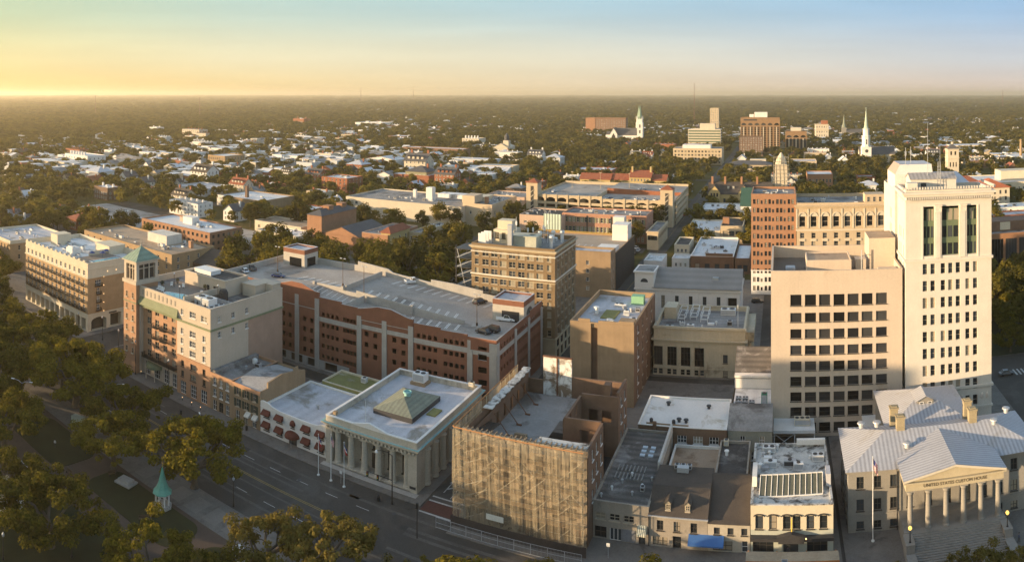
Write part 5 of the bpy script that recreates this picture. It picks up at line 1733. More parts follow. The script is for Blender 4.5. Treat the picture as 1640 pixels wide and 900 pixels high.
for (x, y, z0) in ((10.6, 13.6, 12.0), (11.0, 8.2, 12.6), (26.0, 13.6, 12.0), (25.6, 8.2, 12.6)):
 mb = MB().box(-0.8, -0.7, 0, 0.8, 0.7, 4.2).box(-0.95, -0.85, 4.2, 0.95, 0.85, 4.5).box(-0.6, -0.5, 4.5, 0.6, 0.5, 4.7)
 mb.build('chimney', mat('yellowish_chimney_brick', (0.30, 0.25, 0.16), 0.9, 0.2, 0.6, 4), b.root, (x, y, z0))  # blotchy yellow-brown brick tone
for (x, y) in ((3.5, 9.5), (6.5, 9.0), (11.5, 3.5), (33, 9), (29.5, 6)):
 roof_vent(b.root, x, y, 11.4 + min(y, 16 - y) * 0.5, 0.5, 0.8)
for u in (9.0, 28.0):
 MB().tube((u, -0.1, 0), (u, -0.1, 11), 0.09).build('downpipe', DARK_METAL, b.root)
for (px, py) in ((PX0 + 0.15, PY - 3.4), (PX1 - 0.15, PY - 3.4)):
 r_ = thing('globe_lamp', 'lit yellow globe lamp on black post flanking the custom house steps', 'lamp', (CX + px, CY + py, 3.25), 0, 'globe lamps by the custom house steps')
 MB().lathe(0, 0, [(0.2, 0), (0.1, 0.3), (0.07, 2.0), (0.14, 2.1)], 8).build('post', IRON, r_)
 MB().lathe(0, 0, [(0.1, 2.1), (0.3, 2.3), (0.34, 2.5), (0.2, 2.75), (0.03, 2.8)], 10).build('globe', LAMP_ON, r_)
MB().lathe(0, 0, [(0.06, 0), (0.16, 0.15), (0.06, 0.35)], 8).build('hanging_lantern', LAMP_ON, b.root, (18.5, -1.2, 7.6))
BLOCKED.append((8, 104, 60, 165))
# == BLUSH OFFICE BLOCK
BLUSH = mat('blush_stucco', (0.51, 0.42, 0.33), 0.9, 0.09, 0.12, 2, streak=0.5, stain=(0.44, 0.34, 0.25), stain_amt=0.15, stain_scale=0.06)
b = Bld('office_building', 'beige stucco office block with seven columns of square dark windows beside the white tower', -2.2, 163.0, 30.9, 27.0, cat='office building')
us = [5.8, 9.2, 12.5, 15.9, 19.2, 22.5, 25.9]
zs = [1.2, 4.8, 8.3, 11.9, 15.5, 19.2, 23.0, 26.8, 30.6]
for i, z in enumerate(zs):
 for u in us:
  b.win('F', u, z, 2.6, 2.6 if i == 8 else 2.15, depth=0.22, fc='dark', nx=1, nz=2 if i < 6 else 1, glass=G_BLACK, t=0.07)
b.wall(38.6, [BLUSH])
b.flat_roof(35.6, mat('dark_brown_gravel', (0.13, 0.11, 0.09), 0.9, 0.2), 3.0, 0.4, BLUSH)
ph = MB().box(0, 0, 0, 11.0, 9.0, 3.4).ring(0, 0, 11, 9, 0.3, 3.4, 3.7).build('penthouse', BLUSH, b.root, (8.6, 8.0, 35.6))
mb = MB()
mb.face([(0.3, 0.3, 3.45), (10.7, 0.3, 3.45), (10.7, 8.7, 3.45), (0.3, 8.7, 3.45)])
mb.build('penthouse_roof', TAN_ROOF, ph)
lt = MB().box(0, 0, 0, 6.6, 9, 8.4).build('lift_house', BLUSH, b.root, (24.2, 10.0, 35.6))
mb = MB()
mb.face([(0.1, 0.1, 8.42), (6.5, 0.1, 8.42), (6.5, 8.9, 8.42), (0.1, 8.9, 8.42)])
mb.build('lift_house_roof', TAN_ROOF, lt)
MB().box(0, 0, 0, 2.6, 3, 3.4).build('roof_box', BLUSH, b.root, (20.8, 9.5, 35.6))
MB().box(25.5, 1.0, 35.6, 30, 4.5, 38.2).build('corner_box', BLUSH, b.root)
for k in range(2):
 MB().box(0, 0, 0, 2.4, 3.2, 0.8).box(0.2, 0.3, 0.8, 2.2, 2.9, 0.95).build('skylight', GREY_METAL, b.root, (3.5, 2.5 + 9 * k, 35.6))
MB().ring(0, 0, 3.2, 2.6, 0.2, 0.5, 1.4).build('pipe_frame', WHITE_METAL, b.root, (5.6, 4.5, 35.6))
MB().tube((22.2, 8.6, 35.6), (22.2, 8.6, 41.5), 0.14).tube((22.2, 8.6, 40), (24.1, 10, 40), 0.1).build('flue', GREY_METAL, b.root)
for (x, w_, h_) in ((0.6, 9.4, 4.4), (21.2, 9.0, 4.6)):
 cp_ = MB().box(0, -6.0, h_ - 0.7, w_, -0.01, h_).build('loading_canopy', WHITE_METAL, b.root, (x, 0, 0))
 for sx in (0.1, w_ * 0.5, w_ - 0.25):
  MB().box(sx, -5.9, 0, sx + 0.2, -5.7, h_ - 0.7).build('canopy_post', WHITE_METAL, cp_)
 MB().tube((0.2, -5.8, 0.2), (w_ * 0.5, -5.8, h_ - 0.8), 0.07).tube((w_ * 0.5, -5.8, 0.2), (0.2, -5.8, h_ - 0.8), 0.07).build('cross_brace', WHITE_METAL, cp_)
 ac_unit(cp_, w_ * 0.7, -3, h_, 3.6, 2.0, 1.5, CREAM, 3)
# == WHITE BANK TOWER
TX, TY, TW, TD = 29.4, 162.6, 21.2, 34.5
b = Bld('bank_tower', 'tall white terracotta bank tower with toothed cornice and green bronze upper windows', TX, TY, TW, 11.5, cat='tower')
WHT = mat('white_terracotta', (0.55, 0.51, 0.445), 0.8, 0.08, 0.3, 3, streak=0.35)
gu = [4.7, 6.6, 9.1, 10.95, 12.8, 15.2, 17.1]
for k in range(10):
 z = 0.8 + 4.03 * k
 for u in gu:
  b.win('F', u, z, 1.15, 2.5, depth=0.35, fc='tan', nx=1, nz=2, t=0.07, sill=False)
for k in range(11):
 z = 4.8 + 4.03 * k
 for u in (3.4, 5.3, 8.6):
  b.win('L', u, z, 0.95, 2.6, depth=0.35, fc='tan', nx=1, nz=2, t=0.07, sill=False)
TALL = [(4.3, 7.0), (8.8, 13.1), (15.0, 17.6)]
GB = frame_mat('green')
for (a, c) in TALL:
 b.op['F'].append((a, 41.4, c - a, 11.8, 0.7))
b.wall(57.2, [WHT])
b.flat_roof(55.6, GREY_ROOF, 1.5, 0.5, WHT)
for (a, c) in TALL:
 n = 3
 for fl in range(3):
  z = 41.45 + fl * 4.1
  for k in range(n):
   u = a + (c - a) * (k + 0.5) / n
   put_window(b.root, (u, 0.6, z), 0, (c - a) / n - 0.02, 2.95, fc='green', nx=1, nz=1, sill=False, t=0.12)
  if fl < 2:
   MB().box(a + 0.01, 0.5, z + 2.96, c - 0.01, 0.75, z + 4.09).build('bronze_spandrel', GB, b.root)
 for sx in (a - 0.35, c + 0.05):
  MB().box(sx, -0.12, 40.8, sx + 0.3, -0.003, 53.3).build('window_surround', WHT, b.root)
for u in (7.9, 14.05):
 MB().box(u - 0.55, -0.22, 40.9, u + 0.55, -0.003, 51.9).build('pilaster', WHT, b.root)
 MB().box(u - 0.8, -0.4, 51.9, u + 0.8, -0.003, 53.3).box(u - 0.95, -0.5, 53.3, u + 0.95, -0.003, 53.6).build('capital', mat('mottled_ornament', (0.58, 0.52, 0.44), 0.9, 0.25, 1.2, 4), b.root)  # ornament tone is blotchier than the wall terracotta
b.band(40.2, 0.35, 0.6, WHT, 'belt_course')
b.band(9.2, 0.4, 0.55, WHT, 'belt_course')
b.band(4.2, 0.3, 0.45, WHT, 'belt_course')
b.band(54.4, 0.15, 0.3, WHT, 'belt_course')
b.cornice(55.6, 0.9, 1.1, WHT, steps=2)
mb = MB().box(0, -0.159, 54.9, TW, -0.004, 55.59)
for k in range(40):
 mb.box(0.0 + k * 0.532, -0.85, 54.95, 0.27 + k * 0.532, -0.16, 55.58)
mb.build('dentil_trim', WHT, b.root)
mb = MB()
for k in range(34):
 mb.box(-0.9 + k * 0.67, -0.9, 57.36, -0.55 + k * 0.67, -0.6, 58.0)
for k in range(18):
 mb.box(TW + 0.6, -0.4 + k * 0.67, 57.36, TW + 0.9, -0.05 + k * 0.67, 58.0)
mb.build('antefix_trim', WHT, b.root)
for k, u in enumerate((1.5, 2.9, 8.2, 13.9, 18.9, 20.2)):
 MB().lathe(0, 0, [(0.02, 0), (0.4, 0.3), (0.45, 1.0), (0.25, 1.6), (0.02, 1.8)], 8).build('medallion', mat('mottled_ornament', None), b.root, (u, 0.1, 6.0))
# penthouse with gabled roof
ph = MB()
ph.box(0, 0, 0, 11.4, 6.0, 3.6, 0)
gable_roof(ph, 0, 0, 11.4, 6.0, 3.62, 1.2, 0.2, 'x', 1, 0.12, 0)
po = ph.build('penthouse', [WHT, mat('grey_tin_roof', (0.30, 0.28, 0.265), 0.6, 0.12, rib=('X', 8, 0.15))], b.root, (2.0, 4.2, 55.6))
put_window(po, (3.2, -0.02, 0.9), 0, 1.3, 1.8, fc='dark', nx=2)
MB().box(0.5, 0.6, 57.36, 3.0, 3.0, 58.8).build('corner_block', WHT, b.root)
for (x, y, h_) in ((6.6, 6.0, 13.0), (10.2, 8.0, 7.0)):
 MB().tube((0, 0, 0), (0, 0, h_), 0.07, 0.03).build('antenna', GREY_METAL, b.root, (x, y, 60))
lad = MB()
for x in (0, 0.8):
 for y in (0, 0.8):
  lad.tube((x, y, 0), (x * 0.6 + 0.16, y * 0.6 + 0.16, 7.5), 0.05, n=4)
for z in range(8):
 lad.ring(0, 0, 0.8, 0.8, 0.05, z * 0.9, z * 0.9 + 0.05)
lad.build('lattice_antenna', GREY_METAL, b.root, (8.6, 3.4, 56))
# recessed neck, then the taller rear block
MB().box(2.2, 11.5, 0, TW - 0.3, 15.4, 53.5).build('recessed_neck', BLUSH, b.root)
rb = Bld.__new__(Bld)
rb.root, rb.W, rb.D = b.root, TW - 0.2, 19.0
rb.op = {'F': [], 'R': [], 'L': [], 'B': []}
rb.P = lambda side, u, z, d=0.0: {'L': (d, 15.4 + 19.0 - u, z), 'F': (u, 15.4 + d, z), 'R': (TW - 0.2 - d, 15.4 + u, z), 'B': (TW - 0.2 - u, 15.4 + 19.0 - d, z)}[side]
for k in range(12):
 z = 2.8 + 4.03 * k
 for u in (11.2, 13.2):
  rb.win('L', u, z, 0.95, 2.6, depth=0.35, fc='tan', nx=1, nz=2, t=0.07, sill=False)
rb.wall(55.4, [WHT], name='rear_wall')
mb = MB().box(0.02, 15.42, 55.4, 10.0, 28, 59.2, 0)
mb.face([(0.02, 15.42, 59.2), (10, 15.42, 59.2), (10, 17.0, 61.6), (1.6, 17.0, 61.6)], 0)
mb.face([(0.02, 28, 59.2), (0.02, 15.42, 59.2), (1.6, 17.0, 61.6), (1.6, 27, 61.6)], 1)
mb.face([(10, 15.42, 59.2), (10, 28, 59.2), (10, 27, 61.6), (10, 17, 61.6)], 0)
mb.face([(1.6, 17, 61.6), (10, 17, 61.6), (10, 27, 61.6), (1.6, 27, 61.6)], 2)
mb.face([(10, 28, 59.2), (0.02, 28, 59.2), (1.6, 27, 61.6), (10, 27, 61.6)], 0)
mb.build('machine_penthouse', [mat('grey_white_panel', (0.6, 0.57, 0.52), 0.7, 0.08), mat('tan_metal_slope', (0.36, 0.28, 0.23), 0.6, 0.1, rib=('Y', 6, 0.1)), BLUE_ROOF], b.root)
mb = MB()
mb.face([(10.1, 15.4, 55.6), (TW, 15.4, 55.6), (TW, 34, 57.6), (10.1, 34, 57.6)])
mb.face([(TW, 15.4, 55.4), (TW, 34, 55.4), (TW, 34, 57.6), (TW, 15.4, 55.6)])
mb.face([(0.3, 28.1, 55.6), (10, 28.1, 55.6), (10, 34, 55.6), (0.3, 34, 55.6)])
mb.build('rear_roof', BLUE_ROOF, b.root)
for k in range(4):
 MB().box(0, 0, 0, 3.2, 0.5, 0.2).build('roof_skylight', WHITE_METAL, b.root, (11.5, 18 + 1.2 * k, 56.1 + 0.13 * k))
for (x, y) in ((3, 16.6), (5, 20)):
 MB().tube((0, 0, 0), (0, 0, 4.5), 0.06).box(-0.2, -0.1, 2.4, 0.2, 0.1, 3.6).build('antenna', GREY_METAL, b.root, (x, y, 61.5))
# == STONE BANK WITH TALL WINDOWS
b = Bld('stone_bank', 'weathered cream stone bank hall with tall dark windows and white machine racks on its roof', -35.9, 196.0, 26.0, 21.0, cat='bank')
for u in (1.2, 5.2, 9.1, 13.0, 16.9):
 if u < 15:
  b.win('F', u, 2.9, 2.7, 5.4, depth=0.5, fc='dark', nx=3, nz=3, glass=G_BLACK)
  for q in (-0.8, 0.8):
   b.win('F', u + q, 0.4, 1.2, 1.6, fc='tan')
for u in (20.4, ):
 b.win('F', u, 4.2, 1.3, 2.4, fc='dark')
 b.win('F', u, 0.4, 1.3, 1.7, fc='dark')
STONE2 = mat('stained_cream_stone', (0.48, 0.42, 0.31), 0.9, 0.14, 0.25, 3, streak=0.5, stain=(0.26, 0.215, 0.15), stain_amt=0.22)
b.wall(14.0, [STONE2])
b.flat_roof(12.6, GREY_ROOF, 1.3, 0.5, STONE2)
b.cornice(9.9, 0.7, 0.6, STONE2)
b.cornice(13.3, 0.35, 0.4, STONE2)
b.band(2.2, 0.15, 0.3, STONE2, 'belt_course')
for u in (3.2, 7.15, 11.05, 14.9):
 MB().box(u - 0.35, -0.15, 2.5, u + 0.35, -0.003, 9.9).build('pilaster', STONE2, b.root)
for k in range(4):
 MB().lathe(0, 0, [(0.75, 0), (0.7, 0.3), (0.6, 9.0), (0.75, 9.4)], 14).build('column', STONE2, b.root, (27.2, 3.5 + k * 4.5, 0))
MB().box(26.01, 2, 9.9, 28.4, 19, 12.4).build('portico_block', STONE2, b.root)
for k in range(3):
 mb = MB().ring(0, 0, 2.2, 8.5, 0.15, 0.8, 1.0).ring(0, 0, 2.2, 8.5, 0.12, 2.0, 2.15)
 for x in (0.1, 2.1):
  for y in (0.1, 4, 8.3):
   mb.tube((x, y, 0), (x, y, 2.2), 0.07)
 mb.build('machine_rack', WHITE_METAL, b.root, (5.5 + 3.4 * k, 9 + (k % 2) * 2, 12.6))
MB().box(0, 0, 0, 3.6, 6, 3.4).build('roof_cabin', STONE2, b.root, (1.2, 11, 12.6))
ac_unit(b.root, 20, 17, 12.6, 4.5, 2.4, 1.8, WHITE_METAL, 2)
MB().tube((23.6, 6, 12.6), (23.6, 6, 19), 0.08).build('flagpole', WHITE_METAL, b.root)
roof_clutter(b, 4, 2, 22, 8, 12.6, 8, 31)
# == WHITE CHURCH HALL
b = Bld('church_hall', 'long white classical church with square end tower and grey gabled roof behind the stone bank', -49.0, 233.0, 35.6, 17.0, cat='church')
for u in (9.5, 14.2, 18.9, 23.6, 28.3):
 b.win('F', u, 7.6, 1.25, 4.4, depth=0.4, fc='dark', nx=2, nz=4)
b.win('F', 3.4, 9.0, 1.3, 2.4, fc='dark')
b.op['F'].append((31.4, 2.0, 3.0, 9.8, 2.5))
CHW = mat('church_white_paint', (0.72, 0.66, 0.60), 0.85, 0.05, 0.3, 3, streak=0.15)
b.wall(14.6, [CHW])
mb = MB()
gable_roof(mb, 6.2, 0, 35.6, 17, 14.7, 4.6, 0.5, 'x', 0, 0.2, 1)
mb.build('roof', [mat('grey_slate_roof', (0.25, 0.235, 0.22), 0.85, 0.12, 0.2, 4, rib=('Z', 6, 0.08)), CHW], b.root)
b.cornice(13.4, 0.5, 0.6, CHW)
for u in (7.4, 11.8, 16.5, 21.2, 26, 30.6, 35.0):
 MB().box(u - 0.4, -0.25, 0, u + 0.4, -0.003, 13.3).build('pilaster', CHW, b.root)
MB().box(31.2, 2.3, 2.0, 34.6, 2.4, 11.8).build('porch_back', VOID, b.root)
mb = MB().box(-0.2, -0.4, 14.0, 6.3, 8.0, 19.4).box(-0.6, -0.8, 19.4, 6.7, 8.4, 19.9)
tb = mb.build('end_tower', CHW, b.root)
mb = MB()
mb.face([(0.0, 0, 19.92), (6.2, 0, 19.92), (6.2, 7.6, 19.92), (0.0, 7.6, 19.92)])
mb.build('tower_roof', GREY_ROOF, tb)
mb = MB()
n = 10
mb.face([(3.1 - 1.3 * math.cos(PI * i / n), -0.42, 16.2 + 1.3 * math.sin(PI * i / n)) for i in range(n + 1)])
mb.build('lunette_window', G_DARK, tb)
MB().box(26, 3.2, 16.5, 28, 4.4, 17.6).build('roof_hatch', GREY_METAL, b.root)
# == BUILDINGS OF THE MIDDLE AND FAR DISTANCE
FWIN = {}
def far_window(parent, P, rz, w, h, fm, gm, name='window'):
 k = (round(w, 2), round(h, 2), fm.name, gm.name)
 if k not in FWIN:
  mb = MB()
  t = min(0.18, w * 0.1)
  mb.box(-w / 2, -0.05, 0, -w / 2 + t, 0.05, h, 0).box(w / 2 - t, -0.05, 0, w / 2, 0.05, h, 0).box(-w / 2 + t, -0.05, h - t, w / 2 - t, 0.05, h, 0).box(-w / 2 + t, -0.05, 0, w / 2 - t, 0.05, t, 0)
  mb.box(-w / 2 + t, -0.03, h * 0.5 - 0.06, w / 2 - t, 0.05, h * 0.5 + 0.06, 0)
  mb.face([(-w / 2 + t, 0.0, t), (w / 2 - t, 0.0, t), (w / 2 - t, 0.0, h - t), (-w / 2 + t, 0.0, h - t)], 1)
  FWIN[k] = mb.mesh('window', [fm, gm])
 return place(FWIN[k], name, parent, P, rz)
def midb(name, label, xl, xr, yt, h, D, wallm, roofm, rows=(), ncol=0, ww=1.3, wh=1.7, cat='building', side=None, nside=None, capm=None, par=0.6, fm='white', glass=None, xref=None, corn=None, group=None, belts=()):
 """Axis-aligned block whose front roof edge runs between photo columns xl and xr; yt is its height in the photo at the near corner."""
 xref = xref or (xr if xr < XV else xl)
 Y = at(xref, yt, h)[1]
 X0, X1 = tx(xl) * Y, tx(xr) * Y
 b = Bld(name, label, X0, Y, X1 - X0, D, cat=cat, group=group)
 side = side or ('R' if xr < XV else 'L')
 n2 = nside if nside is not None else max(1, int(D / max(1.0, (X1 - X0) / max(ncol, 1))))
 for z in rows:
  if ncol:
   for u in even(0.8, b.W - 0.8, ncol):
    b.op['F'].append((u - ww / 2, z, ww, wh, 0.25))
    far_window(b.root, b.P('F', u, z, 0.25), 0, ww, wh, frame_mat(fm), glass or G_DARK)
  if n2:
   for u in even(0.8, D - 0.8, n2):
    b.op[side].append((u - ww / 2, z, ww, wh, 0.25))
    far_window(b.root, b.P(side, u, z, 0.25), SIDE_RZ[side], ww, wh, frame_mat(fm), glass or G_DARK)
 b.wall(h - 0.16, [wallm])
 if roofm:
  b.flat_roof(h - 0.16 - par, roofm, par, 0.35, capm or wallm)
 if corn:
  b.cornice(h - 0.9, 0.5, 0.6, corn)
 for (z, hh, m) in belts:
  b.band(z, 0.15, hh, m, 'belt_course')
 return b
BEIGE = mat('beige_stucco', (0.50, 0.40, 0.27), 0.9, 0.1, 0.2, 3, streak=0.3)
YELLOW = mat('ochre_yellow_stucco', (0.48, 0.36, 0.17), 0.9, 0.1, 0.2, 3, streak=0.2)
PINK = mat('pinkish_stucco', (0.50, 0.36, 0.27), 0.9, 0.1, 0.2, 3, streak=0.3)
RED_BRICK = mat('red_brick', (0.30, 0.115, 0.06), 0.9, 0.15, 0.3, 6)
BRIGHT_BRICK = mat('warm_orange_red_brick', (0.33, 0.175, 0.10), 0.9, 0.16, 0.3, 6, bump=0.1)
IVORY = mat('ivory_painted_wall', (0.56, 0.49, 0.38), 0.9, 0.09, 0.2, 3, streak=0.2)
SNOW = mat('bright_white_roof', (0.60, 0.595, 0.59), 0.75, 0.15, 0.15, 2, stain=(0.42, 0.41, 0.40), stain_amt=0.12)
SLATE = mat('dark_slate_roof', (0.09, 0.088, 0.09), 0.8, 0.2, 0.3, 4)
# -- left of the garage, behind the hotels
b = midb('brick_block', 'long low ochre brick block with brown gravel roof behind the far left hotel', 135, 275, 408, 12.0, 25, TAN_BRICK, TAN_ROOF, (2, 5.4, 8.4), 12, 1.3, 1.9)
MB().box(0, 0, 0, 14, 9, 4.2).build('penthouse', mat('stained_white_render', (0.58, 0.54, 0.47), 0.9, 0.15, streak=0.6), b.root, (36, 12, 11.3))
roof_clutter(b, 4, 4, 56, 11, 11.3, 10, 41)
roof_clutter(b, 50, 8, 60, 22, 11.3, 6, 42)
b = Bld('shed_building', 'dark gabled brick shed with tall orange chimney behind the tower hotel', -236, 203, 30, 22, cat='shed')
b.row('F', even(1, 29, 6), [3], 1.3, 2.0, fc='tan')
b.wall(7.0, [DARK_BRICK])
mb = MB()
gable_roof(mb, 0, 0, 30, 22, 7.05, 4.2, 0.4, 'x', 0, 0.15, 1)
mb.build('roof', [SHINGLE, DARK_BRICK], b.root)
MB().box(2.0, 4, 7.5, 3.6, 5.6, 14.5).build('chimney', ORANGE_BRICK, b.root)
MB().box(-5, 1, 0, -0.02, 5, 11).box(-5.1, 0.9, 11, 0.08, 5.1, 11.3).build('stair_shaft', GREY_METAL, b.root)
r_ = thing('pavilion', 'eight-sided tan brick pavilion with flat pale roof between trees and garage', 'pavilion', (-213, 226, 0))
MB().lathe(0, 0, [(6.2, 0), (6.2, 5.6)], 8, ph=PI / 8).build('wall', ORANGE_BRICK, r_)
MB().lathe(0, 0, [(6.9, 5.6), (6.9, 6.1), (3.0, 6.6)], 8, ph=PI / 8).build('roof', PINK, r_)
MB().box(-0.6, -0.6, 6.6, 0.6, 0.6, 7.8).build('chimney', PINK, r_)
for k in range(8):
 a = k * PI / 4
 far_window(r_, (6.2 * math.cos(PI / 8) * math.cos(a), 6.2 * math.cos(PI / 8) * math.sin(a), 2.2), a + PI / 2, 1.6, 2.2, frame_mat('white'), G_DARK)
b = midb('office_building', 'four storey orange brick office block with white flat roof beside the small parking lot', 227, 336, 373, 14.0, 22, BRIGHT_BRICK, SNOW, (1.2, 4.5, 7.8, 11.0), 16, 1.6, 1.6, cat='office building', nside=6, fm='dark')
MB().box(0, 0, 0, 7, 5, 3.4).box(-0.2, -0.2, 3.4, 7.2, 5.2, 3.6).build('penthouse', WHITE_WALL, b.root, (22, 10, 13.2))
MB().box(0, 0, 0, 4, 3, 2.2).build('lift_house', PINK, b.root, (16, 13, 13.2))
roof_clutter(b, 30, 8, 44, 15, 13.2, 12, 43)
# -- brick theatre complex
b = midb('theatre_building', 'tall red brick theatre block with hipped slate roof above the tree clump', 492, 515, 346, 16.0, 32, BRIGHT_BRICK, None, (), 0, nside=0, cat='theatre')
mb = MB()
hip_roof(mb, 0, 0, b.W, 32, 15.9, 2.6, 0.5)
mb.build('roof', [SLATE, SLATE], b.root)
for k in range(2):
 MB().box(0, 0, 0, 4, 4, 2.6).box(-0.3, -0.3, 2.6, 4.3, 4.3, 2.9).build('roof_cupola', BRIGHT_BRICK, b.root, (3.0, 10 + 12 * k, 16.8))
x0_, y0_ = b.root.location.x + b.W + 0.05, b.root.location.y
b = Bld('theatre_hall', 'low brick theatre hall with dark sloping roof beside the tall brick block', x0_, y0_ + 1, 24, 28, cat='theatre')
b.wall(7.0, [BRIGHT_BRICK])
mb = MB()
gable_roof(mb, 0, 0, 24, 28, 7.05, 4.4, 0.3, 'y', 0, 0.15, 1)
mb.build('roof', [SLATE, BRIGHT_BRICK], b.root)
b = Bld('brick_annex', 'plain orange brick annex with grey roof and pale coping beside the yellow villa', x0_ + 24.1, y0_ + 2, 15.5, 30, cat='annex')
b.wall(10.0, [BRIGHT_BRICK])
b.flat_roof(9.6, GREY_ROOF, 0.4, 0.35, PINK)
roof_clutter(b, 2, 4, 14, 26, 9.6, 6, 44)
b = midb('villa_building', 'yellow villa with arched windows and hipped red tile roof among the trees', 610, 625, 374, 11.0, 19, YELLOW, None, (1.5, 6.0), 2, 1.6, 2.6, nside=3, cat='villa')
mb = MB()
hip_roof(mb, 0, 0, b.W, 19, 10.9, 2.8, 0.8)
mb.build('roof', [RED_TILE, RED_TILE], b.root)
b = midb('shop_block', 'tan two storey commercial block with dark flat roof beyond the tree clump', 655, 673, 373, 9.0, 34, BEIGE, GREY_ROOF, (4.8,), 4, 1.5, 2.0, nside=10, cat='building')
roof_clutter(b, 1, 6, b.W - 1, 28, 8.2, 7, 45)
b = midb('ivy_building', 'ivy covered low building with white flat roof beside the brick theatre', 463, 490, 338, 8.0, 22, RED_BRICK, SNOW, (), 0, nside=0)
IVY_ON = b
b = midb('low_building', 'low cream flat roofed building with grey and white roof patches left of the theatre', 410, 478, 379, 6.0, 16, CREAM, WHITE_ROOF, (2.0,), 6, 1.8, 1.6, nside=3, fm='dark')
roof_clutter(b, 4, 3, 28, 13, 5.2, 5, 46)
b = midb('low_building', 'low tan flat roofed building with brown roof behind the cream low building', 408, 482, 364, 6.0, 18, CREAM, TAN_ROOF, (2.0,), 6, 1.8, 1.6, nside=3, fm='dark')
# -- long white building and its neighbour
b = midb('long_building', 'long blank white walled building with wide grey roof and white roof tower', 554, 739, 331, 12.0, 46, IVORY, GREY_ROOF, (), 0, nside=0, cat='warehouse')
for z in (3.4, 7.4):
 for k in range(3):
  far_window(b.root, (2.2 + 3.2 * k, -0.02, z), 0, 2.4, 2.4, frame_mat('white'), G_BLIND)
 for k in range(1):
  far_window(b.root, (b.W - 4.0, -0.02, z), 0, 3.4, 2.4, frame_mat('white'), G_DARK)
MB().box(0, 0, 0, 4.5, 4.5, 8.5).build('roof_tower', WHITE_WALL, b.root, (52, 16, 11.2))
MB().box(0, 0, 0, 2, 2, 6).build('roof_flue', WHITE_WALL, b.root, (40, 20, 11.2))
MB().box(0, 0, 0, 16, 12, 4).box(-0.3, -0.3, 4, 16.3, 12.3, 4.3).build('roof_house', CREAM, b.root, (76, 20, 11.2))
MB().box(0, 0, 0, 30, 9, 2.6).build('roof_house', WHITE_ROOF, b.root, (52, 32, 11.2))
roof_clutter(b, 6, 10, 60, 20, 11.2, 14, 47)
b = midb('stepped_building', 'beige stepped building with blank side wall beside the long white building', 741, 788, 328, 13.5, 40, mat('peach_stucco', (0.55, 0.43, 0.30), 0.9, 0.06), GREY_ROOF, (7,), 2, 1.4, 2.0, nside=5)
MB().box(0, 0, 0, 8, 12, 4.5).build('upper_block', mat('peach_stucco', None), b.root, (0.02, 0.02, 13.52))
MB().box(12, 6, 12.7, 14, 8, 17).build('chimney', BRIGHT_BRICK, b.root)
roof_clutter(b, 8, 14, 18, 36, 12.7, 12, 48)
b = midb('stepped_building', 'low pale block with scalloped parapet behind the beige stepped building', 775, 840, 316, 10.0, 26, PINK, GREY_ROOF, (3, 6.4), 8, 1.4, 1.8, nside=3)
roof_clutter(b, 3, 3, b.W - 3, 22, 9.2, 8, 49)
# -- beige parking garage with arches
b = midb('parking_garage', 'beige parking garage with arched openings and two red capped stair towers', 856, 1056, 318, 17.0, 66, BEIGE, None, (), 0, nside=0, cat='parking garage')
W_ = b.W + 6
HB = 17.0
MB().box(0, 0.01, 0, 0.01, 0.02, 1)
floors_ = [2.2, 6.0, 9.8, 13.4]
# replace the plain front by piers, spandrels and arch heads
for o in list(b.root.children):
 bpy.data.objects.remove(o)
mb = MB()
NB = 11
bw = b.W / NB
for k in range(NB + 1):
 MB().box(k * bw - 0.6, -0.4, 0, k * bw + 0.6, 0.8, HB + (0.2 if k < 7 else -0.9)).build('pier', BEIGE, b.root)
for k in range(NB):
 top = HB if k < 6 else HB - 1.3
 for z in (0.0, 3.8, 7.6, 11.2):
  MB().box(k * bw + 0.61, -0.15, z, (k + 1) * bw - 0.61, 0.3, z + 1.5).build('spandrel', BEIGE, b.root)
 mb = MB()
 n = 8
 a0, a1 = k * bw + 0.61, (k + 1) * bw - 0.61
 pts = [(a0 + (a1 - a0) * i / n, top - 2.6 + 1.0 * math.sin(PI * i / n)) for i in range(n + 1)]
 for i in range(n):
  (xa, za), (xb, zb) = pts[i], pts[i + 1]
  mb.face([(xa, -0.15, za), (xb, -0.15, zb), (xb, -0.15, top), (xa, -0.15, top)])
  mb.face([(xa, -0.15, za), (xa, 0.5, za), (xb, 0.5, zb), (xb, -0.15, zb)])
  mb.face([(xb, 0.5, zb), (xa, 0.5, za), (xa, 0.5, top), (xb, 0.5, top)])
  mb.face([(xa, -0.15, top), (xb, -0.15, top), (xb, 0.5, top), (xa, 0.5, top)])
 mb.build('arch_head', BEIGE, b.root)
MB().box(0, 6, 0, b.W, 6.2, HB - 2.8).build('dark_inner_wall', VOID, b.root)
for z in (3.6, 7.4, 11.0):
 MB().box(0, 0.31, z, b.W, 6, z + 0.3).build('floor_slab', CONC, b.root)
mb = MB()
mb.face([(0, 0.51, HB - 1.3), (b.W * 0.5, 0.51, HB - 1.3), (b.W * 0.5, 40, HB - 1.3), (0, 40, HB - 1.3)])
mb.face([(b.W * 0.5, 0.51, HB - 2.4), (b.W + 9, 0.51, HB - 2.4), (b.W + 9, 30, HB - 2.4), (b.W * 0.5, 30, HB - 2.4)])
mb.face([(b.W * 0.5, 30.3, HB + 0.6), (b.W + 9, 30.3, HB - 1.0), (b.W + 9, 65, HB - 1.0), (b.W * 0.5, 65, HB + 0.6)])
mb.face([(0, 40, HB - 1.3), (b.W * 0.5, 40, HB - 1.3), (b.W * 0.5, 65, HB - 1.3), (0, 65, HB - 1.3)])
mb.build('roof_deck', DECK, b.root)
mb = MB()
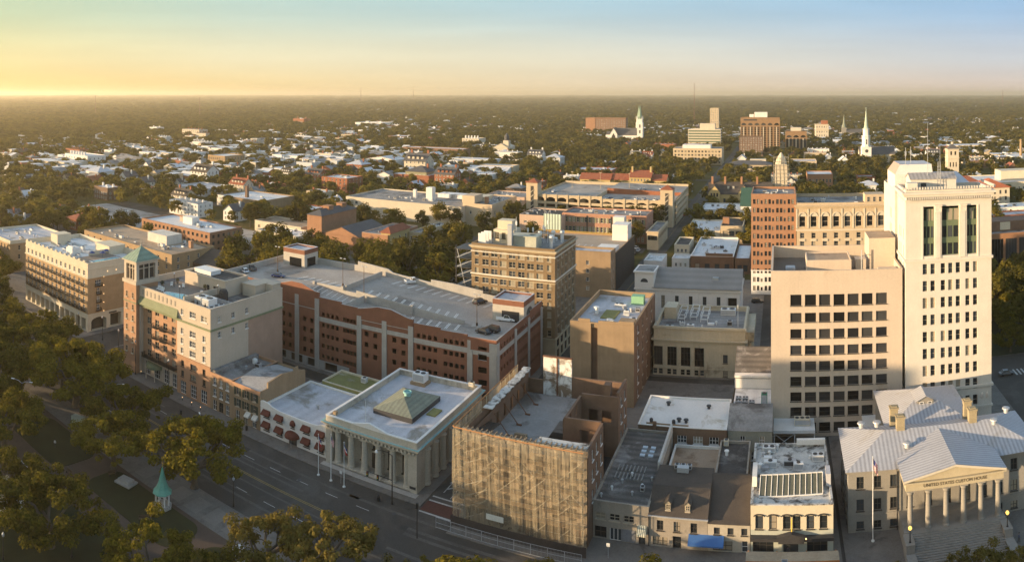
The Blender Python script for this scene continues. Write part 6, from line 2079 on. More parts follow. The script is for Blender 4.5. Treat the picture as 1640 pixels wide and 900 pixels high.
mb.face([(b.W * 0.5, 30, HB - 2.4), (b.W + 9, 30, HB - 2.4), (b.W + 9, 30, HB - 0.4), (b.W * 0.5, 30, HB + 1.4)])
mb.build('ramp_wall', RED_BRICK, b.root)
MB().box(0, 65, 10, b.W + 9, 65.3, HB + 0.6).box(-0.3, 0.81, 0, -0.01, 65, HB - 0.2).box(b.W * 0.5 - 0.3, 1, HB - 2.4, b.W * 0.5, 40, HB).build('parapet', BEIGE, b.root)
sw = Bld.__new__(Bld)
sw.root, sw.W, sw.D = b.root, b.W + 9, 58.0
sw.op = {'F': [], 'R': [], 'L': [], 'B': []}
sw.P = lambda side, u, z, d=0.0, W0=b.W + 9: (W0 - d, 6 + u, z)
sw.L = lambda side: 58.0
for z in floors_:
 for u in even(0, 58, 12):
  sw.op['R'].append((u - 1.6, z, 3.2, 1.6, 0.5))
sw.wall(HB - 0.8, [BEIGE], sides='R', name='side_wall')
for (x, h_) in ((-5.0, 24.0), (b.W + 0.8, 22.5)):
 mb = MB()
 mb.box(0, 0, 0, 7.6, 1.0, h_).box(0, 1.0, 0, 1.0, 7.6, h_).box(6.6, 1.0, 0, 7.6, 7.6, h_).box(1.0, 6.6, 0, 6.6, 7.6, h_)
 st = mb.build('stair_tower', BEIGE, b.root, (x, -1.6, 0))
 MB().box(3.0, -0.06, 3, 5.0, -0.003, h_ - 2).build('stair_opening', VOID, st)
 for z in range(3, int(h_) - 3, 3):
  mb = MB()
  mb.tube((3.0, -0.12, z), (5.0, -0.12, z + 1.6), 0.3, n=4)
  mb.build('stair_stringer', IVORY, st)
 mb = MB()
 hip_roof(mb, 0, 0, 7.6, 7.6, h_ + 0.01, 2.6, 0.4)
 mb.build('roof', [RED_TILE, RED_TILE], st)
GB2 = (b.root.location.x, b.root.location.y, b.W, HB)
for k in range(3):
 r_ = thing('deck_lamp_pole', 'thin tan lamp pole on the roof deck of the beige arched garage', 'lamp pole', (GB2[0] + 12 + 20 * k, GB2[1] + 42, HB - 1.2), 0, 'lamp poles on the beige garage')
 MB().tube((0, 0, 0), (0, 0, 11), 0.16, 0.1).box(-0.8, -0.2, 10.9, 0.8, 0.2, 11.2).build('pole', BEIGE, r_)
RECTS.append((GB2[0], GB2[1], GB2[2] + 10, 66, 0))
# -- shuttered hotel, pink block, corner shop
b = midb('shuttered_building', 'long pink brick building with rows of green shuttered windows in front of the beige garage', 901, 1035, 346, 15.0, 20, mat('pink_brick', (0.40, 0.22, 0.15), 0.9, 0.12), GREY_ROOF, (1.0, 5.2, 10.2), 20, 1.3, 2.7, nside=4, glass=G_BLIND)
for z in (5.2, 10.2):
 for u in even(0.8, b.W - 0.8, 20):
  MB().box(-0.32, -0.08, 0, 0.32, -0.004, 2.7).build('shutter', GREEN_TRIM, b.root, (u + 1.02, 0, z))
b.cornice(13.8, 0.4, 0.6, mat('pink_brick', None))
for k in range(4):
 MB().box(0, -0.25, 0, 0.5, -0.003, 14).build('downpipe', DARK_METAL, b.root, (0.3 + k * (b.W - 1) / 3.4, 0, 0))
roof_clutter(b, 3, 4, b.W - 3, 18, 14.2, 16, 51)
MB().box(b.W - 16, -9, 0, b.W - 10, -4, 15.5).build('white_stair_shaft', WHITE_WALL, b.root)
b = midb('shop_block', 'beige corner shop building with three large upper windows next to the shuttered building', 1036, 1054, 371, 9.5, 30, BEIGE, GREY_ROOF, (5.0,), 3, 2.2, 2.2, nside=8, fm='dark', corn=BEIGE)
b = midb('black_roof_building', 'pink stucco building with black roof and green ribbed screen wall beside the shuttered building', 832, 899, 347, 14.0, 24, PINK, BLACK_ROOF, (9.6,), 4, 2.0, 1.2, nside=0)
MB().box(b.W - 10, -0.4, 2, b.W, -0.01, 15.2).build('ribbed_screen', mat('ribbed_mint_screen', (0.42, 0.50, 0.42), 0.6, 0.1, rib=('X', 5, 0.5)), b.root)
roof_clutter(b, 2, 3, b.W - 3, 20, 13.3, 14, 52)
b = midb('brick_annex', 'tan brick block with five small side windows behind the olive brown office block', 905, 978, 404, 18.4, 8, OLD_BRICK, BLUE_ROOF, (3, 6.4, 9.8, 13), 1, 1.3, 1.6, nside=2)
b = Bld('parking_deck_building', 'black louvred parking deck with tan roof level behind the tan brick block', -112, 275.5, 46, 36, cat='parking garage')
for z in (2, 4.6, 7.2, 9.8, 12.4):
 b.op['F'].append((38, z, 7.4, 1.5, 0.6))
b.wall(15.6, [mat('black_louvre_wall', (0.03, 0.028, 0.026), 0.6, 0.2, rib=('Z', 12, 0.3))])
b.flat_roof(15.0, mat('tan_deck', (0.34, 0.28, 0.22), 0.9, 0.15), 0.7, 0.3, TAN_BRICK)
parking_lines(b.root, 6, 10, 12, 2.9, 5, lambda x, y: 15.0, pairs=False)
MB().box(38, 26, 15.0, 45, 34, 22).build('white_stair_house', WHITE_WALL, b.root)
MB().box(38, 0.4, 15.0, 45.6, 7, 17.5).build('white_roof_block', WHITE_WALL, b.root)
MB().box(0, 35.4, 15.75, 38, 35.6, 16.3).build('yellow_rail', PAINT_YELLOW, b.root)
# -- east side of the middle street
b = midb('corner_building', 'white two storey corner building with flat white roof on the far side street', 1123, 1188, 336, 8.0, 26, mat('grey_white_stucco', (0.52, 0.53, 0.53), 0.9, 0.07), SNOW, (1.2, 4.8), 6, 1.4, 2.2, nside=0, fm='dark')
roof_clutter(b, 4, 4, b.W - 2, 22, 7.3, 6, 53)
b = midb('low_building', 'low cream building with bright white roof beside the side street', 1098, 1153, 370, 6.6, 34, CREAM, SNOW, (), 0, nside=0)
roof_clutter(b, 3, 4, b.W - 2, 28, 5.9, 8, 54)
b = midb('shop_block', 'tan block with three large windows next to the bright white roof', 1154, 1190, 362, 9.6, 26, BEIGE, BLACK_ROOF, (4.2,), 3, 2.6, 2.6, nside=0, fm='dark')
MB().box(0.5, 8, 8.9, 4.0, 11, 12.5).build('brick_stack', BRIGHT_BRICK, b.root)
b = midb('gallery_building', 'dark brick fronted building under a big white membrane roof in the side street', 1106, 1175, 411, 7.4, 42, DARK_BRICK, SNOW, (1.0,), 4, 2.2, 3.0, nside=0, fm='dark', capm=WHITE_WALL)
roof_clutter(b, 2, 3, b.W - 2, 26, 6.7, 14, 55)
MB().box(6.8, 0.02, 7.42, 19.0, 0.5, 8.6).build('parapet_wall', DARK_BRICK, b.root)
b = midb('low_building', 'small dark fronted building with white roof and two dark fans beside the orange tower', 1177, 1201, 414, 7.0, 30, DARK_BRICK, SNOW, (1.0,), 2, 2.0, 3.0, nside=0, fm='dark')
b = midb('side_house', 'grey stucco house with low black roof at the street corner', 1080, 1104, 392, 8.5, 18, CREAM, BLACK_ROOF, (1.4, 4.8), 3, 1.1, 1.6, nside=0)
b = midb('low_building', 'tiny white roofed lean-to in front of the grey corner house', 1076, 1104, 414, 5.0, 9, WHITE_WALL, SNOW, (1.2,), 3, 1.0, 1.6, nside=0)
b = midb('low_building', 'small white windowless block at the kerb of the side street', 1031, 1060, 418, 6.0, 14, WHITE_WALL, WHITE_ROOF, (), 0, nside=0)
b = midb('yellow_shop', 'small yellow shop wedged beside the orange brick tower', 1188, 1203, 378, 6.0, 20, YELLOW, BLACK_ROOF, (1.0,), 2, 2.0, 2.2, nside=0, fm='dark')
# chapel with green roof
Yc = 424.0
b = Bld('chapel', 'white chapel with steep green roof beside the orange brick tower', tx(1186) * Yc, Yc, 16, 30, cat='church')
b.win('F', 4.0, 4, 2.0, 6.5, fc='dark', nx=2, nz=4)
b.wall(12.0, [WHITE_WALL])
mb = MB()
gable_roof(mb, 0, 0, 16, 30, 12.05, 9.0, 0.4, 'x', 0, 0.2, 1)
mb.build('roof', [mat('dark_green_metal_roof', (0.045, 0.10, 0.07), 0.6, 0.1), WHITE_WALL], b.root)
# Victorian building
b = midb('victorian_building', 'yellow Victorian building with steep gables and dark roof near the side street', 1134, 1236, 311, 11.0, 20, YELLOW, None, (1.2, 5.0), 10, 1.6, 2.8, nside=0, fm='dark', cat='building')
mb = MB()
gable_roof(mb, 0, 0, b.W, 20, 11.0, 7.0, 0.5, 'x', 0, 0.2, 1)
mb.build('roof', [SHINGLE, YELLOW], b.root)
for x in (0.5, 21.0):
 mb = MB().box(x, -1.6, 0, x + 8, -0.01, 12.2, 1)
 gable_roof(mb, x, -1.6, x + 8, 9, 12.22, 4.6, 0.3, 'y', 0, 0.15, 1)
 g_ = mb.build('gabled_bay', [SHINGLE, YELLOW], b.root)
 for q in range(3):
  far_window(g_, (x + 2 + 2 * q, -1.63, 9.2), 0, 1.2, 2.4, frame_mat('dark'), G_BLACK)
for x in (1.5, 10.5, 22.0, 33.0):
 MB().box(x, 8, 14, x + 1.4, 9.4, 22.0).build('chimney', BRIGHT_BRICK, b.root)
for x in (13, 16.5):
 MB().box(x, 4, 13.6, x + 1.4, 6, 15.6).build('dormer', IVORY, b.root)
# -- orange brick tower and arcaded beige block
b = midb('orange_tower', 'orange brick tower block with white painted lower floors behind the church', 1203, 1275, 309, 40.5, 22, BRIGHT_BRICK, None, (), 0, nside=0, cat='tower')
for o in list(b.root.children):
 bpy.data.objects.remove(o)
for k in range(11):
 z = 1.6 + k * 3.45
 for g in range(4):
  for q in (0, 1.5, 3.0):
   u = 1.3 + g * 4.6 + q
   if u < b.W - 0.6:
    b.op['F'].append((u - 0.5, z, 1.0 if q < 3 else 0.8, 1.9 if q < 3 else 1.4, 0.2))
    far_window(b.root, (u if q < 3 else u - 0.1, 0.2, z), 0, 1.0 if q < 3 else 0.8, 1.9 if q < 3 else 1.4, frame_mat('dark'), G_DARK)
b.wall(40.0, [BRIGHT_BRICK, WHITE_WALL], lambda s_, u, z: 1 if z < 9.5 else 0, {'*': ((), (9.5,))})
b.flat_roof(39.2, GREY_ROOF, 0.8, 0.4, BRIGHT_BRICK)
roof_clutter(b, 5, 3, b.W - 4, 16, 39.2, 8, 61)
b.band(9.4, 0.15, 0.35, WHITE_WALL, 'belt_course')
b = midb('arcaded_building', 'beige hotel block with tall arched top floor windows and a heavy cornice', 1276, 1420, 324, 37.0, 26, mat('warm_beige_stone', (0.47, 0.37, 0.25), 0.9, 0.1, streak=0.2), None, (), 0, nside=0, cat='hotel', xref=1276)
for o in list(b.root.children):
 bpy.data.objects.remove(o)
SB = mat('warm_beige_stone', None)
n = 8
for k in range(n):
 u = b.W * (k + 0.5) / n
 b.op['F'].append((u - 1.25, 27.2, 2.5, 4.2, 0.5))
 far_window(b.root, (u, 0.5, 27.2), 0, 2.5, 4.2, frame_mat('tan'), G_BLACK)
 mb = MB()
 arc = [(u - 1.7 * math.cos(PI * i / 10), 31.4 + 1.7 * math.sin(PI * i / 10)) for i in range(11)]
 inn = [(u - 1.25 * math.cos(PI * i / 10), 31.4 + 1.25 * math.sin(PI * i / 10)) for i in range(11)]
 for i in range(10):
  mb.face([(inn[i][0], -0.25, inn[i][1]), (inn[i + 1][0], -0.25, inn[i + 1][1]), (arc[i + 1][0], -0.25, arc[i + 1][1]), (arc[i][0], -0.25, arc[i][1])])
  mb.face([(arc[i][0], -0.25, arc[i][1]), (arc[i + 1][0], -0.25, arc[i + 1][1]), (arc[i + 1][0], 0, arc[i + 1][1]), (arc[i][0], 0, arc[i][1])])
 mb.face([(x, -0.01, z) for x, z in inn])
 mb.build('arch_hood', IVORY, b.root)
 for z in (15.8, 19.2, 22.6, 12.4):
  b.op['F'].append((u - 0.9, z, 1.8, 2.3, 0.3))
  far_window(b.root, (u, 0.3, z), 0, 1.8, 2.3, frame_mat('tan'), G_DARK)
  MB().box(u - 1.1, -0.25, z - 1.0, u + 1.1, -0.003, z - 0.2).build('window_panel', IVORY, b.root)
 MB().box(u - b.W / n / 2 - 0.3, -0.2, 26.6, u - b.W / n / 2 + 0.3, -0.003, 34.4).build('pilaster', IVORY, b.root)
b.wall(36.6, [SB])
b.flat_roof(35.4, GREY_ROOF, 1.2, 0.4, SB)
b.cornice(34.6, 1.0, 1.2, SB, steps=3)
b.band(25.6, 0.3, 0.6, IVORY, 'belt_course')
MB().box(28, 6, 35.4, 36, 13, 39.0).build('penthouse', SB, b.root)
for k in range(3):
 far_window(b.root, (29.4 + 2.4 * k, 5.97, 36), 0, 1.2, 2.0, frame_mat('tan'), G_DARK)
roof_clutter(b, 4, 4, 26, 22, 35.4, 12, 62)
# -- right edge
b = midb('glazed_building', 'brown brick building with large dark glass bays at the right edge behind the white tower', 1587, 1680, 374, 16.0, 26, mat('copper_brown_brick', (0.27, 0.14, 0.075), 0.9, 0.12), GREY_ROOF, (), 0, nside=0, xref=1600)
for k in range(4):
 u = 3.2 + 6.6 * k
 MB().box(u - 2.7, -0.06, 1, u + 2.7, -0.003, 13.5).build('glass_bay', G_BLACK, b.root)
 for q in range(1, 4):
  MB().box(u - 2.7 + q * 1.35 - 0.06, -0.14, 1, u - 2.7 + q * 1.35 + 0.06, -0.063, 13.5).build('bay_mullion', DARK_METAL, b.root)
MB().box(0.5, 8, 15.3, 26, 20, 20).build('upper_block', DARK_BRICK, b.root)
MB().box(7, 7.9, 16, 12, 7.99, 19.6).build('vent_panel', CREAM, b.root)
b = midb('tiled_building', 'white three storey building with orange red hipped tile roof right of the white tower', 1570, 1617, 300, 15.5, 26, IVORY, None, (2.0, 6.6, 11.0), 5, 1.5, 2.6, nside=0, fm='dark', xref=1600)
mb = MB()
hip_roof(mb, 0, 0, b.W, 26, 15.4, 5.0, 1.2)
mb.build('roof', [mat('orange_clay_tile', (0.40, 0.12, 0.05), 0.85, 0.15), mat('orange_clay_tile', None)], b.root)
b = Bld('tiled_building', 'lower wing with dark red hipped tile roof behind the orange tiled building', b.root.location.x - 22, b.root.location.y + 30, 34, 20)
b.wall(14, [IVORY])
mb = MB()
hip_roof(mb, 0, 0, 34, 20, 14.05, 5.5, 1.0)
mb.build('roof', [RED_TILE, RED_TILE], b.root)
b = midb('long_building', 'wide low cream building with pale flat roof at the right edge beyond the tiles', 1552, 1690, 292, 12.0, 50, CREAM, SNOW, (2.0, 6.0), 20, 1.4, 2.0, nside=0, xref=1600, cat='warehouse')
MB().box(30, 14, 11.3, 60, 30, 19).build('upper_block', CREAM, b.root)
b = midb('low_building', 'white flat roofed house with small windows at the right edge below the tiled roof', 1600, 1660, 332, 8.0, 16, WHITE_WALL, SNOW, (1.2, 4.6), 5, 1.3, 1.5, nside=0, xref=1610)
roof_clutter(b, 2, 2, b.W - 2, 12, 7.2, 8, 63)
b = midb('low_building', 'low brick building with grey metal roof at the right edge above the brown glazed building', 1587, 1660, 345, 9.0, 14, RED_BRICK, BLUE_ROOF, (), 0, nside=0, xref=1600)
# -- farther landmarks
b = midb('hotel_tower', 'large brown hotel tower with tall pale piers and arched top band on the skyline', 1186, 1249, 188, 48.0, 24, mat('bronze_brown_concrete', (0.25, 0.155, 0.085), 0.9, 0.08), None, (), 0, nside=0, cat='hotel')
w_ = b.W
MB().box(w_ * 0.35, 5, 48.0, w_ * 0.68, 16, 55).build('penthouse', WHITE_WALL, b.root)
MB().box(w_ * 0.22, 7, 48.0, w_ * 0.33, 14, 52).build('penthouse', WHITE_WALL, b.root)
n = 6
for k in range(n):
 u = w_ * (k + 0.5) / n
 MB().box(u - 0.5, -0.5, 3, u + 0.5, -0.003, 35).build('pale_pier', IVORY, b.root)
 for q in (-1, 1):
  MB().box(u + q * 2.2 - 1.25, -0.06, 4, u + q * 2.2 + 1.25, -0.003, 35).build('window_strip', G_BLACK, b.root)
  for fl in range(10):
   MB().box(u + q * 2.2 - 1.25, -0.2, 5.6 + fl * 3.0, u + q * 2.2 + 1.25, -0.063, 6.4 + fl * 3.0).build('spandrel', mat('bronze_brown_concrete', None), b.root)
 mb = MB()
 mb.face([(u - 3.3 * math.cos(PI * i / 8), -0.05, 37.2 + 3.2 * math.sin(PI * i / 8)) for i in range(9)])
 mb.build('arched_opening', G_BLACK, b.root)
MB().box(w_ * 0.08, -0.08, 43.5, w_ * 0.42, -0.003, 45.5).build('sign_lettering', DARK_METAL, b.root)
b = midb('hotel_annex', 'smaller brown arched annex with pale piers right of the brown hotel tower', 1258, 1292, 210, 30.0, 22, mat('bronze_brown_concrete', None), None, (), 0, nside=0, cat='hotel')
w_ = b.W
MB().box(w_ * 0.25, 5, 30, w_ * 0.75, 16, 34.5).build('penthouse', IVORY, b.root)
for k in range(3):
 u = w_ * (k + 0.5) / 3
 MB().box(u - 0.5, -0.5, 2, u + 0.5, -0.003, 20).build('pale_pier', IVORY, b.root)
 for q in (-1, 1):
  MB().box(u + q * 2.4 - 1.4, -0.06, 2, u + q * 2.4 + 1.4, -0.003, 20).build('window_strip', G_BLACK, b.root)
 mb = MB()
 mb.face([(u - 3.6 * math.cos(PI * i / 8), -0.05, 21.4 + 3.2 * math.sin(PI * i / 8)) for i in range(9)])
 mb.build('arched_opening', G_BLACK, b.root)
b = midb('apartment_block', 'dark red brick apartment block with white framed windows in front of the brown hotel tower', 1184, 1222, 219, 25.0, 20, DARK_BRICK, BLACK_ROOF, [2 + 2.9 * k for k in range(8)], 9, 1.6, 1.7, nside=3)
b = midb('office_building', 'white office building with long green window bands and pale penthouse in the distance', 1102, 1154, 207, 29.0, 24, IVORY, SNOW, (), 0, nside=0, cat='office building')
for k in range(7):
 MB().box(0.6, -0.1, 2.5 + 3.8 * k, b.W - 0.6, -0.003, 4.4 + 3.8 * k).box(b.W + 0.003, 0.6, 2.5 + 3.8 * k, b.W + 0.1, 23.4, 4.4 + 3.8 * k).build('window_band', mat('green_tinted_glass', (0.09, 0.14, 0.10), 0.2, 0.1), b.root)
MB().box(b.W * 0.35, 5, 28.3, b.W * 0.82, 18, 37).build('penthouse', IVORY, b.root)
b = midb('office_building', 'beige five storey block with square windows below the green banded office', 1078, 1156, 238, 18.5, 30, BEIGE, GREY_ROOF, (2, 6, 10, 14), 14, 2.0, 2.0, nside=5, fm='dark')
MB().box(10, 6, 17.8, 42, 22, 22).build('penthouse', WHITE_WALL, b.root)
b = midb('tower_slab', 'slim tan apartment tower on the skyline left of the brown hotel tower', 1137, 1151, 173, 52.0, 18, BEIGE, None, [3 + 3.5 * k for k in range(14)], 4, 2.2, 1.8, nside=2, cat='tower')
b = midb('apartment_slab', 'wide brown brick apartment slab beyond the twin spired church', 938, 1002, 189, 33.0, 20, mat('dull_brown_brick', (0.22, 0.13, 0.085), 0.9, 0.1), GREY_ROOF, [2.5 + 3.6 * k for k in range(8)], 16, 2.2, 1.8, nside=3, cat='apartment block')
MB().box(0, -0.4, 0, b.W * 0.24, -0.01, 33).build('red_end_bay', BRIGHT_BRICK, b.root)
b = midb('cream_tower', 'squat cream historic tower block with red roofed top on the right skyline', 1306, 1327, 199, 30.0, 22, IVORY, GREY_ROOF, (4, 10, 16, 24), 5, 1.8, 3.0, nside=0)
b.cornice(20.5, 1.0, 1.0, IVORY)
b.cornice(28.6, 0.8, 0.8, IVORY)
MB().box(b.W * 0.45, 4, 29.4, b.W * 0.95, 14, 36).build('penthouse', RED_BRICK, b.root)
b = midb('brick_school', 'square red brick building with pale flat roof among trees right of the scaffolded steeple', 1293, 1334, 279, 14.0, 26, BRIGHT_BRICK, SNOW, (2.0, 7.0), 7, 1.6, 3.0, nside=4, fm='tan', xref=1293)
b = midb('brick_row_house', 'small brick house with pale trim among trees left of the white tower', 1374, 1402, 283, 9.0, 16, RED_BRICK, GREY_ROOF, (1.4, 5), 4, 1.2, 1.9, nside=0)
b = midb('grand_house', 'wide tan mansion with grey hipped roofs beyond the Victorian building', 1166, 1236, 264, 9.0, 22, BEIGE, None, (2, 5.4), 12, 1.5, 2.0, nside=0)
mb = MB()
hip_roof(mb, 0, 0, b.W, 22, 8.9, 3.5, 0.8)
mb.build('roof', [SLATE, SLATE], b.root)
MB().box(b.W * 0.48, 20, 8.85, b.W * 0.86, 30, 12.5).build('upper_block', IVORY, b.root)
b = midb('low_building', 'low pale building with blue grey roof behind the scaffolded steeple', 1262, 1308, 258, 9.0, 26, BEIGE, BLUE_ROOF, (2, 5.5), 8, 1.5, 2.0, nside=0)
b = midb('apartment_block', 'square red brick apartment block with white roof in the left middle distance', 515, 556, 286, 13.0, 22, RED_BRICK, SNOW, (1.5, 4.6, 7.8, 10.4), 6, 1.3, 1.7, nside=4)
roof_clutter(b, 4, 4, b.W - 4, 18, 12.2, 7, 64)
b = midb('row_building', 'tan three storey row with white roof beyond the long white building', 768, 822, 266, 11.0, 16, BEIGE, SNOW, (1.5, 4.8, 8), 10, 1.2, 1.9, nside=0)
b = midb('row_building', 'long brown terrace with white roofs far behind the cream houses', 645, 742, 239, 10.0, 20, mat('dull_brown_brick', None), SNOW, (1.5, 5), 18, 2.0, 1.9, nside=0)
b = midb('mansion', 'ivory mansion with many chimneys in the far middle distance', 740, 767, 222, 14.0, 24, IVORY, BLUE_ROOF, (2, 6, 10), 6, 1.6, 2.2, nside=0)
for k in range(5):
 MB().box(2 + 5 * k, 6, 13.2, 3.6 + 5 * k, 8, 18).build('chimney', WHITE_WALL, b.root)
b = midb('white_block', 'white apartment house with many chimneys among trees at far left', 104, 140, 250, 13.0, 24, WHITE_WALL, SNOW, (1.5, 5, 8.6), 8, 1.4, 2.0, nside=4)
for k in range(6):
 MB().box(2 + 5.6 * k, 6, 12.2, 3.6 + 5.6 * k, 8, 16).build('chimney', WHITE_WALL, b.root)
b = midb('brick_hall', 'brown brick hall with white roof in the far left middle distance', 333, 360, 250, 12.0, 30, TAN_BRICK, SNOW, (2, 7), 8, 1.4, 3.0, nside=6)
b = midb('brick_warehouse', 'low brick workshop with white roof and tall dark chimney left of the theatre', 348, 420, 322, 7.5, 34, OLD_BRICK, SNOW, (), 0, nside=0, cat='warehouse')
MB().box(20, 8, 6.8, 22, 10, 15).build('chimney', DARK_BRICK, b.root)
MB().box(0, -0.3, 0, 14, -0.01, 7.6).build('white_end_wall', WHITE_WALL, b.root)
roof_clutter(b, 8, 6, 34, 28, 6.8, 6, 65)
b = midb('low_building', 'low grey stucco warehouse with pale blue roof below the dormered white house', 282, 328, 303, 6.0, 30, mat('grey_white_stucco', None), BLUE_ROOF, (), 0, nside=0, cat='warehouse')
b = midb('tiled_hotel', 'tan building with broad maroon tile roofs behind the beige garage', 1008, 1042, 284, 12.0, 18, YELLOW, None, (1.5, 5, 8.6), 6, 1.3, 1.8, nside=3)
mb = MB()
gable_roof(mb, 0, 0, b.W, 18, 12.0, 4.6, 0.8, 'x', 0, 0.2, 1)
mb.build('roof', [RED_TILE, YELLOW], b.root)
for x in (0.5, b.W - 1.8):
 MB().box(x, 6, 12, x + 1.4, 8, 20).build('chimney', YELLOW, b.root)
for (dx, w2, dy) in ((-42, 26, -1.0), (-15.5, 15, 0.5), (b.W + 0.5, 12, 1.5)):
 mb = MB().box(dx, dy, 0, dx + w2, dy + 14, 9.5, 1)
 gable_roof(mb, dx, dy, dx + w2, dy + 14, 9.55, 4.0, 0.7, 'x', 0, 0.2, 1)
 mb.build('tiled_wing', [RED_TILE, YELLOW], b.root)
# twin-spired white cathedral
Yc = at(995, 230)[1]
b = Bld('cathedral', 'white twin spired cathedral with dark steep roof on the skyline', tx(970) * Yc, Yc, tx(1020) * Yc - tx(970) * Yc, 22, cat='church')
b.row('F', even(12, b.W - 2, 7), [3], 1.8, 7, fc='dark', nx=1, nz=3)
b.wall(14, [WHITE_WALL])
mb = MB()
gable_roof(mb, 14, 0, b.W, 22, 14.05, 10.5, 0.5, 'x', 0, 0.3, 1)
mb.build('roof', [SLATE, WHITE_WALL], b.root)
mb = MB().box(8, -4, 0, 20, -0.01, 16, 1)
gable_roof(mb, 8, -4, 20, 14, 16.05, 9, 0.5, 'y', 0, 0.3, 1)
tr_ = mb.build('transept', [SLATE, WHITE_WALL], b.root)
mb = MB()
mb.face([(14 - 3, -4.05, 4), (14 + 3, -4.05, 4), (17, -4.05, 12), (14, -4.05, 17), (11, -4.05, 12)])
mb.build('lancet_window', G_BLACK, tr_)
mb = MB().box(0, 2, 0, 8, 16, 12, 1)
gable_roof(mb, 0, 2, 8, 16, 12.05, 7, 0.3, 'x', 0, 0.2, 1)
mb.build('apse', [SLATE, WHITE_WALL], b.root)
for dy in (0.0, 14.0):
 dx = -5.0 if dy else 0.0
 mb = MB().box(b.W + 0.5, dy - 1, 0, b.W + 9.5, dy + 8, 34).box(b.W + 1.2, dy - 0.3, 34, b.W + 8.8, dy + 7.3, 40)
 tw_ = mb.build('bell_tower', WHITE_WALL, b.root, (dx, 0, 0))
 MB().lathe(b.W + 5, dy + 3.5, [(4.0, 40), (2.6, 47), (0.15, 62)], 8).build('spire', COPPER, tw_)
 for sx in (0, 1):
  for sy in (0, 1):
   MB().lathe(b.W + 1.2 + 7.6 * sx, dy - 0.3 + 7.6 * sy, [(0.8, 40), (0.1, 45)], 6).build('pinnacle', WHITE_WALL, tw_)
 for z in (6, 17, 26):
  far_window(tw_, (b.W + 5, dy - 1.03, z), 0, 2.2, 5, frame_mat('dark'), G_BLACK)
# white steeple church
Yc = at(1388, 262)[1]
xs_ = tx(1388) * Yc
b = Bld('steeple_church', 'slender white steeple church with clock and greenish spire right of centre', xs_ - 5.5, Yc, 11, 11, cat='church')
b.wall(19, [WHITE_WALL])
MB().lathe(5.5, 5.5, [(6.2, 19), (6.2, 20)], 8, ph=PI / 8).lathe(5.5, 5.5, [(5.0, 20), (5.0, 31), (5.6, 31.2), (5.6, 31.8)], 8, ph=PI / 8).lathe(5.5, 5.5, [(3.8, 31.8), (3.8, 39), (4.3, 39.2), (4.3, 39.8)], 8, ph=PI / 8).build('belfry', WHITE_WALL, b.root)
MB().lathe(5.5, 5.5, [(3.2, 39.8), (2.2, 43), (0.12, 63)], 8, ph=PI / 8).lathe(5.5, 5.5, [(0.2, 63), (0.9, 63.6), (0.2, 64.4)], 8).build('spire', mat('pale_green_spire', (0.40, 0.46, 0.36), 0.7, 0.08), b.root)
MB().tube((5.5, -0.15, 14.5), (5.5, -0.02, 14.5), 1.9, n=16).build('clock_face', DARK_METAL, b.root)
for k in range(4):
 a = k * PI / 2
 far_window(b.root, (5.5 + 4.66 * math.sin(a), 5.5 - 4.66 * math.cos(a), 22), a, 1.6, 6, frame_mat('white'), G_BLACK)
mb = MB().box(-1, 11.05, 0, 40, 30, 10, 1)
gable_roof(mb, -1, 11.05, 40, 30, 10.05, 8, 0.6, 'x', 0, 0.2, 1)
mb.build('nave', [SLATE, IVORY], b.root)
# grey spire, clock tower, scaffolded steeple
Yc = at(1352, 222)[1]
b = Bld('spire_church', 'grey pointed church spire at the right skyline left of the white steeple', tx(1352) * Yc - 4, Yc, 8, 8, cat='church')
b.wall(20, [mat('grey_granite', None)])
MB().lathe(4, 4, [(4.4, 20), (2.4, 27), (0.1, 44)], 8, ph=PI / 8).build('spire', mat('grey_green_spire', (0.20, 0.22, 0.17), 0.8, 0.1), b.root)
mb = MB().box(8.02, -2, 0, 34, 10, 11, 1)
gable_roof(mb, 8.02, -2, 34, 10, 11.05, 6, 0.5, 'x', 0, 0.2, 1)
mb.build('nave', [SLATE, mat('grey_granite', None)], b.root)
Yc = at(1527, 282)[1]
b = Bld('clock_tower', 'pale square bell tower with open arcades and small dark cap behind the white bank tower', tx(1527) * Yc - 5.5, Yc, 11, 11, cat='tower')
for u in (2.6, 5.5, 8.4):
 for s_ in 'FL':
  b.op[s_].append((u - 0.7, 9, 1.4, 4.5, 0.8))
for u in (3.4, 7.6):
 for s_ in 'FL':
  b.op[s_].append((u - 1.0, 20.5, 2.0, 3.6, 0.8))
b.wall(26.5, [IVORY])
b.cornice(17.0, 0.6, 0.8, IVORY)
b.cornice(25.6, 0.7, 0.8, IVORY)
MB().box(1.5, 1.5, 8, 9.5, 9.5, 26).build('inner_core', VOID, b.root)
mb = MB()
hip_roof(mb, 0.5, 0.5, 10.5, 10.5, 26.6, 5.0, 0.5)
mb.build('cap_roof', [SLATE, SLATE], b.root)
MB().box(4.6, 4.6, 30.8, 6.4, 6.4, 33).build('lantern', IVORY, b.root)
Yc = 556.0
xs_ = tx(1251) * Yc
b = Bld('scaffolded_steeple', 'cream church steeple wrapped in scaffolding rising behind the orange brick tower', xs_ - 5, Yc, 10, 10, cat='church')
b.wall(24, [IVORY])
MB().lathe(5, 5, [(4.8, 24), (3.6, 28), (0.6, 33)], 8).build('cap', IVORY, b.root)
mb = MB()
for k in range(5):
 for (x, y) in ((-1.6 + k * 3.3, -1.6), (-1.6, -1.6 + k * 3.3), (11.6, -1.6 + k * 3.3)):
  mb.tube((x, y, 0), (x + (5 - x) * 0.12, y + (5 - y) * 0.12, 31), 0.16, n=4)
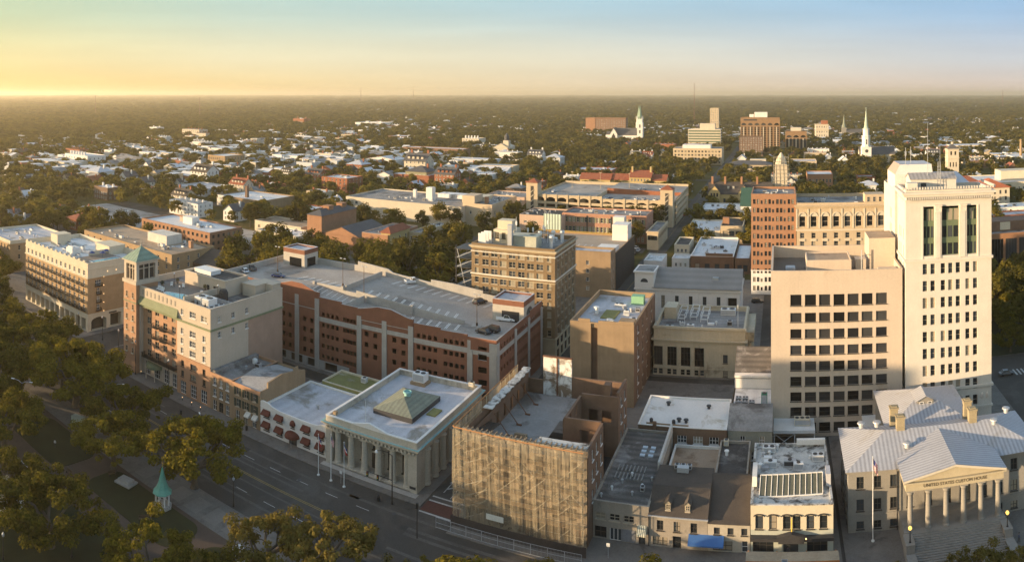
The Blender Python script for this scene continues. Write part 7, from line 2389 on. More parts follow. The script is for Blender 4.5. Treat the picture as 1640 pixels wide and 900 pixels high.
for z in range(8, 31, 3):
 f = 0.12 * z / 31
 a, c = -1.6 + 6.6 * f, 11.6 - 6.6 * f
 mb.ring(a - 0.3, a - 0.3, c + 0.3, c + 0.3, 0.5, z, z + 0.25)
mb.build('pole_frame', PIPE, b.root)
# small white church in the middle distance
Yc = at(806, 250)[1]
b = Bld('small_church', 'small ivory church with domed bell tower among dark trees', tx(790) * Yc, Yc, 20, 26, cat='church')
b.wall(11, [IVORY])
mb = MB()
gable_roof(mb, 0, 0, 20, 26, 11.05, 5, 0.4, 'y', 0, 0.2, 1)
mb.build('roof', [IVORY, IVORY], b.root)
mb = MB().box(13, 2, 0, 20.5, 9, 20)
t_ = mb.build('bell_tower', IVORY, b.root)
MB().lathe(16.7, 5.5, [(3.2, 20), (3.2, 25), (2.9, 26), (0.1, 30)], 10).build('dome', SLATE, t_)
# == GROUND, STREETS, SQUARE
def ground_mat():
 m = bpy.data.materials.new('wooded_plain')
 m.use_nodes = True
 t = m.node_tree
 b = t.nodes['Principled BSDF']
 b.inputs['Roughness'].default_value = 1.0
 b.inputs['Specular IOR Level'].default_value = 0.05
 g = nd(t, 'ShaderNodeTexCoord')
 n1 = nd(t, 'ShaderNodeTexNoise', Scale=0.02, Detail=8.0, Roughness=0.65)
 n2 = nd(t, 'ShaderNodeTexNoise', Scale=0.0016, Detail=6.0, Roughness=0.6)
 t.links.new(g.outputs['Object'], n1.inputs['Vector'])
 t.links.new(g.outputs['Object'], n2.inputs['Vector'])
 a = nd(t, 'ShaderNodeMath', operation='ADD')
 t.links.new(n1.outputs[0], a.inputs[0])
 t.links.new(n2.outputs[0], a.inputs[1])
 cr = nd(t, 'ShaderNodeValToRGB')
 e = cr.color_ramp.elements
 e[0].position, e[0].color = 0.36, (0.05, 0.045, 0.016, 1)
 e[1].position, e[1].color = 0.66, (0.16, 0.125, 0.055, 1)
 k = e.new(0.50)
 k.color = (0.09, 0.078, 0.026, 1)
 h = nd(t, 'ShaderNodeMath', operation='MULTIPLY')
 h.inputs[1].default_value = 0.5
 t.links.new(a.outputs[0], h.inputs[0])
 t.links.new(h.outputs[0], cr.inputs[0])
 t.links.new(cr.outputs[0], b.inputs['Base Color'])
 return m
ASPH = mat('worn_asphalt', (0.062, 0.056, 0.049), 0.9, 0.2, 0.12, 3, stain=(0.088, 0.08, 0.07), stain_amt=0.4, stain_scale=0.07)
PAVE = mat('pale_pavement', (0.165, 0.15, 0.132), 0.9, 0.2, 0.4, 3, stain=(0.11, 0.10, 0.09), stain_amt=0.3, stain_scale=0.2)
BRICKPAVE = mat('brown_brick_paving', (0.088, 0.064, 0.050), 0.9, 0.18, 0.3, 6)
LAWN = mat('dull_lawn', (0.030, 0.034, 0.013), 1.0, 0.3, 0.2, 5)
YARD = mat('bare_yard', (0.13, 0.105, 0.075), 1.0, 0.3, 0.08, 2, stain=(0.05, 0.06, 0.025), stain_amt=0.5, stain_scale=0.05)
def sheet(name, x0, y0, x1, y1, z, m, kind='structure', thick=0.0):
 mb = MB()
 if thick:
  mb.box(x0, y0, z - thick, x1, y1, z)
 else:
  mb.face([(x0, y0, z), (x1, y0, z), (x1, y1, z), (x0, y1, z)])
 o = mb.build(name, m)
 o['kind'] = kind
 return o
def strip_(x0, y0, x1, y1, m, z):
 return sheet('road_patch', x0, y0, x1, y1, z, m)
GR = 23000.0
sheet('ground', -GR, -GR, GR, GR, -0.06, ground_mat())
sheet('road', -420, -60, 240, 300, -0.02, ASPH)
sheet('road', -66.5, 300.01, -57.5, 1150, -0.02, ASPH)
sheet('road', -380, 345, -69, 356, -0.03, ASPH)
sheet('road', -420, 300.02, -340, 310, -0.025, ASPH)
for k, y in enumerate((430, 520, 640, 760)):
 sheet('road', -700, y, 500, y + 9, -0.035, ASPH)
for (x0, y0, x1, y1) in ((-167.5, 118.0, -66.8, 153.6), (-167.5, 158.6, -66.8, 195.4), (-58.6, 113.0, 10.6, 191.5), (11.2, 110.5, 58, 200), (-310, 122.5, -193, 200), (-56.5, 195, -6.5, 300), (-3.0, 203, 140, 300), (-118, 196.5, -66.8, 300)):
 o = sheet('pavement', x0, y0, x1, y1, 0.13, PAVE, thick=0.13)
sheet('ground', -300, 204, -118.5, 300, 0.05, YARD, thick=0.06)
rr = random.Random(2)
PATCH = mat('dark_asphalt_patch', (0.048, 0.045, 0.042), 0.9, 0.25, 0.5, 3)
WORN = mat('worn_wheel_track', (0.098, 0.09, 0.08), 0.9, 0.3, 0.3, 2)
for y in (99.2, 101.0, 104.0, 109.0, 110.6, 113.6):
 for k in range(5):
  x = -165 + k * 46 + rr.uniform(-9, 9)
  strip_(x, y, x + rr.uniform(18, 42), y + rr.uniform(0.35, 0.8), WORN, -0.0165)
for k in range(16):
 x, y = rr.uniform(-160, 60), rr.uniform(97.5, 115)
 strip_(x, y, x + rr.uniform(1.2, 9), y + rr.uniform(0.8, 2.4), PATCH, -0.0145 - 0.0001 * k)
sheet('lawn', 62, 203, 140, 262, 0.17, LAWN)
# the square
sheet('pavement', -330, 88.0, -62, 95.5, 0.13, PAVE, thick=0.13)
sheet('pavement', -330, 10, -56, 87.99, 0.12, BRICKPAVE, thick=0.13)
for k in range(12):
 sheet('paving_slab', -118 + 5.2 * k, 89.2, -114.4 + 5.2 * k, 93.6, 0.137, mat('light_paving_slab', (0.20, 0.182, 0.16), 0.9, 0.12))
for (x0, y0, x1, y1) in ((-150, 76, -128, 87), (-121, 78, -94, 87), (-122, 52, -90, 72), (-90, 60, -70, 86), (-215, 60, -152, 86), (-150, 50, -136, 70)):
 mb = MB()
 n = 8
 pts = []
 r_ = 3.0
 for (cx, cy_, a0) in ((x1 - r_, y0 + r_, -PI / 2), (x1 - r_, y1 - r_, 0), (x0 + r_, y1 - r_, PI / 2), (x0 + r_, y0 + r_, PI)):
  for i in range(n + 1):
   a = a0 + PI / 2 * i / n
   pts.append((cx + r_ * math.cos(a), cy_ + r_ * math.sin(a)))
 mb.prism(pts, 0.0, 0.2)
 tag(mb.build('lawn', LAWN), kind='structure')
mb = MB()
for i in range(22):
 a0, a1 = 0.4 + 2.3 * i / 22, 0.4 + 2.3 * (i + 1) / 22
 c_ = (-133.5, 62.5)
 q = [(c_[0] + r * math.cos(a), c_[1] + r * math.sin(a), 0.129) for r, a in ((8.4, a0), (8.75, a0), (8.75, a1), (8.4, a1))]
 mb.face(q)
tag(mb.build('road_marking', PAINT_WHITE), kind='structure')
# road markings
def mark(name, pts, m, z=-0.012):
 mb = MB()
 mb.face([(x, y, z) for x, y in pts])
 return tag(mb.build(name, m), kind='structure')
def strip(x0, y0, x1, y1, m=PAINT_WHITE, name='road_marking', z=-0.012):
 return mark(name, [(x0, y0), (x1, y0), (x1, y1), (x0, y1)], m, z)
strip(-162, 106.2, -70, 106.34, PAINT_YELLOW)
strip(-162, 106.6, -70, 106.74, PAINT_YELLOW)
strip(-52, 102.2, 60, 102.34, PAINT_YELLOW)
for k in range(12):
 strip(-160 + 7.5 * k, 111.6, -157 + 7.5 * k, 111.75)
 strip(-160 + 7.5 * k, 101.4, -157 + 7.5 * k, 101.55)
sheet('road_marking', -66.5, 117.2, -59.0, 120.6, -0.014, mat('dark_red_crosswalk', (0.10, 0.045, 0.035), 0.9, 0.2))
for y in (116.6, 120.7, 122.2):
 strip(-66.4, y, -59.0, y + 0.4, z=-0.009)
strip(-62.9, 123, -62.75, 140)
strip(-48.5, 98, -48.1, 109)
# turn arrow
mark('road_marking', [(-65.1, 124.4), (-64.9, 124.4), (-64.9, 128), (-65.1, 128)], PAINT_WHITE)
mark('road_marking', [(-65.5, 128), (-64.5, 128), (-65.0, 129.6)], PAINT_WHITE)
mark('road_marking', [(-64.89, 125.6), (-63.9, 126.6), (-64.1, 126.9), (-64.89, 126.1)], PAINT_WHITE, -0.0115)
strip(-180.2, 128, -180.05, 200)
for k in range(6):
 strip(-189 + k * 2.6, 118.6, -187.4 + k * 2.6, 121.4)
strip(-62.1, 200, -61.95, 900, PAINT_YELLOW, z=-0.01)
for k in range(7):
 strip(66 + k * 1.2, 188, 66.5 + k * 1.2, 192)
sheet('pavement', -420, 252, -302, 292, 0.03, DECK, thick=0.04)
sheet('pavement', -300, 268, -245, 298, 0.06, DECK)
for k in range(14):
 strip(-412 + k * 3.0, 262, -411.88 + k * 3.0, 267, z=0.035)
for (x, y, r) in ((-92, 112, 0.5), (-70, 113.5, 0.45), (-40, 108, 0.5), (-130, 104, 0.5)):
 mb = MB().lathe(x, y, [(r, -0.018), (r, -0.01)], 14)
 tag(mb.build('manhole_cover', DARK_METAL), 'round iron manhole cover set in the asphalt street', 'manhole cover', 'manhole covers in the street')
# == FOLIAGE
def leaf_mat(name, cols, spread=0.35, trans=0.32):
 m = bpy.data.materials.new(name)
 m.use_nodes = True
 t = m.node_tree
 t.nodes.clear()
 o = nd(t, 'ShaderNodeOutputMaterial')
 mx = nd(t, 'ShaderNodeMixShader')
 d = nd(t, 'ShaderNodeBsdfDiffuse')
 tl = nd(t, 'ShaderNodeBsdfTranslucent')
 ge = nd(t, 'ShaderNodeNewGeometry')
 oi = nd(t, 'ShaderNodeObjectInfo')
 cr = nd(t, 'ShaderNodeValToRGB')
 e = cr.color_ramp.elements
 e[0].position, e[0].color = 0.0, (*cols[0], 1)
 e[1].position, e[1].color = 1.0, (*cols[-1], 1)
 for i, c in enumerate(cols[1:-1]):
  k = e.new((i + 1) / (len(cols) - 1))
  k.color = (*c, 1)
 a = nd(t, 'ShaderNodeMath', operation='MULTIPLY')
 a.inputs[1].default_value = spread
 t.links.new(ge.outputs['Random Per Island'], a.inputs[0])
 b_ = nd(t, 'ShaderNodeMath', operation='MULTIPLY_ADD')
 b_.inputs[1].default_value = 1 - spread
 t.links.new(oi.outputs['Random'], b_.inputs[0])
 t.links.new(a.outputs[0], b_.inputs[2])
 t.links.new(b_.outputs[0], cr.inputs[0])
 t.links.new(cr.outputs[0], d.inputs[0])
 t.links.new(cr.outputs[0], tl.inputs[0])
 mx.inputs[0].default_value = trans
 t.links.new(d.outputs[0], mx.inputs[1])
 t.links.new(tl.outputs[0], mx.inputs[2])
 t.links.new(mx.outputs[0], o.inputs[0])
 return m
OAK = leaf_mat('live_oak_leaves', [(0.055, 0.053, 0.012), (0.115, 0.10, 0.017), (0.23, 0.18, 0.022)], 0.6, 0.42)
SPRING = leaf_mat('spring_yellow_leaves', [(0.11, 0.095, 0.025), (0.19, 0.14, 0.035)], 0.6)
MIDLEAF = leaf_mat('town_tree_leaves', [(0.045, 0.046, 0.012), (0.080, 0.074, 0.016), (0.11, 0.087, 0.020), (0.125, 0.11, 0.020), (0.16, 0.125, 0.024), (0.22, 0.18, 0.03)], 0.28, 0.42)
BARK = mat('grey_brown_bark', (0.10, 0.08, 0.06), 0.95, 0.25, 0.8, 5)
def rand_dir(rr):
 z = rr.uniform(-1, 1)
 a = rr.uniform(0, 2 * PI)
 s = math.sqrt(1 - z * z)
 return Vector((s * math.cos(a), s * math.sin(a), z))
def leaf_quad(mb, p, s, rr, out=None):
 n = rand_dir(rr)
 n.z = abs(n.z) + 0.25
 if out is not None:
  n = n * 0.75 + out
 n.normalize()
 a = n.orthogonal().normalized()
 c = n.cross(a)
 g = rr.uniform(0, 6.28)
 u = (a * math.cos(g) + c * math.sin(g)) * s
 v = (c * math.cos(g) - a * math.sin(g)) * s * rr.uniform(0.5, 0.8)
 mb.face([p - u, p - v, p + u, p + v])
def crown_mesh(name, clumps, nleaf, size, m, rr, name_out='crown'):
 """clumps: (centre, radius, squash). Leaves lie through each clump's outer shell; sparse inside."""
 mb = MB()
 tot = sum(r * r for c, r, q in clumps)
 for c, r, q in clumps:
  k = max(6, int(nleaf * r * r / tot))
  for i in range(k):
   d = rand_dir(rr)
   rad = r * (rr.random() ** 0.38)
   p = c + Vector((d.x * rad, d.y * rad, d.z * rad * q))
   leaf_quad(mb, p, size * rr.uniform(0.6, 1.3), rr, d)
 return mb.mesh(name_out, m)
def limb(mb, p, q, r0, r1, rr, segs=3, wob=0.12):
 pts = [Vector(p)]
 L_ = (Vector(q) - Vector(p)).length
 for i in range(1, segs):
  f = i / segs
  pts.append(Vector(p).lerp(Vector(q), f) + rand_dir(rr) * L_ * wob * 0.5)
 pts.append(Vector(q))
 for i in range(segs):
  mb.tube(pts[i], pts[i + 1], r0 + (r1 - r0) * i / segs, r0 + (r1 - r0) * (i + 1) / segs, 7)
 return pts
def oak(seed, R_, H_, nleaf, size, m, density=1.0):
 """Spreading live oak: trunk, heavy limbs and a broad clumpy crown."""
 rr = random.Random(seed)
 tb = MB()
 fork = Vector((rr.uniform(-0.4, 0.4), rr.uniform(-0.4, 0.4), H_ * 0.26))
 limb(tb, (0, 0, -0.2), fork, 0.62, 0.5, rr, 2, 0.06)
 tb.lathe(0, 0, [(1.0, -0.1), (0.7, 0.5), (0.6, 0.9)], 9)
 clumps = []
 nl = 8
 for i in range(nl):
  a = 2 * PI * i / nl + rr.uniform(-0.3, 0.3)
  rr_ = R_ * rr.uniform(0.45, 0.75)
  e = Vector((rr_ * math.cos(a), rr_ * math.sin(a), H_ * rr.uniform(0.5, 0.78)))
  pts = limb(tb, fork, e, 0.34, 0.13, rr, 4, 0.16)
  for k in range(3):
   d = Vector((math.cos(a + rr.uniform(-1, 1)), math.sin(a + rr.uniform(-1, 1)), rr.uniform(-0.1, 0.55)))
   b0 = pts[rr.choice([2, 3, 4])]
   tip = b0 + d * R_ * rr.uniform(0.22, 0.42)
   limb(tb, b0, tip, 0.11, 0.04, rr, 2, 0.15)
   clumps.append((tip, R_ * rr.uniform(0.13, 0.23), 0.62))
  clumps.append((e, R_ * rr.uniform(0.16, 0.25), 0.65))
 for i in range(int(46 * density)):
  a, q = rr.uniform(0, 2 * PI), math.sqrt(rr.random())
  rad = q * R_ * 0.92
  z = H_ * (0.93 - 0.42 * q * q) + rr.uniform(-0.9, 0.5)
  clumps.append((Vector((rad * math.cos(a), rad * math.sin(a), z)), R_ * rr.uniform(0.05, 0.17), 0.6))
 tm = tb.mesh('trunk', BARK)
 cm = crown_mesh('crown', clumps, nleaf, size, m, rr)
 return tm, cm
def round_tree(seed, R_, H_, nleaf, size, m):
 rr = random.Random(seed)
 tb = MB()
 limb(tb, (0, 0, -0.2), (0, 0, H_ * 0.55), R_ * 0.07, R_ * 0.04, rr, 3, 0.05)
 clumps = []
 for i in range(16):
  d = rand_dir(rr)
  c = Vector((d.x * R_ * 0.62, d.y * R_ * 0.62, H_ * 0.62 + d.z * H_ * 0.24))
  clumps.append((c, R_ * rr.uniform(0.26, 0.46), 0.85))
  if i < 6:
   limb(tb, (0, 0, H_ * 0.35), c, R_ * 0.035, R_ * 0.012, rr, 2, 0.1)
 return tb.mesh('trunk', BARK), crown_mesh('crown', clumps, nleaf, size, m, rr)
def put_tree(protos, x, y, s, rz, label, name='oak_tree', group=None, sz=None):
 r_ = thing(name, label, 'tree', (x, y, 0.0), rz, group)
 r_.scale = (s, s, s * (sz or 1.0))
 place(protos[0], 'trunk', r_)
 place(protos[1], 'crown', r_)
 BLOCKED_T.append((x, y))
 return r_
BLOCKED_T = []
OAKS = [oak(11 + i, 10.0, 12.5, 14500, 0.27, OAK) for i in range(4)]
SPR = [oak(31 + i, 8.0, 10.0, 7000, 0.26, SPRING, 0.7) for i in range(2)]
near = [(-262.0, 124.0, 1.1, 1, 1.4, 'live oak in the row facing the long brown hotel'),
  (-290.0, 130.0, 1.1, 2, 0.3, 'live oak in the row facing the long brown hotel'),
  (-44.0, 88.0, 1.05, 1, 0.8, 'oak of the row along the square kerb below the picture edge'),  # oak row added below the view to shade the street fronts
  (-24.0, 92.0, 1.05, 2, 1.8, 'oak of the row along the square kerb below the picture edge'),
  (-4.0, 95.0, 1.0, 3, 2.8, 'oak of the row along the square kerb below the picture edge'),
  (16.0, 94.0, 1.05, 0, 3.8, 'oak of the row along the square kerb below the picture edge'),
  (-160.0, 97.0, 1.05, 0, 1.9, 'live oak in the row facing the long brown hotel'),
  (-184.0, 104.0, 1.05, 3, 4.2, 'live oak in the row facing the long brown hotel'),
  (-196.0, 70.0, 1.1, 0, 2.9, 'live oak in the row facing the long brown hotel'),
  (-216.0, 84.0, 1.1, 1, 0.4, 'live oak in the row facing the long brown hotel'),
  (-270.0, 118.0, 1.1, 2, 3.4, 'live oak in the row facing the long brown hotel'),
  (-240.0, 96.0, 1.1, 3, 5.4, 'live oak in the row facing the long brown hotel'),
  (-105.5, 95.0, 1.12, 0, 0, 'spreading live oak with sunlit golden left side at the kerb beside the street'),
  (-122.0, 86.5, 0.95, 1, 1, 'live oak in the square left of the golden sided oak'),
  (-130.5, 95.2, 1.02, 2, 2, 'dark live oak at the kerb below the tower hotel entrance'),
  (-151.0, 95.2, 1.22, 3, 4, 'tall live oak with golden top below the corner of the tower hotel'),
  (-141.0, 70.0, 1.08, 0, 2.5, 'live oak at the left edge under the twin armed street lamp'),
  (-176.0, 90.0, 1.1, 1, 3.3, 'live oak in the row facing the long brown hotel'),
  (-193.0, 86.0, 1.1, 2, 5.0, 'live oak in the row facing the long brown hotel'),
  (-206.0, 99.0, 1.0, 3, 1.0, 'live oak in the row facing the long brown hotel'),
  (-228.0, 106.0, 1.05, 0, 0.7, 'live oak in the row facing the long brown hotel'),
  (-252.0, 112.0, 1.1, 1, 2.1, 'live oak in the row facing the long brown hotel'),
  (-163.0, 78.0, 1.0, 2, 0.2, 'live oak in the row facing the long brown hotel'),
  (-106.5, 62.0, 1.0, 1, 5.5, 'broad live oak in the lower left left of the green spired kiosk'),
  (-118.5, 60.0, 0.95, 3, 5.1, 'dark live oak in the lower left corner of the square'),
  (-80.0, 72.0, 0.75, 1, 2.2, 'live oak at the bottom edge beside the two fan palms'),
  (-89.0, 69.5, 0.82, 2, 3.9, 'broad live oak at the bottom edge in front of the green spired kiosk'),
  (-53.0, 96.5, 0.45, 3, 0, 'small dark oak at the bottom edge by the road junction'),
  (78.0, 214.0, 0.95, 0, 1.5, 'oak below the brown glazed building, right of the white tower'),
  (88.0, 226.0, 1.05, 1, 2.5, 'oak below the brown glazed building, right of the white tower'),
  (74.0, 236.0, 0.9, 2, 0.5, 'oak below the brown glazed building, right of the white tower'),
  (95.0, 244.0, 1.1, 3, 4.5, 'oak below the brown glazed building, right of the white tower'),
  (84.0, 260.0, 1.0, 1, 3.5, 'oak below the brown glazed building, right of the white tower'),
  (70.0, 205.0, 0.6, 2, 3.5, 'small tree beside the street right of the white tower')]
for (x, y, s, k, rz, lab) in near:
 put_tree(OAKS[k], x, y, s * (1.12 if x < -145 else 1.0), rz, lab, group='oaks right of the white tower' if x > 60 else 'oaks of the square')
for (x, y, s, k, rz, lab) in ((-78.0, 86.5, 0.95, 0, 1.0, 'thinly leafed spring tree at the bottom, left of the bare branched one'), (-69.5, 92.5, 1.02, 1, 2.2, 'open spring tree with visible branches in front of the columned bank'),
       (-58.0, 93.0, 0.62, 0, 3.0, 'small yellow green tree at the bottom edge by the junction'), (-37.0, 104.0, 0.6, 1, 0.3, 'small yellow green tree below the scaffolded building'),
       (30.5, 107.3, 0.72, 0, 4.1, 'yellow green tree in front of the custom house steps'), (19.5, 108.8, 0.5, 1, 5.2, 'low yellow green tree left of the custom house steps'),
       (37.5, 106.0, 0.66, 1, 0.9, 'yellow green tree at the lower right corner'), (25.0, 107.0, 0.5, 0, 1.9, 'low yellow green tree between two others below the steps'),
       (-129.0, 203.5, 1.0, 0, 1.2, 'bright yellow tree peeping over the back wall of the brick garage')):
 put_tree(SPR[k], x, y, s, rz, lab, name='spring_tree', group='yellow green spring trees', sz=2.2 if y > 200 else 1.0)
# palms
def palm(x, y, h, label, seed):
 rr = random.Random(seed)
 r_ = thing('palm_tree', label, 'palm', (x, y, 0.1), 0, 'palms at the bottom edge')
 tb = MB()
 tb.tube((0, 0, 0), (0.15, 0.1, h), 0.26, 0.2, 9)
 tb.build('trunk', BARK, r_)
 mb = MB()
 for k in range(38):
  a = rr.uniform(0, 2 * PI)
  el = rr.uniform(-0.5, 1.2)
  L_ = rr.uniform(1.5, 2.3)
  d = Vector((math.cos(a) * math.cos(el), math.sin(a) * math.cos(el), math.sin(el)))
  s_ = Vector((-math.sin(a), math.cos(a), 0))
  c0 = Vector((0.15, 0.1, h))
  for j in range(9):
   g = (j - 4) / 4
   tip = c0 + d * L_ * (1 - 0.25 * abs(g)) + s_ * g * 0.7 + Vector((0, 0, -0.35 * abs(g) - 0.3))
   m0 = c0 + d * L_ * 0.45
   mb.face([m0 - s_ * 0.03 + s_ * g * 0.1, tip, m0 + s_ * 0.05 + s_ * g * 0.1])
 mb.build('crown', SPRING, r_)
palm(-80.0, 80.5, 7.2, 'fan palm near the white parked car at the bottom edge', 1)
palm(-81.5, 73.5, 6.4, 'fan palm lowest at the bottom edge left of the parked car', 2)
# -- town trees
RT = [round_tree(61 + i, 5.0, 10.5 + (i % 3), 1500, 0.42, MIDLEAF) for i in range(6)]
FARLEAF = leaf_mat('sunlit_distant_leaves', [(0.075, 0.07, 0.018), (0.115, 0.10, 0.022), (0.15, 0.12, 0.026), (0.18, 0.155, 0.03), (0.24, 0.19, 0.045)], 0.3, 0.5)  # brighter copy of the town leaves, sunlight put into the colour
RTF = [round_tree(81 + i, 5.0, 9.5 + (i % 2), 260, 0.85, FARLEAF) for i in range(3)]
def blocked(x, y, pad):
 for (bx, by, w, d, rz) in RECTS:
  if bx - pad < x < bx + w + pad and by - pad < y < by + d + pad:
   return True
 for (a, c, e, f) in BLOCKED:
  if a < x < e and c < y < f:
   return True
 return False
BLOCKED += [(-70.5, 90, -54, 1150), (-420, 94, 140, 121), (-168, 118, -60, 196), (-420, 250, -300, 294), (-300, 266, -244, 299), (-60, 90, -1, 345), (-9, 150, 0, 330), (-193, 95, -164, 203), (-118, 196, -66, 345), (-330, 96, -190, 202), (-700, 430, 500, 438), (-700, 520, 500, 528), (-700, 640, 500, 648), (-700, 760, 500, 768), (-380, 344, -69, 357), (0, 100, 66, 205)]
# (houses are registered in RECTS before the trees are scattered; see HOUSES below)
# == HOUSES
HOUSE = {}
COLS = {'white': WHITE_WALL, 'cream': IVORY, 'tan': BEIGE, 'brick': RED_BRICK, 'grey': mat('grey_white_stucco', None), 'olive': mat('olive_clapboard', (0.30, 0.28, 0.18), 0.9, 0.1), 'blue': mat('pale_blue_clapboard', (0.34, 0.39, 0.44), 0.9, 0.08), 'brown': DARK_BRICK}
ROOFS = {'dark': SHINGLE, 'slate': SLATE, 'snow': SNOW, 'metal': SEAM, 'red': RED_TILE, 'grey': GREY_ROOF}
def chims(ch, m):
 out = []
 for i in range(0, len(ch.v), 8):
  a, c = ch.v[i], ch.v[i + 6]
  out.append(MB().box(*a, *c).mesh('chimney', m))
 return out
def house_proto(kind, col, roof):
 """Template meshes of one house type: wall, roof, chimney and window shapes."""
 k = (kind, col, roof)
 if k in HOUSE:
  return HOUSE[k]
 wm, rm = COLS[col], ROOFS[roof]
 parts = []
 if kind == 'gable':
  W, D, h, rh = 9.0, 12.0, 6.2, 3.6
  wb = MB().box(0, 0, 0, W, D, h)
  for y in (0, D):
   wb.face([(0, y, h), (W, y, h), (W / 2, y, h + rh)] if y == 0 else [(W, y, h), (0, y, h), (W / 2, y, h + rh)])
  rb = MB()
  gable_roof(rb, 0, 0, W, D, h + 0.02, rh, 0.5, 'y', 0, 0.15)
  ch = MB().box(W * 0.7, D * 0.55, h + 0.5, W * 0.7 + 0.9, D * 0.55 + 0.9, h + rh + 1.4)
 elif kind == 'dormer':
  W, D, h, rh = 14.0, 10.0, 8.4, 3.8
  wb = MB().box(0, 0, 0, W, D, h)
  for x in (0, W):
   wb.face([(x, D, h), (x, 0, h), (x, D / 2, h + rh)] if x == 0 else [(x, 0, h), (x, D, h), (x, D / 2, h + rh)])
  rb = MB()
  gable_roof(rb, 0, 0, W, D, h + 0.02, rh, 0.5, 'x', 0, 0.15)
  for q in range(4):
   x = 1.8 + q * 2.9
   gable_roof(rb, x, 1.0, x + 1.6, 4.2, h + 2.2, 0.7, 0.15, 'y', 0, 0.08)
   wb.box(x + 0.05, 1.05, h + 0.3, x + 1.55, 3.8, h + 2.2)
  ch = MB().box(1, D * 0.6, h + 1, 2.2, D * 0.6 + 1, h + rh + 2)
  ch.box(W - 2.2, D * 0.6, h + 1, W - 1, D * 0.6 + 1, h + rh + 2)
 elif kind == 'hip':
  W, D, h, rh = 13.0, 12.0, 7.0, 2.8
  wb = MB().box(0, 0, 0, W, D, h)
  rb = MB()
  hip_roof(rb, 0, 0, W, D, h + 0.02, rh, 0.6)
  rb.m = [0] * len(rb.m)
  ch = MB().box(W * 0.75, D * 0.5, h + 0.5, W * 0.75 + 1, D * 0.5 + 1, h + rh + 1.2)
 elif kind == 'flat':
  W, D, h = 16.0, 12.0, 8.0
  wb = MB().box(0, 0, 0, W, D, h).ring(0, 0, W, D, 0.3, h, h + 0.6)
  rb = MB()
  rb.face([(0.3, 0.3, h + 0.05), (W - 0.3, 0.3, h + 0.05), (W - 0.3, D - 0.3, h + 0.05), (0.3, D - 0.3, h + 0.05)])
  rb.box(5, 6, h + 0.06, 7, 8, h + 1.2).box(11, 3, h + 0.06, 12, 4, h + 0.9)
  ch = MB().box(1, D * 0.5, h, 2.2, D * 0.5 + 1, h + 2.4).box(13, D * 0.5, h, 14.2, D * 0.5 + 1, h + 2.4)
 elif kind == 'row':
  W, D, h = 30.0, 14.0, 9.0
  wb = MB().box(0, 0, 0, W, D, h).ring(0, 0, W, D, 0.3, h, h + 0.5)
  for q in range(1, 5):
   wb.box(q * 6 - 0.15, 0.31, h, q * 6 + 0.15, D - 0.31, h + 0.8)
  rb = MB()
  for q in range(5):
   rb.face([(q * 6 + 0.3, 0.3, h + 0.1), (q * 6 + 5.7, 0.3, h + 0.1), (q * 6 + 5.7, D - 0.3, h + 0.02), (q * 6 + 0.3, D - 0.3, h + 0.02)])
  ch = MB()
  for q in range(5):
   ch.box(q * 6 + 1, D * 0.6, h + 0.1, q * 6 + 2, D * 0.6 + 1, h + 2.2)
 else:  # low shed / warehouse
  W, D, h = 34.0, 22.0, 6.0
  wb = MB().box(0, 0, 0, W, D, h).ring(0, 0, W, D, 0.35, h, h + 0.5)
  rb = MB()
  rb.face([(0.35, 0.35, h + 0.1), (W - 0.35, 0.35, h + 0.1), (W - 0.35, D - 0.35, h + 0.1), (0.35, D - 0.35, h + 0.1)])
  rb.box(8, 8, h + 0.11, 12, 11, h + 1.6).box(22, 12, h + 0.11, 24, 15, h + 1.3)
  ch = MB().box(28, 6, h + 0.1, 29, 7, h + 2)
 n = max(2, int(W / 2.6))
 wins = []
 fm = frame_mat('white')
 nf = 1 if kind == 'shed' else (3 if kind == 'dormer' or kind == 'row' else 2)
 for fl in range(nf):
  for u in even(0.4, W - 0.4, min(n, 8)):
   wins.append(((u, -0.02, 0.9 + fl * 2.9), 0.0))
  for u in even(0.6, D - 0.6, 3):
   wins.append(((W + 0.02, u, 0.9 + fl * 2.9), PI / 2))
 HOUSE[k] = dict(W=W, D=D, h=h, wall=wb.mesh('wall', wm), roof=rb.mesh('roof', rm), chimney=chims(ch, RED_BRICK if col in ('cream', 'tan', 'brick', 'olive') else WHITE_WALL), wins=wins)
 return HOUSE[k]
USED = set()
def unique(base, x, y, s):
 """Describe a thing by the landmark it stands nearest to, adding detail until no other thing has the words."""
 r = math.hypot(x, y)
 q = []
 for (a, c, n) in NAMED:
  d = math.hypot(a - x, c - y)
  rel = 'behind' if (math.hypot(a, c) < r - d * 0.6) else 'before' if (math.hypot(a, c) > r + d * 0.6) else 'beside'
  if len(n.split()) < 8:
   q.append((d, rel, n))
 q.sort()
 q = [t_ for i, t_ in enumerate(q[:12]) if t_[2] not in [w[2] for w in q[:i]]]
 size = 'small ' if s < 0.95 else 'large ' if s > 1.2 else 'middling '
 opts = [f"{base} {rel} the {n}" for d, rel, n in q[:1]] + [f"{size}{base} {rel} the {n}" for d, rel, n in q[:1]]
 opts += [f"{base} between the {q[0][2]} and the {n}" for d, rel, n in q[1:6]] + [f"{size}{base} {rel} the {n}" for d, rel, n in q[1:6]]
 for o in opts:
  if o not in USED and len(o.split()) <= 16:
   USED.add(o)
   return o
 return opts[1]
RNAME = {'dark': 'dark roofed', 'slate': 'slate roofed', 'snow': 'white roofed', 'metal': 'metal roofed', 'red': 'red tiled', 'grey': 'grey roofed'}
KNAME = {'gable': 'gabled house', 'dormer': 'dormered house', 'hip': 'hip roofed house', 'flat': 'flat topped house', 'row': 'terrace row', 'shed': 'low commercial building'}
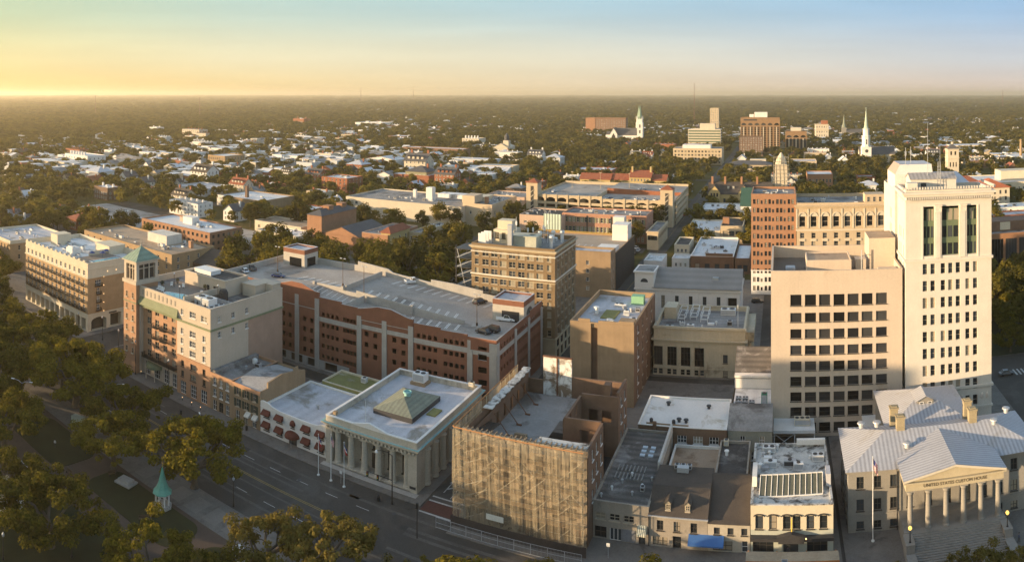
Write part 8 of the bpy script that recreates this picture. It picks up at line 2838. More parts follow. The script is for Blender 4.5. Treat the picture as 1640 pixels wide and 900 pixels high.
def put_house(x, y, kind, col, roof, s=1.0, rz=0.0, windows=True, label=None):
 p = house_proto(kind, col, roof)
 x -= p['W'] * s / 2
 r_ = thing({'row': 'terrace_building', 'shed': 'commercial_building'}.get(kind, 'house'), label or unique(f"{col} {'' if kind in ('hip',) else RNAME[roof] + ' '}{KNAME[kind]}", x, y, s), 'house' if kind not in ('shed', 'row') else 'building', (x, y, 0), rz, 'houses and low buildings of the tree filled town')
 r_.scale = (s, s, s)
 for k in ('wall', 'roof'):
  place(p[k], k, r_)
 for m in p['chimney']:
  place(m, 'chimney', r_)
 if windows:
  for P, a in p['wins']:
   far_window(r_, P, a, 1.1, 1.7, frame_mat('white'), G_DARK)
 RECTS.append((x, y, p['W'] * s, p['D'] * s, 0))
 return r_
for (px, py, kind, col, roof, wpx) in (
  (40, 298, 'gable', 'white', 'dark', 20), (87, 294, 'gable', 'cream', 'dark', 16), (147, 293, 'hip', 'white', 'metal', 42), (103, 294, 'gable', 'tan', 'dark', 20), (35, 325, 'gable', 'white', 'snow', 26),
  (81, 352, 'gable', 'cream', 'grey', 28), (45, 262, 'hip', 'brick', 'grey', 22), (188, 280, 'hip', 'tan', 'grey', 22), (206, 284, 'gable', 'white', 'dark', 12), (112, 266, 'flat', 'white', 'snow', 22),
  (318, 297, 'dormer', 'white', 'dark', 42), (285, 333, 'dormer', 'cream', 'dark', 38), (378, 314, 'dormer', 'cream', 'red', 36), (283, 299, 'gable', 'white', 'slate', 13), (297, 299, 'gable', 'white', 'slate', 16),
  (244, 264, 'hip', 'white', 'metal', 22), (230, 314, 'flat', 'cream', 'grey', 28), (500, 296, 'dormer', 'brick', 'slate', 28), (487, 277, 'flat', 'grey', 'grey', 36), (551, 260, 'row', 'white', 'snow', 34),
  (519, 260, 'flat', 'cream', 'snow', 26), (455, 264, 'flat', 'blue', 'snow', 22), (414, 248, 'shed', 'white', 'snow', 22), (430, 312, 'flat', 'brick', 'snow', 36), (567, 279, 'hip', 'brick', 'metal', 30),
  (606, 241, 'flat', 'olive', 'snow', 16), (664, 281, 'dormer', 'cream', 'slate', 38), (666, 296, 'hip', 'olive', 'slate', 40), (711, 300, 'dormer', 'brick', 'slate', 34), (718, 276, 'gable', 'white', 'dark', 18),
  (614, 289, 'flat', 'tan', 'dark', 22), (773, 291, 'row', 'brick', 'slate', 28), (813, 288, 'flat', 'brick', 'snow', 18), (748, 291, 'hip', 'brown', 'dark', 24), (856, 262, 'dormer', 'white', 'slate', 24),
  (885, 266, 'hip', 'grey', 'metal', 26), (1078, 292, 'flat', 'white', 'slate', 26), (1097, 308, 'flat', 'blue', 'snow', 24), (1060, 250, 'gable', 'tan', 'metal', 14), (1352, 268, 'gable', 'white', 'snow', 22),
  (1420, 243, 'row', 'white', 'snow', 30), (1462, 240, 'flat', 'brick', 'snow', 24), (1495, 258, 'dormer', 'grey', 'slate', 26), (1560, 262, 'row', 'cream', 'snow', 40), (1470, 258, 'flat', 'white', 'metal', 24),
  (590, 206, 'shed', 'white', 'snow', 52), (478, 202, 'flat', 'brick', 'snow', 28), (640, 226, 'shed', 'brown', 'snow', 40), (560, 226, 'row', 'tan', 'snow', 30), (1620, 244, 'shed', 'white', 'snow', 50),
  (70, 219, 'shed', 'cream', 'snow', 30), (245, 214, 'flat', 'white', 'snow', 22), (305, 220, 'row', 'cream', 'snow', 40), (350, 216, 'shed', 'cream', 'snow', 40), (370, 224, 'row', 'tan', 'snow', 24), (210, 245, 'shed', 'white', 'snow', 50), (250, 250, 'shed', 'brick', 'snow', 30)):
 X, Y = at(px, py)
 p = house_proto(kind, col, roof)
 s = wpx * math.hypot(X, Y) / FP / (p['W'] * (0.75 if px < 900 else 1.0) + p['D'] * (0.5 if px < 500 else 0.3))
 put_house(X, Y, kind, col, roof, max(0.7, min(s, 2.2)))
rr = random.Random(77)
n_h = 0
tries = 0
while n_h < 230 and tries < 5000:
 tries += 1
 f = rr.random()
 r = 330 + 1500 * f ** 1.35
 px = rr.uniform(0, 1640)
 if px < 420 and r > 1300:
  continue
 if 1010 < px < 1180 and r < 480 or (r < 420 and 430 < px < 1250):
  continue
 a = (px - XV) / FP
 X, Y = r * math.sin(a), r * math.cos(a)
 kind = rr.choices(['gable', 'hip', 'flat', 'row', 'dormer', 'shed'], [4, 3, 5, 2.5, 1.5, 2 if r > 600 else 0.4])[0]
 col = rr.choices(list(COLS), [5, 4, 3, 3.5, 2.5, 1.2, 1, 1.5])[0]
 roof = rr.choices(['snow', 'grey', 'metal'], [6, 3, 1])[0] if kind in ('flat', 'row', 'shed') else rr.choices(['dark', 'slate', 'metal', 'grey', 'red', 'snow'], [4, 3, 2.5, 2, 1, 1])[0]
 p = house_proto(kind, col, roof)
 s = rr.uniform(0.85, 1.15)
 if any(blocked(X + dx * p['W'] * s / 2, Y + dy * p['D'] * s, 3.0) for dx in (-1, 0, 1) for dy in (0, 0.5, 1)):
  continue
 put_house(X, Y, kind, col, roof, s, windows=r < 700)
 n_h += 1
# == TOWN TREES AND FAR WOODS
def in_frame(x, y, pad=30):
 p = XV + FP * math.atan2(x, y)
 return -pad < p < 1640 + pad and y > 0
def field(x, y):
 return 0.5 + 0.25 * math.sin(x * 0.013 + 1.7 * math.sin(y * 0.006)) + 0.25 * math.sin(y * 0.011 + 1.1 * math.sin(x * 0.008 + 2))
cand = []
fixed = [(-288, 309, 1.55, 0), (-353, 232, 1.3, 5), (-158, 212, 1.25, 1), (-146, 222, 1.3, 2), (-170, 226, 1.3, 3), (-134, 216, 1.2, 4), (-120, 222, 1.2, 0), (-126, 236, 1.3, 1), (-142, 240, 1.3, 2), (-160, 244, 1.3, 3), (-178, 240, 1.2, 4), (-112, 238, 1.2, 5), (-118, 252, 1.2, 0), (-136, 256, 1.2, 1), (-152, 260, 1.2, 2), (-170, 262, 1.2, 0), (-196, 214, 1.2, 3), (-206, 206, 1.1, 4), (-190, 228, 1.2, 5), (-205, 240, 1.2, 1), (-220, 250, 1.2, 2), (-232, 236, 1.1, 0), (-186, 208, 1.15, 2), (-100, 262, 1.1, 4), (-130, 270, 1.1, 3), (-108, 276, 1.0, 1), (-262, 318, 1.1, 2), (-250, 322, 1.0, 3)]
for (x, y, s, k) in fixed:
 cand.append((x, y, s * 1.35, k))
rr = random.Random(5)
r = 235.0
while r < 900:
 step = 10.5 + (r - 235) * 0.008
 n = int(r * 1.48 / step)
 for i in range(n):
  a = (-30 - XV) / FP + 1.50 * (i + rr.random()) / n
  q = r + rr.uniform(-step, step) * 0.5
  x, y = q * math.sin(a), q * math.cos(a)
  if rr.random() > 0.62 + 0.6 * field(x, y):
   continue
  if blocked(x, y, 2.6):
   continue
  if -300 < x < -118 and y < 300 and rr.random() < 0.5:
   continue
  cand.append((x, y, rr.uniform(0.8, 1.45), rr.randrange(6)))
 r += step
cand.sort(key=lambda t_: t_[0] ** 2 + t_[1] ** 2)
TONE = ['dark green', 'olive green', 'rounded green', 'tall olive', 'bushy green', 'wide green']
IND = 255
for (x, y, s, k) in cand[:IND]:
 put_tree(RT[k], x, y, s, rr.uniform(0, 6.28), unique(TONE[k] + ' tree', x, y, s), name='town_tree', group='trees of the town')
stuff_pts = [(x, y, s * 1.05) for (x, y, s, k) in cand[IND:]]
while r < 17000:
 step = (13 + (r - 900) * 0.008) if r < 2500 else (26 + (r - 2500) * 0.022)
 n = int(r * 1.52 / step)
 for i in range(n):
  a = (-50 - XV) / FP + 1.54 * (i + rr.random()) / n
  q = r + rr.uniform(-step, step) * 0.5
  x, y = q * math.sin(a), q * math.cos(a)
  px = XV + FP * a
  dens = 0.35 + 0.6 * field(x * 0.6, y * 0.6) + (0.3 if px < 500 and r > 1200 else 0.0)
  if rr.random() > dens:
   continue
  if blocked(x, y, 2.0):
   continue
  stuff_pts.append((x, y, rr.uniform(0.8, 1.5) * max(1.0, step / 12.0)))
 r += step
# houses too far and too many to tell apart: one mass
dh = MB()
rr = random.Random(12)
for k in range(5200):
 q = 620 + 4200 * rr.random() ** 1.2
 a = rr.uniform(-820, 820) / FP + (820 - XV) / FP
 x, y = q * math.sin(a), q * math.cos(a)
 if (a * FP + XV < 470 and q > 1350) or field(y * 0.5, x * 0.5) < 0.5 or blocked(x, y, 8):
  continue
 w, d, h = rr.uniform(8, 15), rr.uniform(8, 16), rr.uniform(7, 10)
 if rr.random() < 0.12:
  w, d = w * rr.uniform(2, 4), d * 2
 c = rr.choice((0, 0, 1, 2, 3, 4))
 if rr.random() < 0.5:
  dh.box(x, y, 0, x + w, y + d, h, c, 5)
 else:
  dh.box(x, y, 0, x + w, y + d, h - 2, c)
  gable_roof(dh, x, y, x + w, y + d, h - 1.98, 3, 0.3, rr.choice('xy'), rr.choice((5, 6, 6)), 0.15, c)
tag(dh.build('distant_houses', [WHITE_WALL, IVORY, BEIGE, RED_BRICK, COLS['grey'], SNOW, GREY_ROOF]), 'scatter of small pale houses and white roofs over the far plain', 'houses', kind='stuff')
me = bpy.data.meshes.new('distant_woods')
me.from_pydata([(x, y, 0.0) for x, y, s in stuff_pts], [], [])
at_ = me.attributes.new('size', 'FLOAT', 'POINT')
at_.data.foreach_set('value', [s for x, y, s in stuff_pts])
woods = bpy.data.objects.new('distant_woods', me)
COL.objects.link(woods)
tag(woods, 'hazy mass of trees spreading over the town and plain to the horizon', 'woods', kind='stuff')
src = []
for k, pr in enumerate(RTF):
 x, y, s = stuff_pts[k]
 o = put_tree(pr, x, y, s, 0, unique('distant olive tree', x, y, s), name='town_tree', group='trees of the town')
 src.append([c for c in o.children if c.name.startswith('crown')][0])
ng = bpy.data.node_groups.new('scatter_woods', 'GeometryNodeTree')
ng.interface.new_socket('Geometry', in_out='INPUT', socket_type='NodeSocketGeometry')
ng.interface.new_socket('Geometry', in_out='OUTPUT', socket_type='NodeSocketGeometry')
gi, go = ng.nodes.new('NodeGroupInput'), ng.nodes.new('NodeGroupOutput')
ip = ng.nodes.new('GeometryNodeInstanceOnPoints')
jn = ng.nodes.new('GeometryNodeJoinGeometry')
for o in src:
 oi = ng.nodes.new('GeometryNodeObjectInfo')
 oi.inputs['Object'].default_value = o
 oi.inputs['As Instance'].default_value = True
 oi.transform_space = 'ORIGINAL'
 ng.links.new(oi.outputs['Geometry'], jn.inputs[0])
na = ng.nodes.new('GeometryNodeInputNamedAttribute')
na.data_type = 'FLOAT'
na.inputs['Name'].default_value = 'size'
rv = ng.nodes.new('FunctionNodeRandomValue')
rv.data_type = 'FLOAT_VECTOR'
rv.inputs['Min'].default_value = (0, 0, 0)
rv.inputs['Max'].default_value = (0, 0, 6.28)
ri = ng.nodes.new('FunctionNodeRandomValue')
ri.data_type = 'INT'
ri.inputs['Min'].default_value if False else None
for s_ in ri.inputs:
 if s_.type == 'INT' and s_.name == 'Max':
  s_.default_value = 2
 if s_.type == 'INT' and s_.name == 'Min':
  s_.default_value = 0
ip.inputs['Pick Instance'].default_value = True
ng.links.new(gi.outputs[0], ip.inputs['Points'])
ng.links.new(jn.outputs[0], ip.inputs['Instance'])
ng.links.new(rv.outputs[0], ip.inputs['Rotation'])
ng.links.new([o for o in ri.outputs if o.type == 'INT'][0], ip.inputs['Instance Index'])
sc_ = ng.nodes.new('ShaderNodeCombineXYZ')
mq = ng.nodes.new('ShaderNodeMath')
mq.operation = 'POWER'
mq.inputs[1].default_value = 0.5
ng.links.new(na.outputs[0], sc_.inputs[0])
ng.links.new(na.outputs[0], sc_.inputs[1])
ng.links.new(na.outputs[0], mq.inputs[0])
ng.links.new(mq.outputs[0], sc_.inputs[2])
ng.links.new(sc_.outputs[0], ip.inputs['Scale'])
ng.links.new(ip.outputs[0], go.inputs[0])
md = woods.modifiers.new('scatter', 'NODES')
md.node_group = ng
print('woods points', len(stuff_pts), 'houses', n_h)
# ivy on the low building beside the theatre
rr = random.Random(9)
mb = MB()
for i in range(1600):
 u, z = rr.uniform(0, IVY_ON.W), 7.6 * rr.random() ** 0.8
 if math.sin(u * 2.2) > 0.75 and z > 1:
  continue
 leaf_quad(mb, Vector((u, -0.15 - 0.25 * rr.random(), z)), 0.35, rr)
mb.build('ivy', MIDLEAF, IVY_ON.root)
# potted shrubs
for p_ in POTS:
 mb = MB()
 for i in range(160):
  d = rand_dir(rr)
  leaf_quad(mb, Vector((0, 0, 1.15)) + d * 0.65 * rr.random() ** 0.4, 0.12, rr)
 mb.build('foliage', MIDLEAF, p_)
# == HAZE
HZ = MB().box(-22000, -2000, -1.0, 22000, 22500, 140.0)
hz = HZ.mesh('haze', None) if False else None
hm = bpy.data.materials.new('evening_haze')
hm.use_nodes = True
t = hm.node_tree
t.nodes.clear()
o = nd(t, 'ShaderNodeOutputMaterial')
pv = nd(t, 'ShaderNodeVolumePrincipled')
pv.inputs['Color'].default_value = (0.95, 0.83, 0.60, 1)
pv.inputs['Density'].default_value = 0.00011
pv.inputs['Anisotropy'].default_value = 0.42
t.links.new(pv.outputs[0], o.inputs['Volume'])
ho = HZ.build('haze', hm)
tag(ho, kind='stuff')
# == SHADE BLOCKS LEFT OF THE SQUARE (added out of view to shade the streets)
for (x, y, w, d, h, m, lab) in ((-214, -6, 16, 27, 13, OLD_BRICK, 'added tan brick shade block south west of the square, outside the view'),
        (-214, 21.5, 16, 27, 13, GREIGE, 'added low greige shade block west of the square, outside the view'),
        (-212, 50, 13, 12, 44, RED_BRICK, 'added slender tall red brick shade block west of the square, outside the view')):
 b = Bld('shade_block', lab, x, y, w, d)
 for z in [1.5 + 3.5 * k for k in range(int(h / 3.6))]:
  for u in even(1, d - 1, max(3, int(d / 5))):
   b.op['R'].append((u - 0.9, z, 1.8, 2.0, 0.2))
   far_window(b.root, b.P('R', u, z, 0.2), PI / 2, 1.8, 2.0, frame_mat('white'), G_DARK)
 b.wall(h, [m])
 b.flat_roof(h - 0.8, GREY_ROOF, 0.8, 0.4)
# == VEHICLES
CARP = {'red': (0.45, 0.02, 0.015), 'white': (0.72, 0.72, 0.72), 'black': (0.015, 0.015, 0.017), 'blue': (0.015, 0.03, 0.12), 'silver': (0.42, 0.43, 0.45), 'grey': (0.12, 0.125, 0.13)}
TYRE = mat('tyre_rubber', (0.02, 0.02, 0.02), 0.9)
RIM = mat('alloy_rim', (0.45, 0.45, 0.46), 0.35, 0.05, metal=0.6)
CGLASS = glass_mat('car_glass', 0, (0.02, 0.02, 0.02), 0.1, (0.015, 0.017, 0.02))
HEAD = mat('clear_headlight', (0.75, 0.75, 0.72), 0.2)
TAIL = mat('red_tail_light', (0.35, 0.01, 0.01), 0.3)
def paint(c):
 m = mat(c + '_car_paint', CARP[c], 0.25, 0.02, spec=0.6)
 return m
VEH = {}
def loft(mb, secs, m=0):
 """Skin a list of closed cross-sections (same number of points)."""
 n = len(secs[0])
 b0 = len(mb.v)
 for s in secs:
  mb.v.extend(s)
 for k in range(len(secs) - 1):
  for i in range(n):
   j = (i + 1) % n
   mb.f.append((b0 + k * n + i, b0 + k * n + j, b0 + (k + 1) * n + j, b0 + (k + 1) * n + i))
   mb.m.append(m)
 mb.f.append(tuple(b0 + i for i in range(n - 1, -1, -1)))
 mb.m.append(m)
 q = b0 + (len(secs) - 1) * n
 mb.f.append(tuple(q + i for i in range(n)))
 mb.m.append(m)
def vehicle(kind, color):
 k = (kind, color)
 if k in VEH:
  return VEH[k]
 L_, W_, hb = {'sedan': (4.6, 1.8, 0.86), 'suv': (4.7, 1.9, 1.0), 'pickup': (5.6, 1.95, 1.0)}[kind]
 w = W_ / 2
 mb = MB()
 def sec(x, z0, z1, ww):
  return [(x, -ww, z0 + 0.12), (x, -ww, z1 - 0.12), (x, -ww + 0.12, z1), (x, ww - 0.12, z1), (x, ww, z1 - 0.12), (x, ww, z0 + 0.12), (x, ww - 0.1, z0), (x, -ww + 0.1, z0)]
 bed = kind == 'pickup'
 loft(mb, [sec(-L_ / 2, 0.42, hb - 0.12, w - 0.12), sec(-L_ / 2 + 0.15, 0.3, hb, w - 0.03), sec(-L_ / 4, 0.26, hb + 0.02, w), sec(L_ / 6, 0.26, hb + 0.02, w), sec(L_ / 2 - 0.7, 0.28, hb - 0.06, w - 0.04), sec(L_ / 2 - 0.12, 0.3, hb - 0.16, w - 0.1), sec(L_ / 2, 0.4, hb - 0.3, w - 0.22)])
 body = mb.mesh('body', paint(color))
 x0, x1, h = {'sedan': (-1.75, 1.05, 1.42), 'suv': (-2.2, 1.05, 1.72), 'pickup': (-0.55, 1.35, 1.76)}[kind]
 r0, r1 = {'sedan': (-1.0, 0.35), 'suv': (-1.95, 0.45), 'pickup': (-0.4, 0.75)}[kind]
 gb = MB()
 gb.m = []
 b0 = [(x0, -w + 0.1, hb), (x1, -w + 0.1, hb), (x1, w - 0.1, hb), (x0, w - 0.1, hb)]
 t0 = [(r0, -w + 0.32, h), (r1, -w + 0.32, h), (r1, w - 0.32, h), (r0, w - 0.32, h)]
 for i in range(4):
  j = (i + 1) % 4
  gb.face([b0[i], b0[j], t0[j], t0[i]])
 cabin = gb.mesh('windows', CGLASS)
 rb = MB()
 rb.box(r0 - 0.04, -w + 0.3, h - 0.03, r1 + 0.04, w - 0.3, h + 0.03)
 for i in range(4):
  rb.tube(b0[i], t0[i], 0.05, n=4)
 roof = rb.mesh('roof_panel', paint(color))
 wh = MB()
 wh.tube((0, -0.11, 0), (0, 0.11, 0), 0.34, n=14)
 wheel = wh.mesh('wheel', TYRE)
 ri = MB()
 ri.tube((0, -0.125, 0), (0, 0.125, 0), 0.2, n=10)
 rim = ri.mesh('rim', RIM)
 hl = MB().box(-0.02, -0.18, -0.06, 0.05, 0.18, 0.06).mesh('headlight', HEAD)
 tl_ = MB().box(-0.05, -0.14, -0.1, 0.02, 0.14, 0.1).mesh('tail_light', TAIL)
 bd = None
 if bed:
  bb = MB().ring(-L_ / 2 + 0.05, -w + 0.05, -0.6, w - 0.05, 0.1, hb + 0.021, hb + 0.3)
  bd = (bb.mesh('bed_wall', paint(color)), MB().box(-L_ / 2 + 0.16, -w + 0.16, hb + 0.022, -0.71, w - 0.16, hb + 0.04).mesh('bed_floor', DARK_METAL))
 VEH[k] = (L_, w, hb, body, cabin, roof, wheel, rim, hl, tl_, bd)
 return VEH[k]
def put_vehicle(kind, color, x, y, z, rz, label, group=None, small=False):
 L_, w, hb, body, cabin, roof, wheel, rim, hl, tl_, bd = vehicle(kind, color)
 r_ = thing({'sedan': 'parked_car', 'suv': 'parked_suv', 'pickup': 'pickup_truck'}[kind], label, 'car' if kind != 'pickup' else 'truck', (x, y, z), rz, group)
 place(body, 'body', r_)
 place(cabin, 'windows', r_)
 place(roof, 'roof_panel', r_)
 for sx in (-L_ * 0.29, L_ * 0.30):
  for sy in (-w + 0.12, w - 0.12):
   o = place(wheel, 'wheel', r_, (sx, sy, 0.34))
   if not small:
    place(rim, 'rim', o)
 if not small:
  for sy in (-w + 0.4, w - 0.4):
   place(hl, 'headlight', r_, (L_ / 2 - 0.06, sy, hb - 0.36))
   place(tl_, 'tail_light', r_, (-L_ / 2 + 0.05, sy, hb - 0.3))
 if bd:
  place(bd[0], 'bed_wall', r_)
  place(bd[1], 'bed_floor', r_)
 return r_
g_ = 'vehicles on the brick garage roof'
for (kind, col, px, py, h, rz, lab) in (('pickup', 'white', 661, 457, 18.6, 1.0, 'white pickup parked alone by the back wall of the garage roof'), ('suv', 'black', 769, 487, 17.0, 1.1, 'small dark car parked at the back wall of the garage roof'),
          ('suv', 'black', 788, 531, 16.6, 2.9, 'black four wheel drive at the front corner of the garage roof'), ('sedan', 'black', 774, 534, 16.6, 2.9, 'black sedan beside the four wheel drive on the garage roof'),
          ('pickup', 'white', 811, 514, 16.6, 0.1, 'white pickup by the stair tower on the garage roof'), ('sedan', 'red', 817, 507, 16.6, 0.1, 'bright red car behind the white pickup on the garage roof'),
          ('sedan', 'white', 392, 436, 20.3, 2.7, 'white car at the left end of the garage roof'), ('pickup', 'grey', 403, 432, 20.3, 2.7, 'dark pickup beside the white car at the left end of the garage roof'),
          ('sedan', 'blue', 446, 444, 20.3, 0.3, 'deep blue car near a lamp pole on the garage roof')):
 X, Y = at(px, py, h)
 zz = deck_back(X - GX) if Y - GY > YS else deck_front(X - GX)
 put_vehicle(kind, col, X, Y, zz + 0.01, rz, lab, g_)
X, Y = at(384, 893)
put_vehicle('suv', 'white', X, Y, 0.0, 2.6, 'white car cut by the bottom edge beside the fan palms')
g_ = 'cars in the small parking lot'
for k, (px, py, col) in enumerate(((201, 339, 'white'), (211, 344, 'silver'), (222, 350, 'white'), (193, 353, 'black'), (208, 354, 'silver'), (172, 340, 'grey'))):
 X, Y = at(px, py)
 put_vehicle('sedan', col, X, Y, 0.03, 0.4, f"{col} car in the small parking lot left of the orange brick office block", g_, small=True)
g_ = 'cars on the side street and nearby lots'
for (px, py, col, rz, lab) in ((97, 359, 'silver', 0.4, 'silver car on the road below the two chimney cottage'), (1115, 332, 'white', 1.5, 'white car driving along the side street'), (1121, 330, 'silver', 1.5, 'silver car driving along the side street'), (1096, 345, 'red', 1.5, 'red car parked on the side street'),
       (1019, 398, 'white', 1.5, 'white car in the kerb lot by the black louvred deck'), (1023, 402, 'silver', 1.5, 'silver car in the kerb lot by the black louvred deck'), (1017, 407, 'black', 1.5, 'black car in the kerb lot by the black louvred deck'), (1213, 485, 'black', 0.1, 'black car parked between the church and the beige block'),
       (530, 322, 'grey', 0.3, 'grey car in the street above the theatre'), (515, 325, 'white', 0.3, 'white car in the street above the theatre'), (120, 497, 'black', 0.1, 'black car in front of the long brown hotel'), (1612, 600, 'grey', 0.0, 'grey car in the street right of the white tower')):
 X, Y = at(px, py)
 put_vehicle('sedan' if rz != 0.1 else 'suv', col, X, Y, 0.0, rz, lab, g_, small=True)
g_ = 'cars on the beige garage roof'
gx, gy, gw, gh = GB2
for (u, v, col) in ((0.56, 4, 'white'), (0.60, 3, 'blue'), (0.80, 5, 'white'), (0.86, 5, 'silver'), (0.95, 4, 'white')):
 put_vehicle('sedan', col, gx + gw * u, gy + v + 4, gh - 2.38, 1.4, f"{col} car on the lower front deck of the beige arched garage", g_, small=True)
for (u, v, col) in ((0.76, 36, 'white'), (0.80, 36, 'silver'), (0.08, 20, 'white'), (0.93, 40, 'white')):
 put_vehicle('sedan', col, gx + gw * u, gy + v, gh + (-1.28 if u < 0.5 else 0.0), 1.4, f"{col} car on the {'left' if u < 0.5 else 'upper rear'} deck of the beige arched garage", g_, small=True)
# == STREET FURNITURE
def lamp_post(x, y, z, h, label, arms=1, rz=0.0, group='street lamps', lit=False):
 r_ = thing('street_lamp', label, 'street lamp', (x, y, z), rz, group)
 mb = MB().lathe(0, 0, [(0.22, 0), (0.2, 0.5), (0.1, 0.7), (0.07, h)], 8)
 mb.build('post', IRON, r_)
 if arms == 0:
  MB().lathe(0, 0, [(0.1, h), (0.22, h + 0.15), (0.26, h + 0.45), (0.1, h + 0.7), (0.03, h + 0.85)], 8).build('lantern', LAMP_ON if lit else GREY_METAL, r_)
  return r_
 for s_ in ((1,) if arms == 1 else (-1, 1)):
  a = MB()
  pts = [(0, 0, h - 0.3), (s_ * 0.9, 0, h + 0.25), (s_ * 2.2, 0, h + 0.45)]
  for p, q in zip(pts, pts[1:]):
   a.tube(p, q, 0.05, n=6)
  ar = a.build('arm', GREY_METAL, r_)
  MB().box(s_ * 2.5 - 0.4, -0.14, h + 0.36, s_ * 2.5 + 0.4, 0.14, h + 0.5).build('lamp_head', WHITE_METAL, ar)
 return r_
X, Y = at(35, 610, 10.0)
lamp_post(X, Y, 0.1, 9.6, 'tall twin armed street lamp rising above the oaks at the left edge', 2, 0.6)
X, Y = at(184, 613, 9.0)
lamp_post(X, Y, 0.0, 8.6, 'single armed street lamp above the oaks below the tower hotel', 1, 0.5)
X, Y = at(323, 672, 7.0)
lamp_post(X, Y, 0.1, 6.8, 'single armed street lamp behind the golden sided oak', 1, 2.6)
for (px, py, h, lab) in ((126, 538, 7, 'black lamp post at the corner of the long brown hotel'), (164, 545, 7, 'black lamp post by the arched side of the long brown hotel'), (190, 580, 9, 'black lamp post at the left corner of the tower hotel'), (217, 600, 9, 'black lamp post at the foot of the green pyramid tower'), (270, 635, 9, 'black lamp post right of the tower hotel entrance'),
      (374, 812, 5, 'small black lamp post on the pale kerb slabs'), (22, 818, 5, 'black lantern post beside the white monument'), (115, 895, 5, 'black lantern post at the bottom edge left of the kiosk'), (5, 898, 4, 'black lantern post in the bottom left corner')):
 X, Y = at(px, py)
 lamp_post(X, Y, 0.1, h, lab, 0, group='black lamp posts')
for (px, py) in ((196, 582), (208, 588), (226, 600), (292, 642), (307, 650), (321, 658), (268, 602)):
 X, Y = at(px, py)
 r_ = thing('bollard_light', 'small lit bollard light on the pavement in front of the tower hotel', 'light', (X, Y, 0.12), 0, 'lit bollards along the tower hotel')
 MB().lathe(0, 0, [(0.08, 0), (0.08, 0.7)], 8).build('post', IRON, r_)
 MB().lathe(0, 0, [(0.06, 0.7), (0.09, 0.78), (0.08, 0.9), (0.02, 0.95)], 8).build('lamp', LAMP_WARM, r_)
# lamp and signals at the bank corner
X, Y = at(628, 808)
r_ = thing('signal_pole', 'dark corner pole with curved lamp arm and traffic signal mast before the columned bank', 'traffic signal', (X, Y, 0.1), 0)
MB().lathe(0, 0, [(0.25, 0), (0.13, 0.6), (0.09, 9.5)], 8).build('pole', IRON, r_)
mb = MB()
pts = [(0, 0, 9.3), (-0.9, -0.1, 9.9), (-2.4, -0.3, 9.9), (-3.2, -0.4, 9.7)]
for p, q in zip(pts, pts[1:]):
 mb.tube(p, q, 0.06)
mb.build('lamp_arm', IRON, r_)
MB().lathe(-3.4, -0.42, [(0.35, 9.35), (0.3, 9.6), (0.12, 9.75)], 10).build('lamp_head', WHITE_METAL, r_)
MB().tube((0, 0, 4.6), (-5.2, -0.9, 5.3), 0.08, 0.05).build('mast_arm', IRON, r_)
for (u, v, z) in ((-3.0, -0.5, 4.0), (-5.2, -0.9, 4.3)):
 s_ = MB().box(-0.18, -0.15, 0, 0.18, 0.15, 1.0).build('signal_head', IRON, r_, (u, v, z))
 for q, c in enumerate((mat('green_lens', (0.02, 0.12, 0.05), 0.4), mat('amber_lens', (0.7, 0.45, 0.02), 0.4), mat('red_lens', (0.2, 0.02, 0.02), 0.4))):
  mb = MB()
  mb.tube((0, -0.151, 0.18 + q * 0.31), (0, -0.19, 0.18 + q * 0.31), 0.12, n=10)
  mb.build('lens', c, s_)
X, Y = at(668, 862)
r_ = thing('signal_pole', 'dark pole with a single signal arm at the bottom by the small oak', 'traffic signal', (X, Y, 0.0), 0)
MB().tube((0, 0, 0), (0, 0, 5.6), 0.11, 0.08).tube((0, 0, 5.4), (-1.8, -0.3, 4.9), 0.06).build('pole', IRON, r_)
MB().box(-0.18, -0.16, 5.3, 0.18, 0.16, 6.3).build('signal_head', IRON, r_)
X, Y = at(752, 842)
r_ = thing('signal_pole', 'short dark signal post at the scaffold corner', 'traffic signal', (X, Y, 0.1), 0)
MB().tube((0, 0, 0), (0, 0, 3.6), 0.1).build('pole', IRON, r_)
MB().box(-0.18, -0.3, 2.5, 0.18, -0.02, 3.5).build('signal_head', IRON, r_)
for (px, py, lab) in ((466, 718, 'blue street sign on a thin post before the white awning building'), (418, 690, 'small white sign on a post by the brick row'), (546, 775, 'white sign post beside the bank flagpoles'), (974, 895, 'white sign post in front of the greige shop')):
 X, Y = at(px, py)
 r_ = thing('street_sign', lab, 'sign', (X, Y, 0.12), 0, 'signs along the pavement')
 MB().tube((0, 0, 0), (0, 0, 2.6), 0.04).build('post', GREY_METAL, r_)
 MB().box(-0.3, -0.06, 2.0, 0.3, -0.041, 2.6).build('sign_panel', BLUE_CANVAS if 'blue' in lab else WHITE_METAL, r_)
FLAGM = [mat('flag_red', (0.42, 0.02, 0.03), 0.8), mat('flag_white', (0.7, 0.68, 0.66), 0.8), mat('flag_blue', (0.02, 0.03, 0.13), 0.8)]
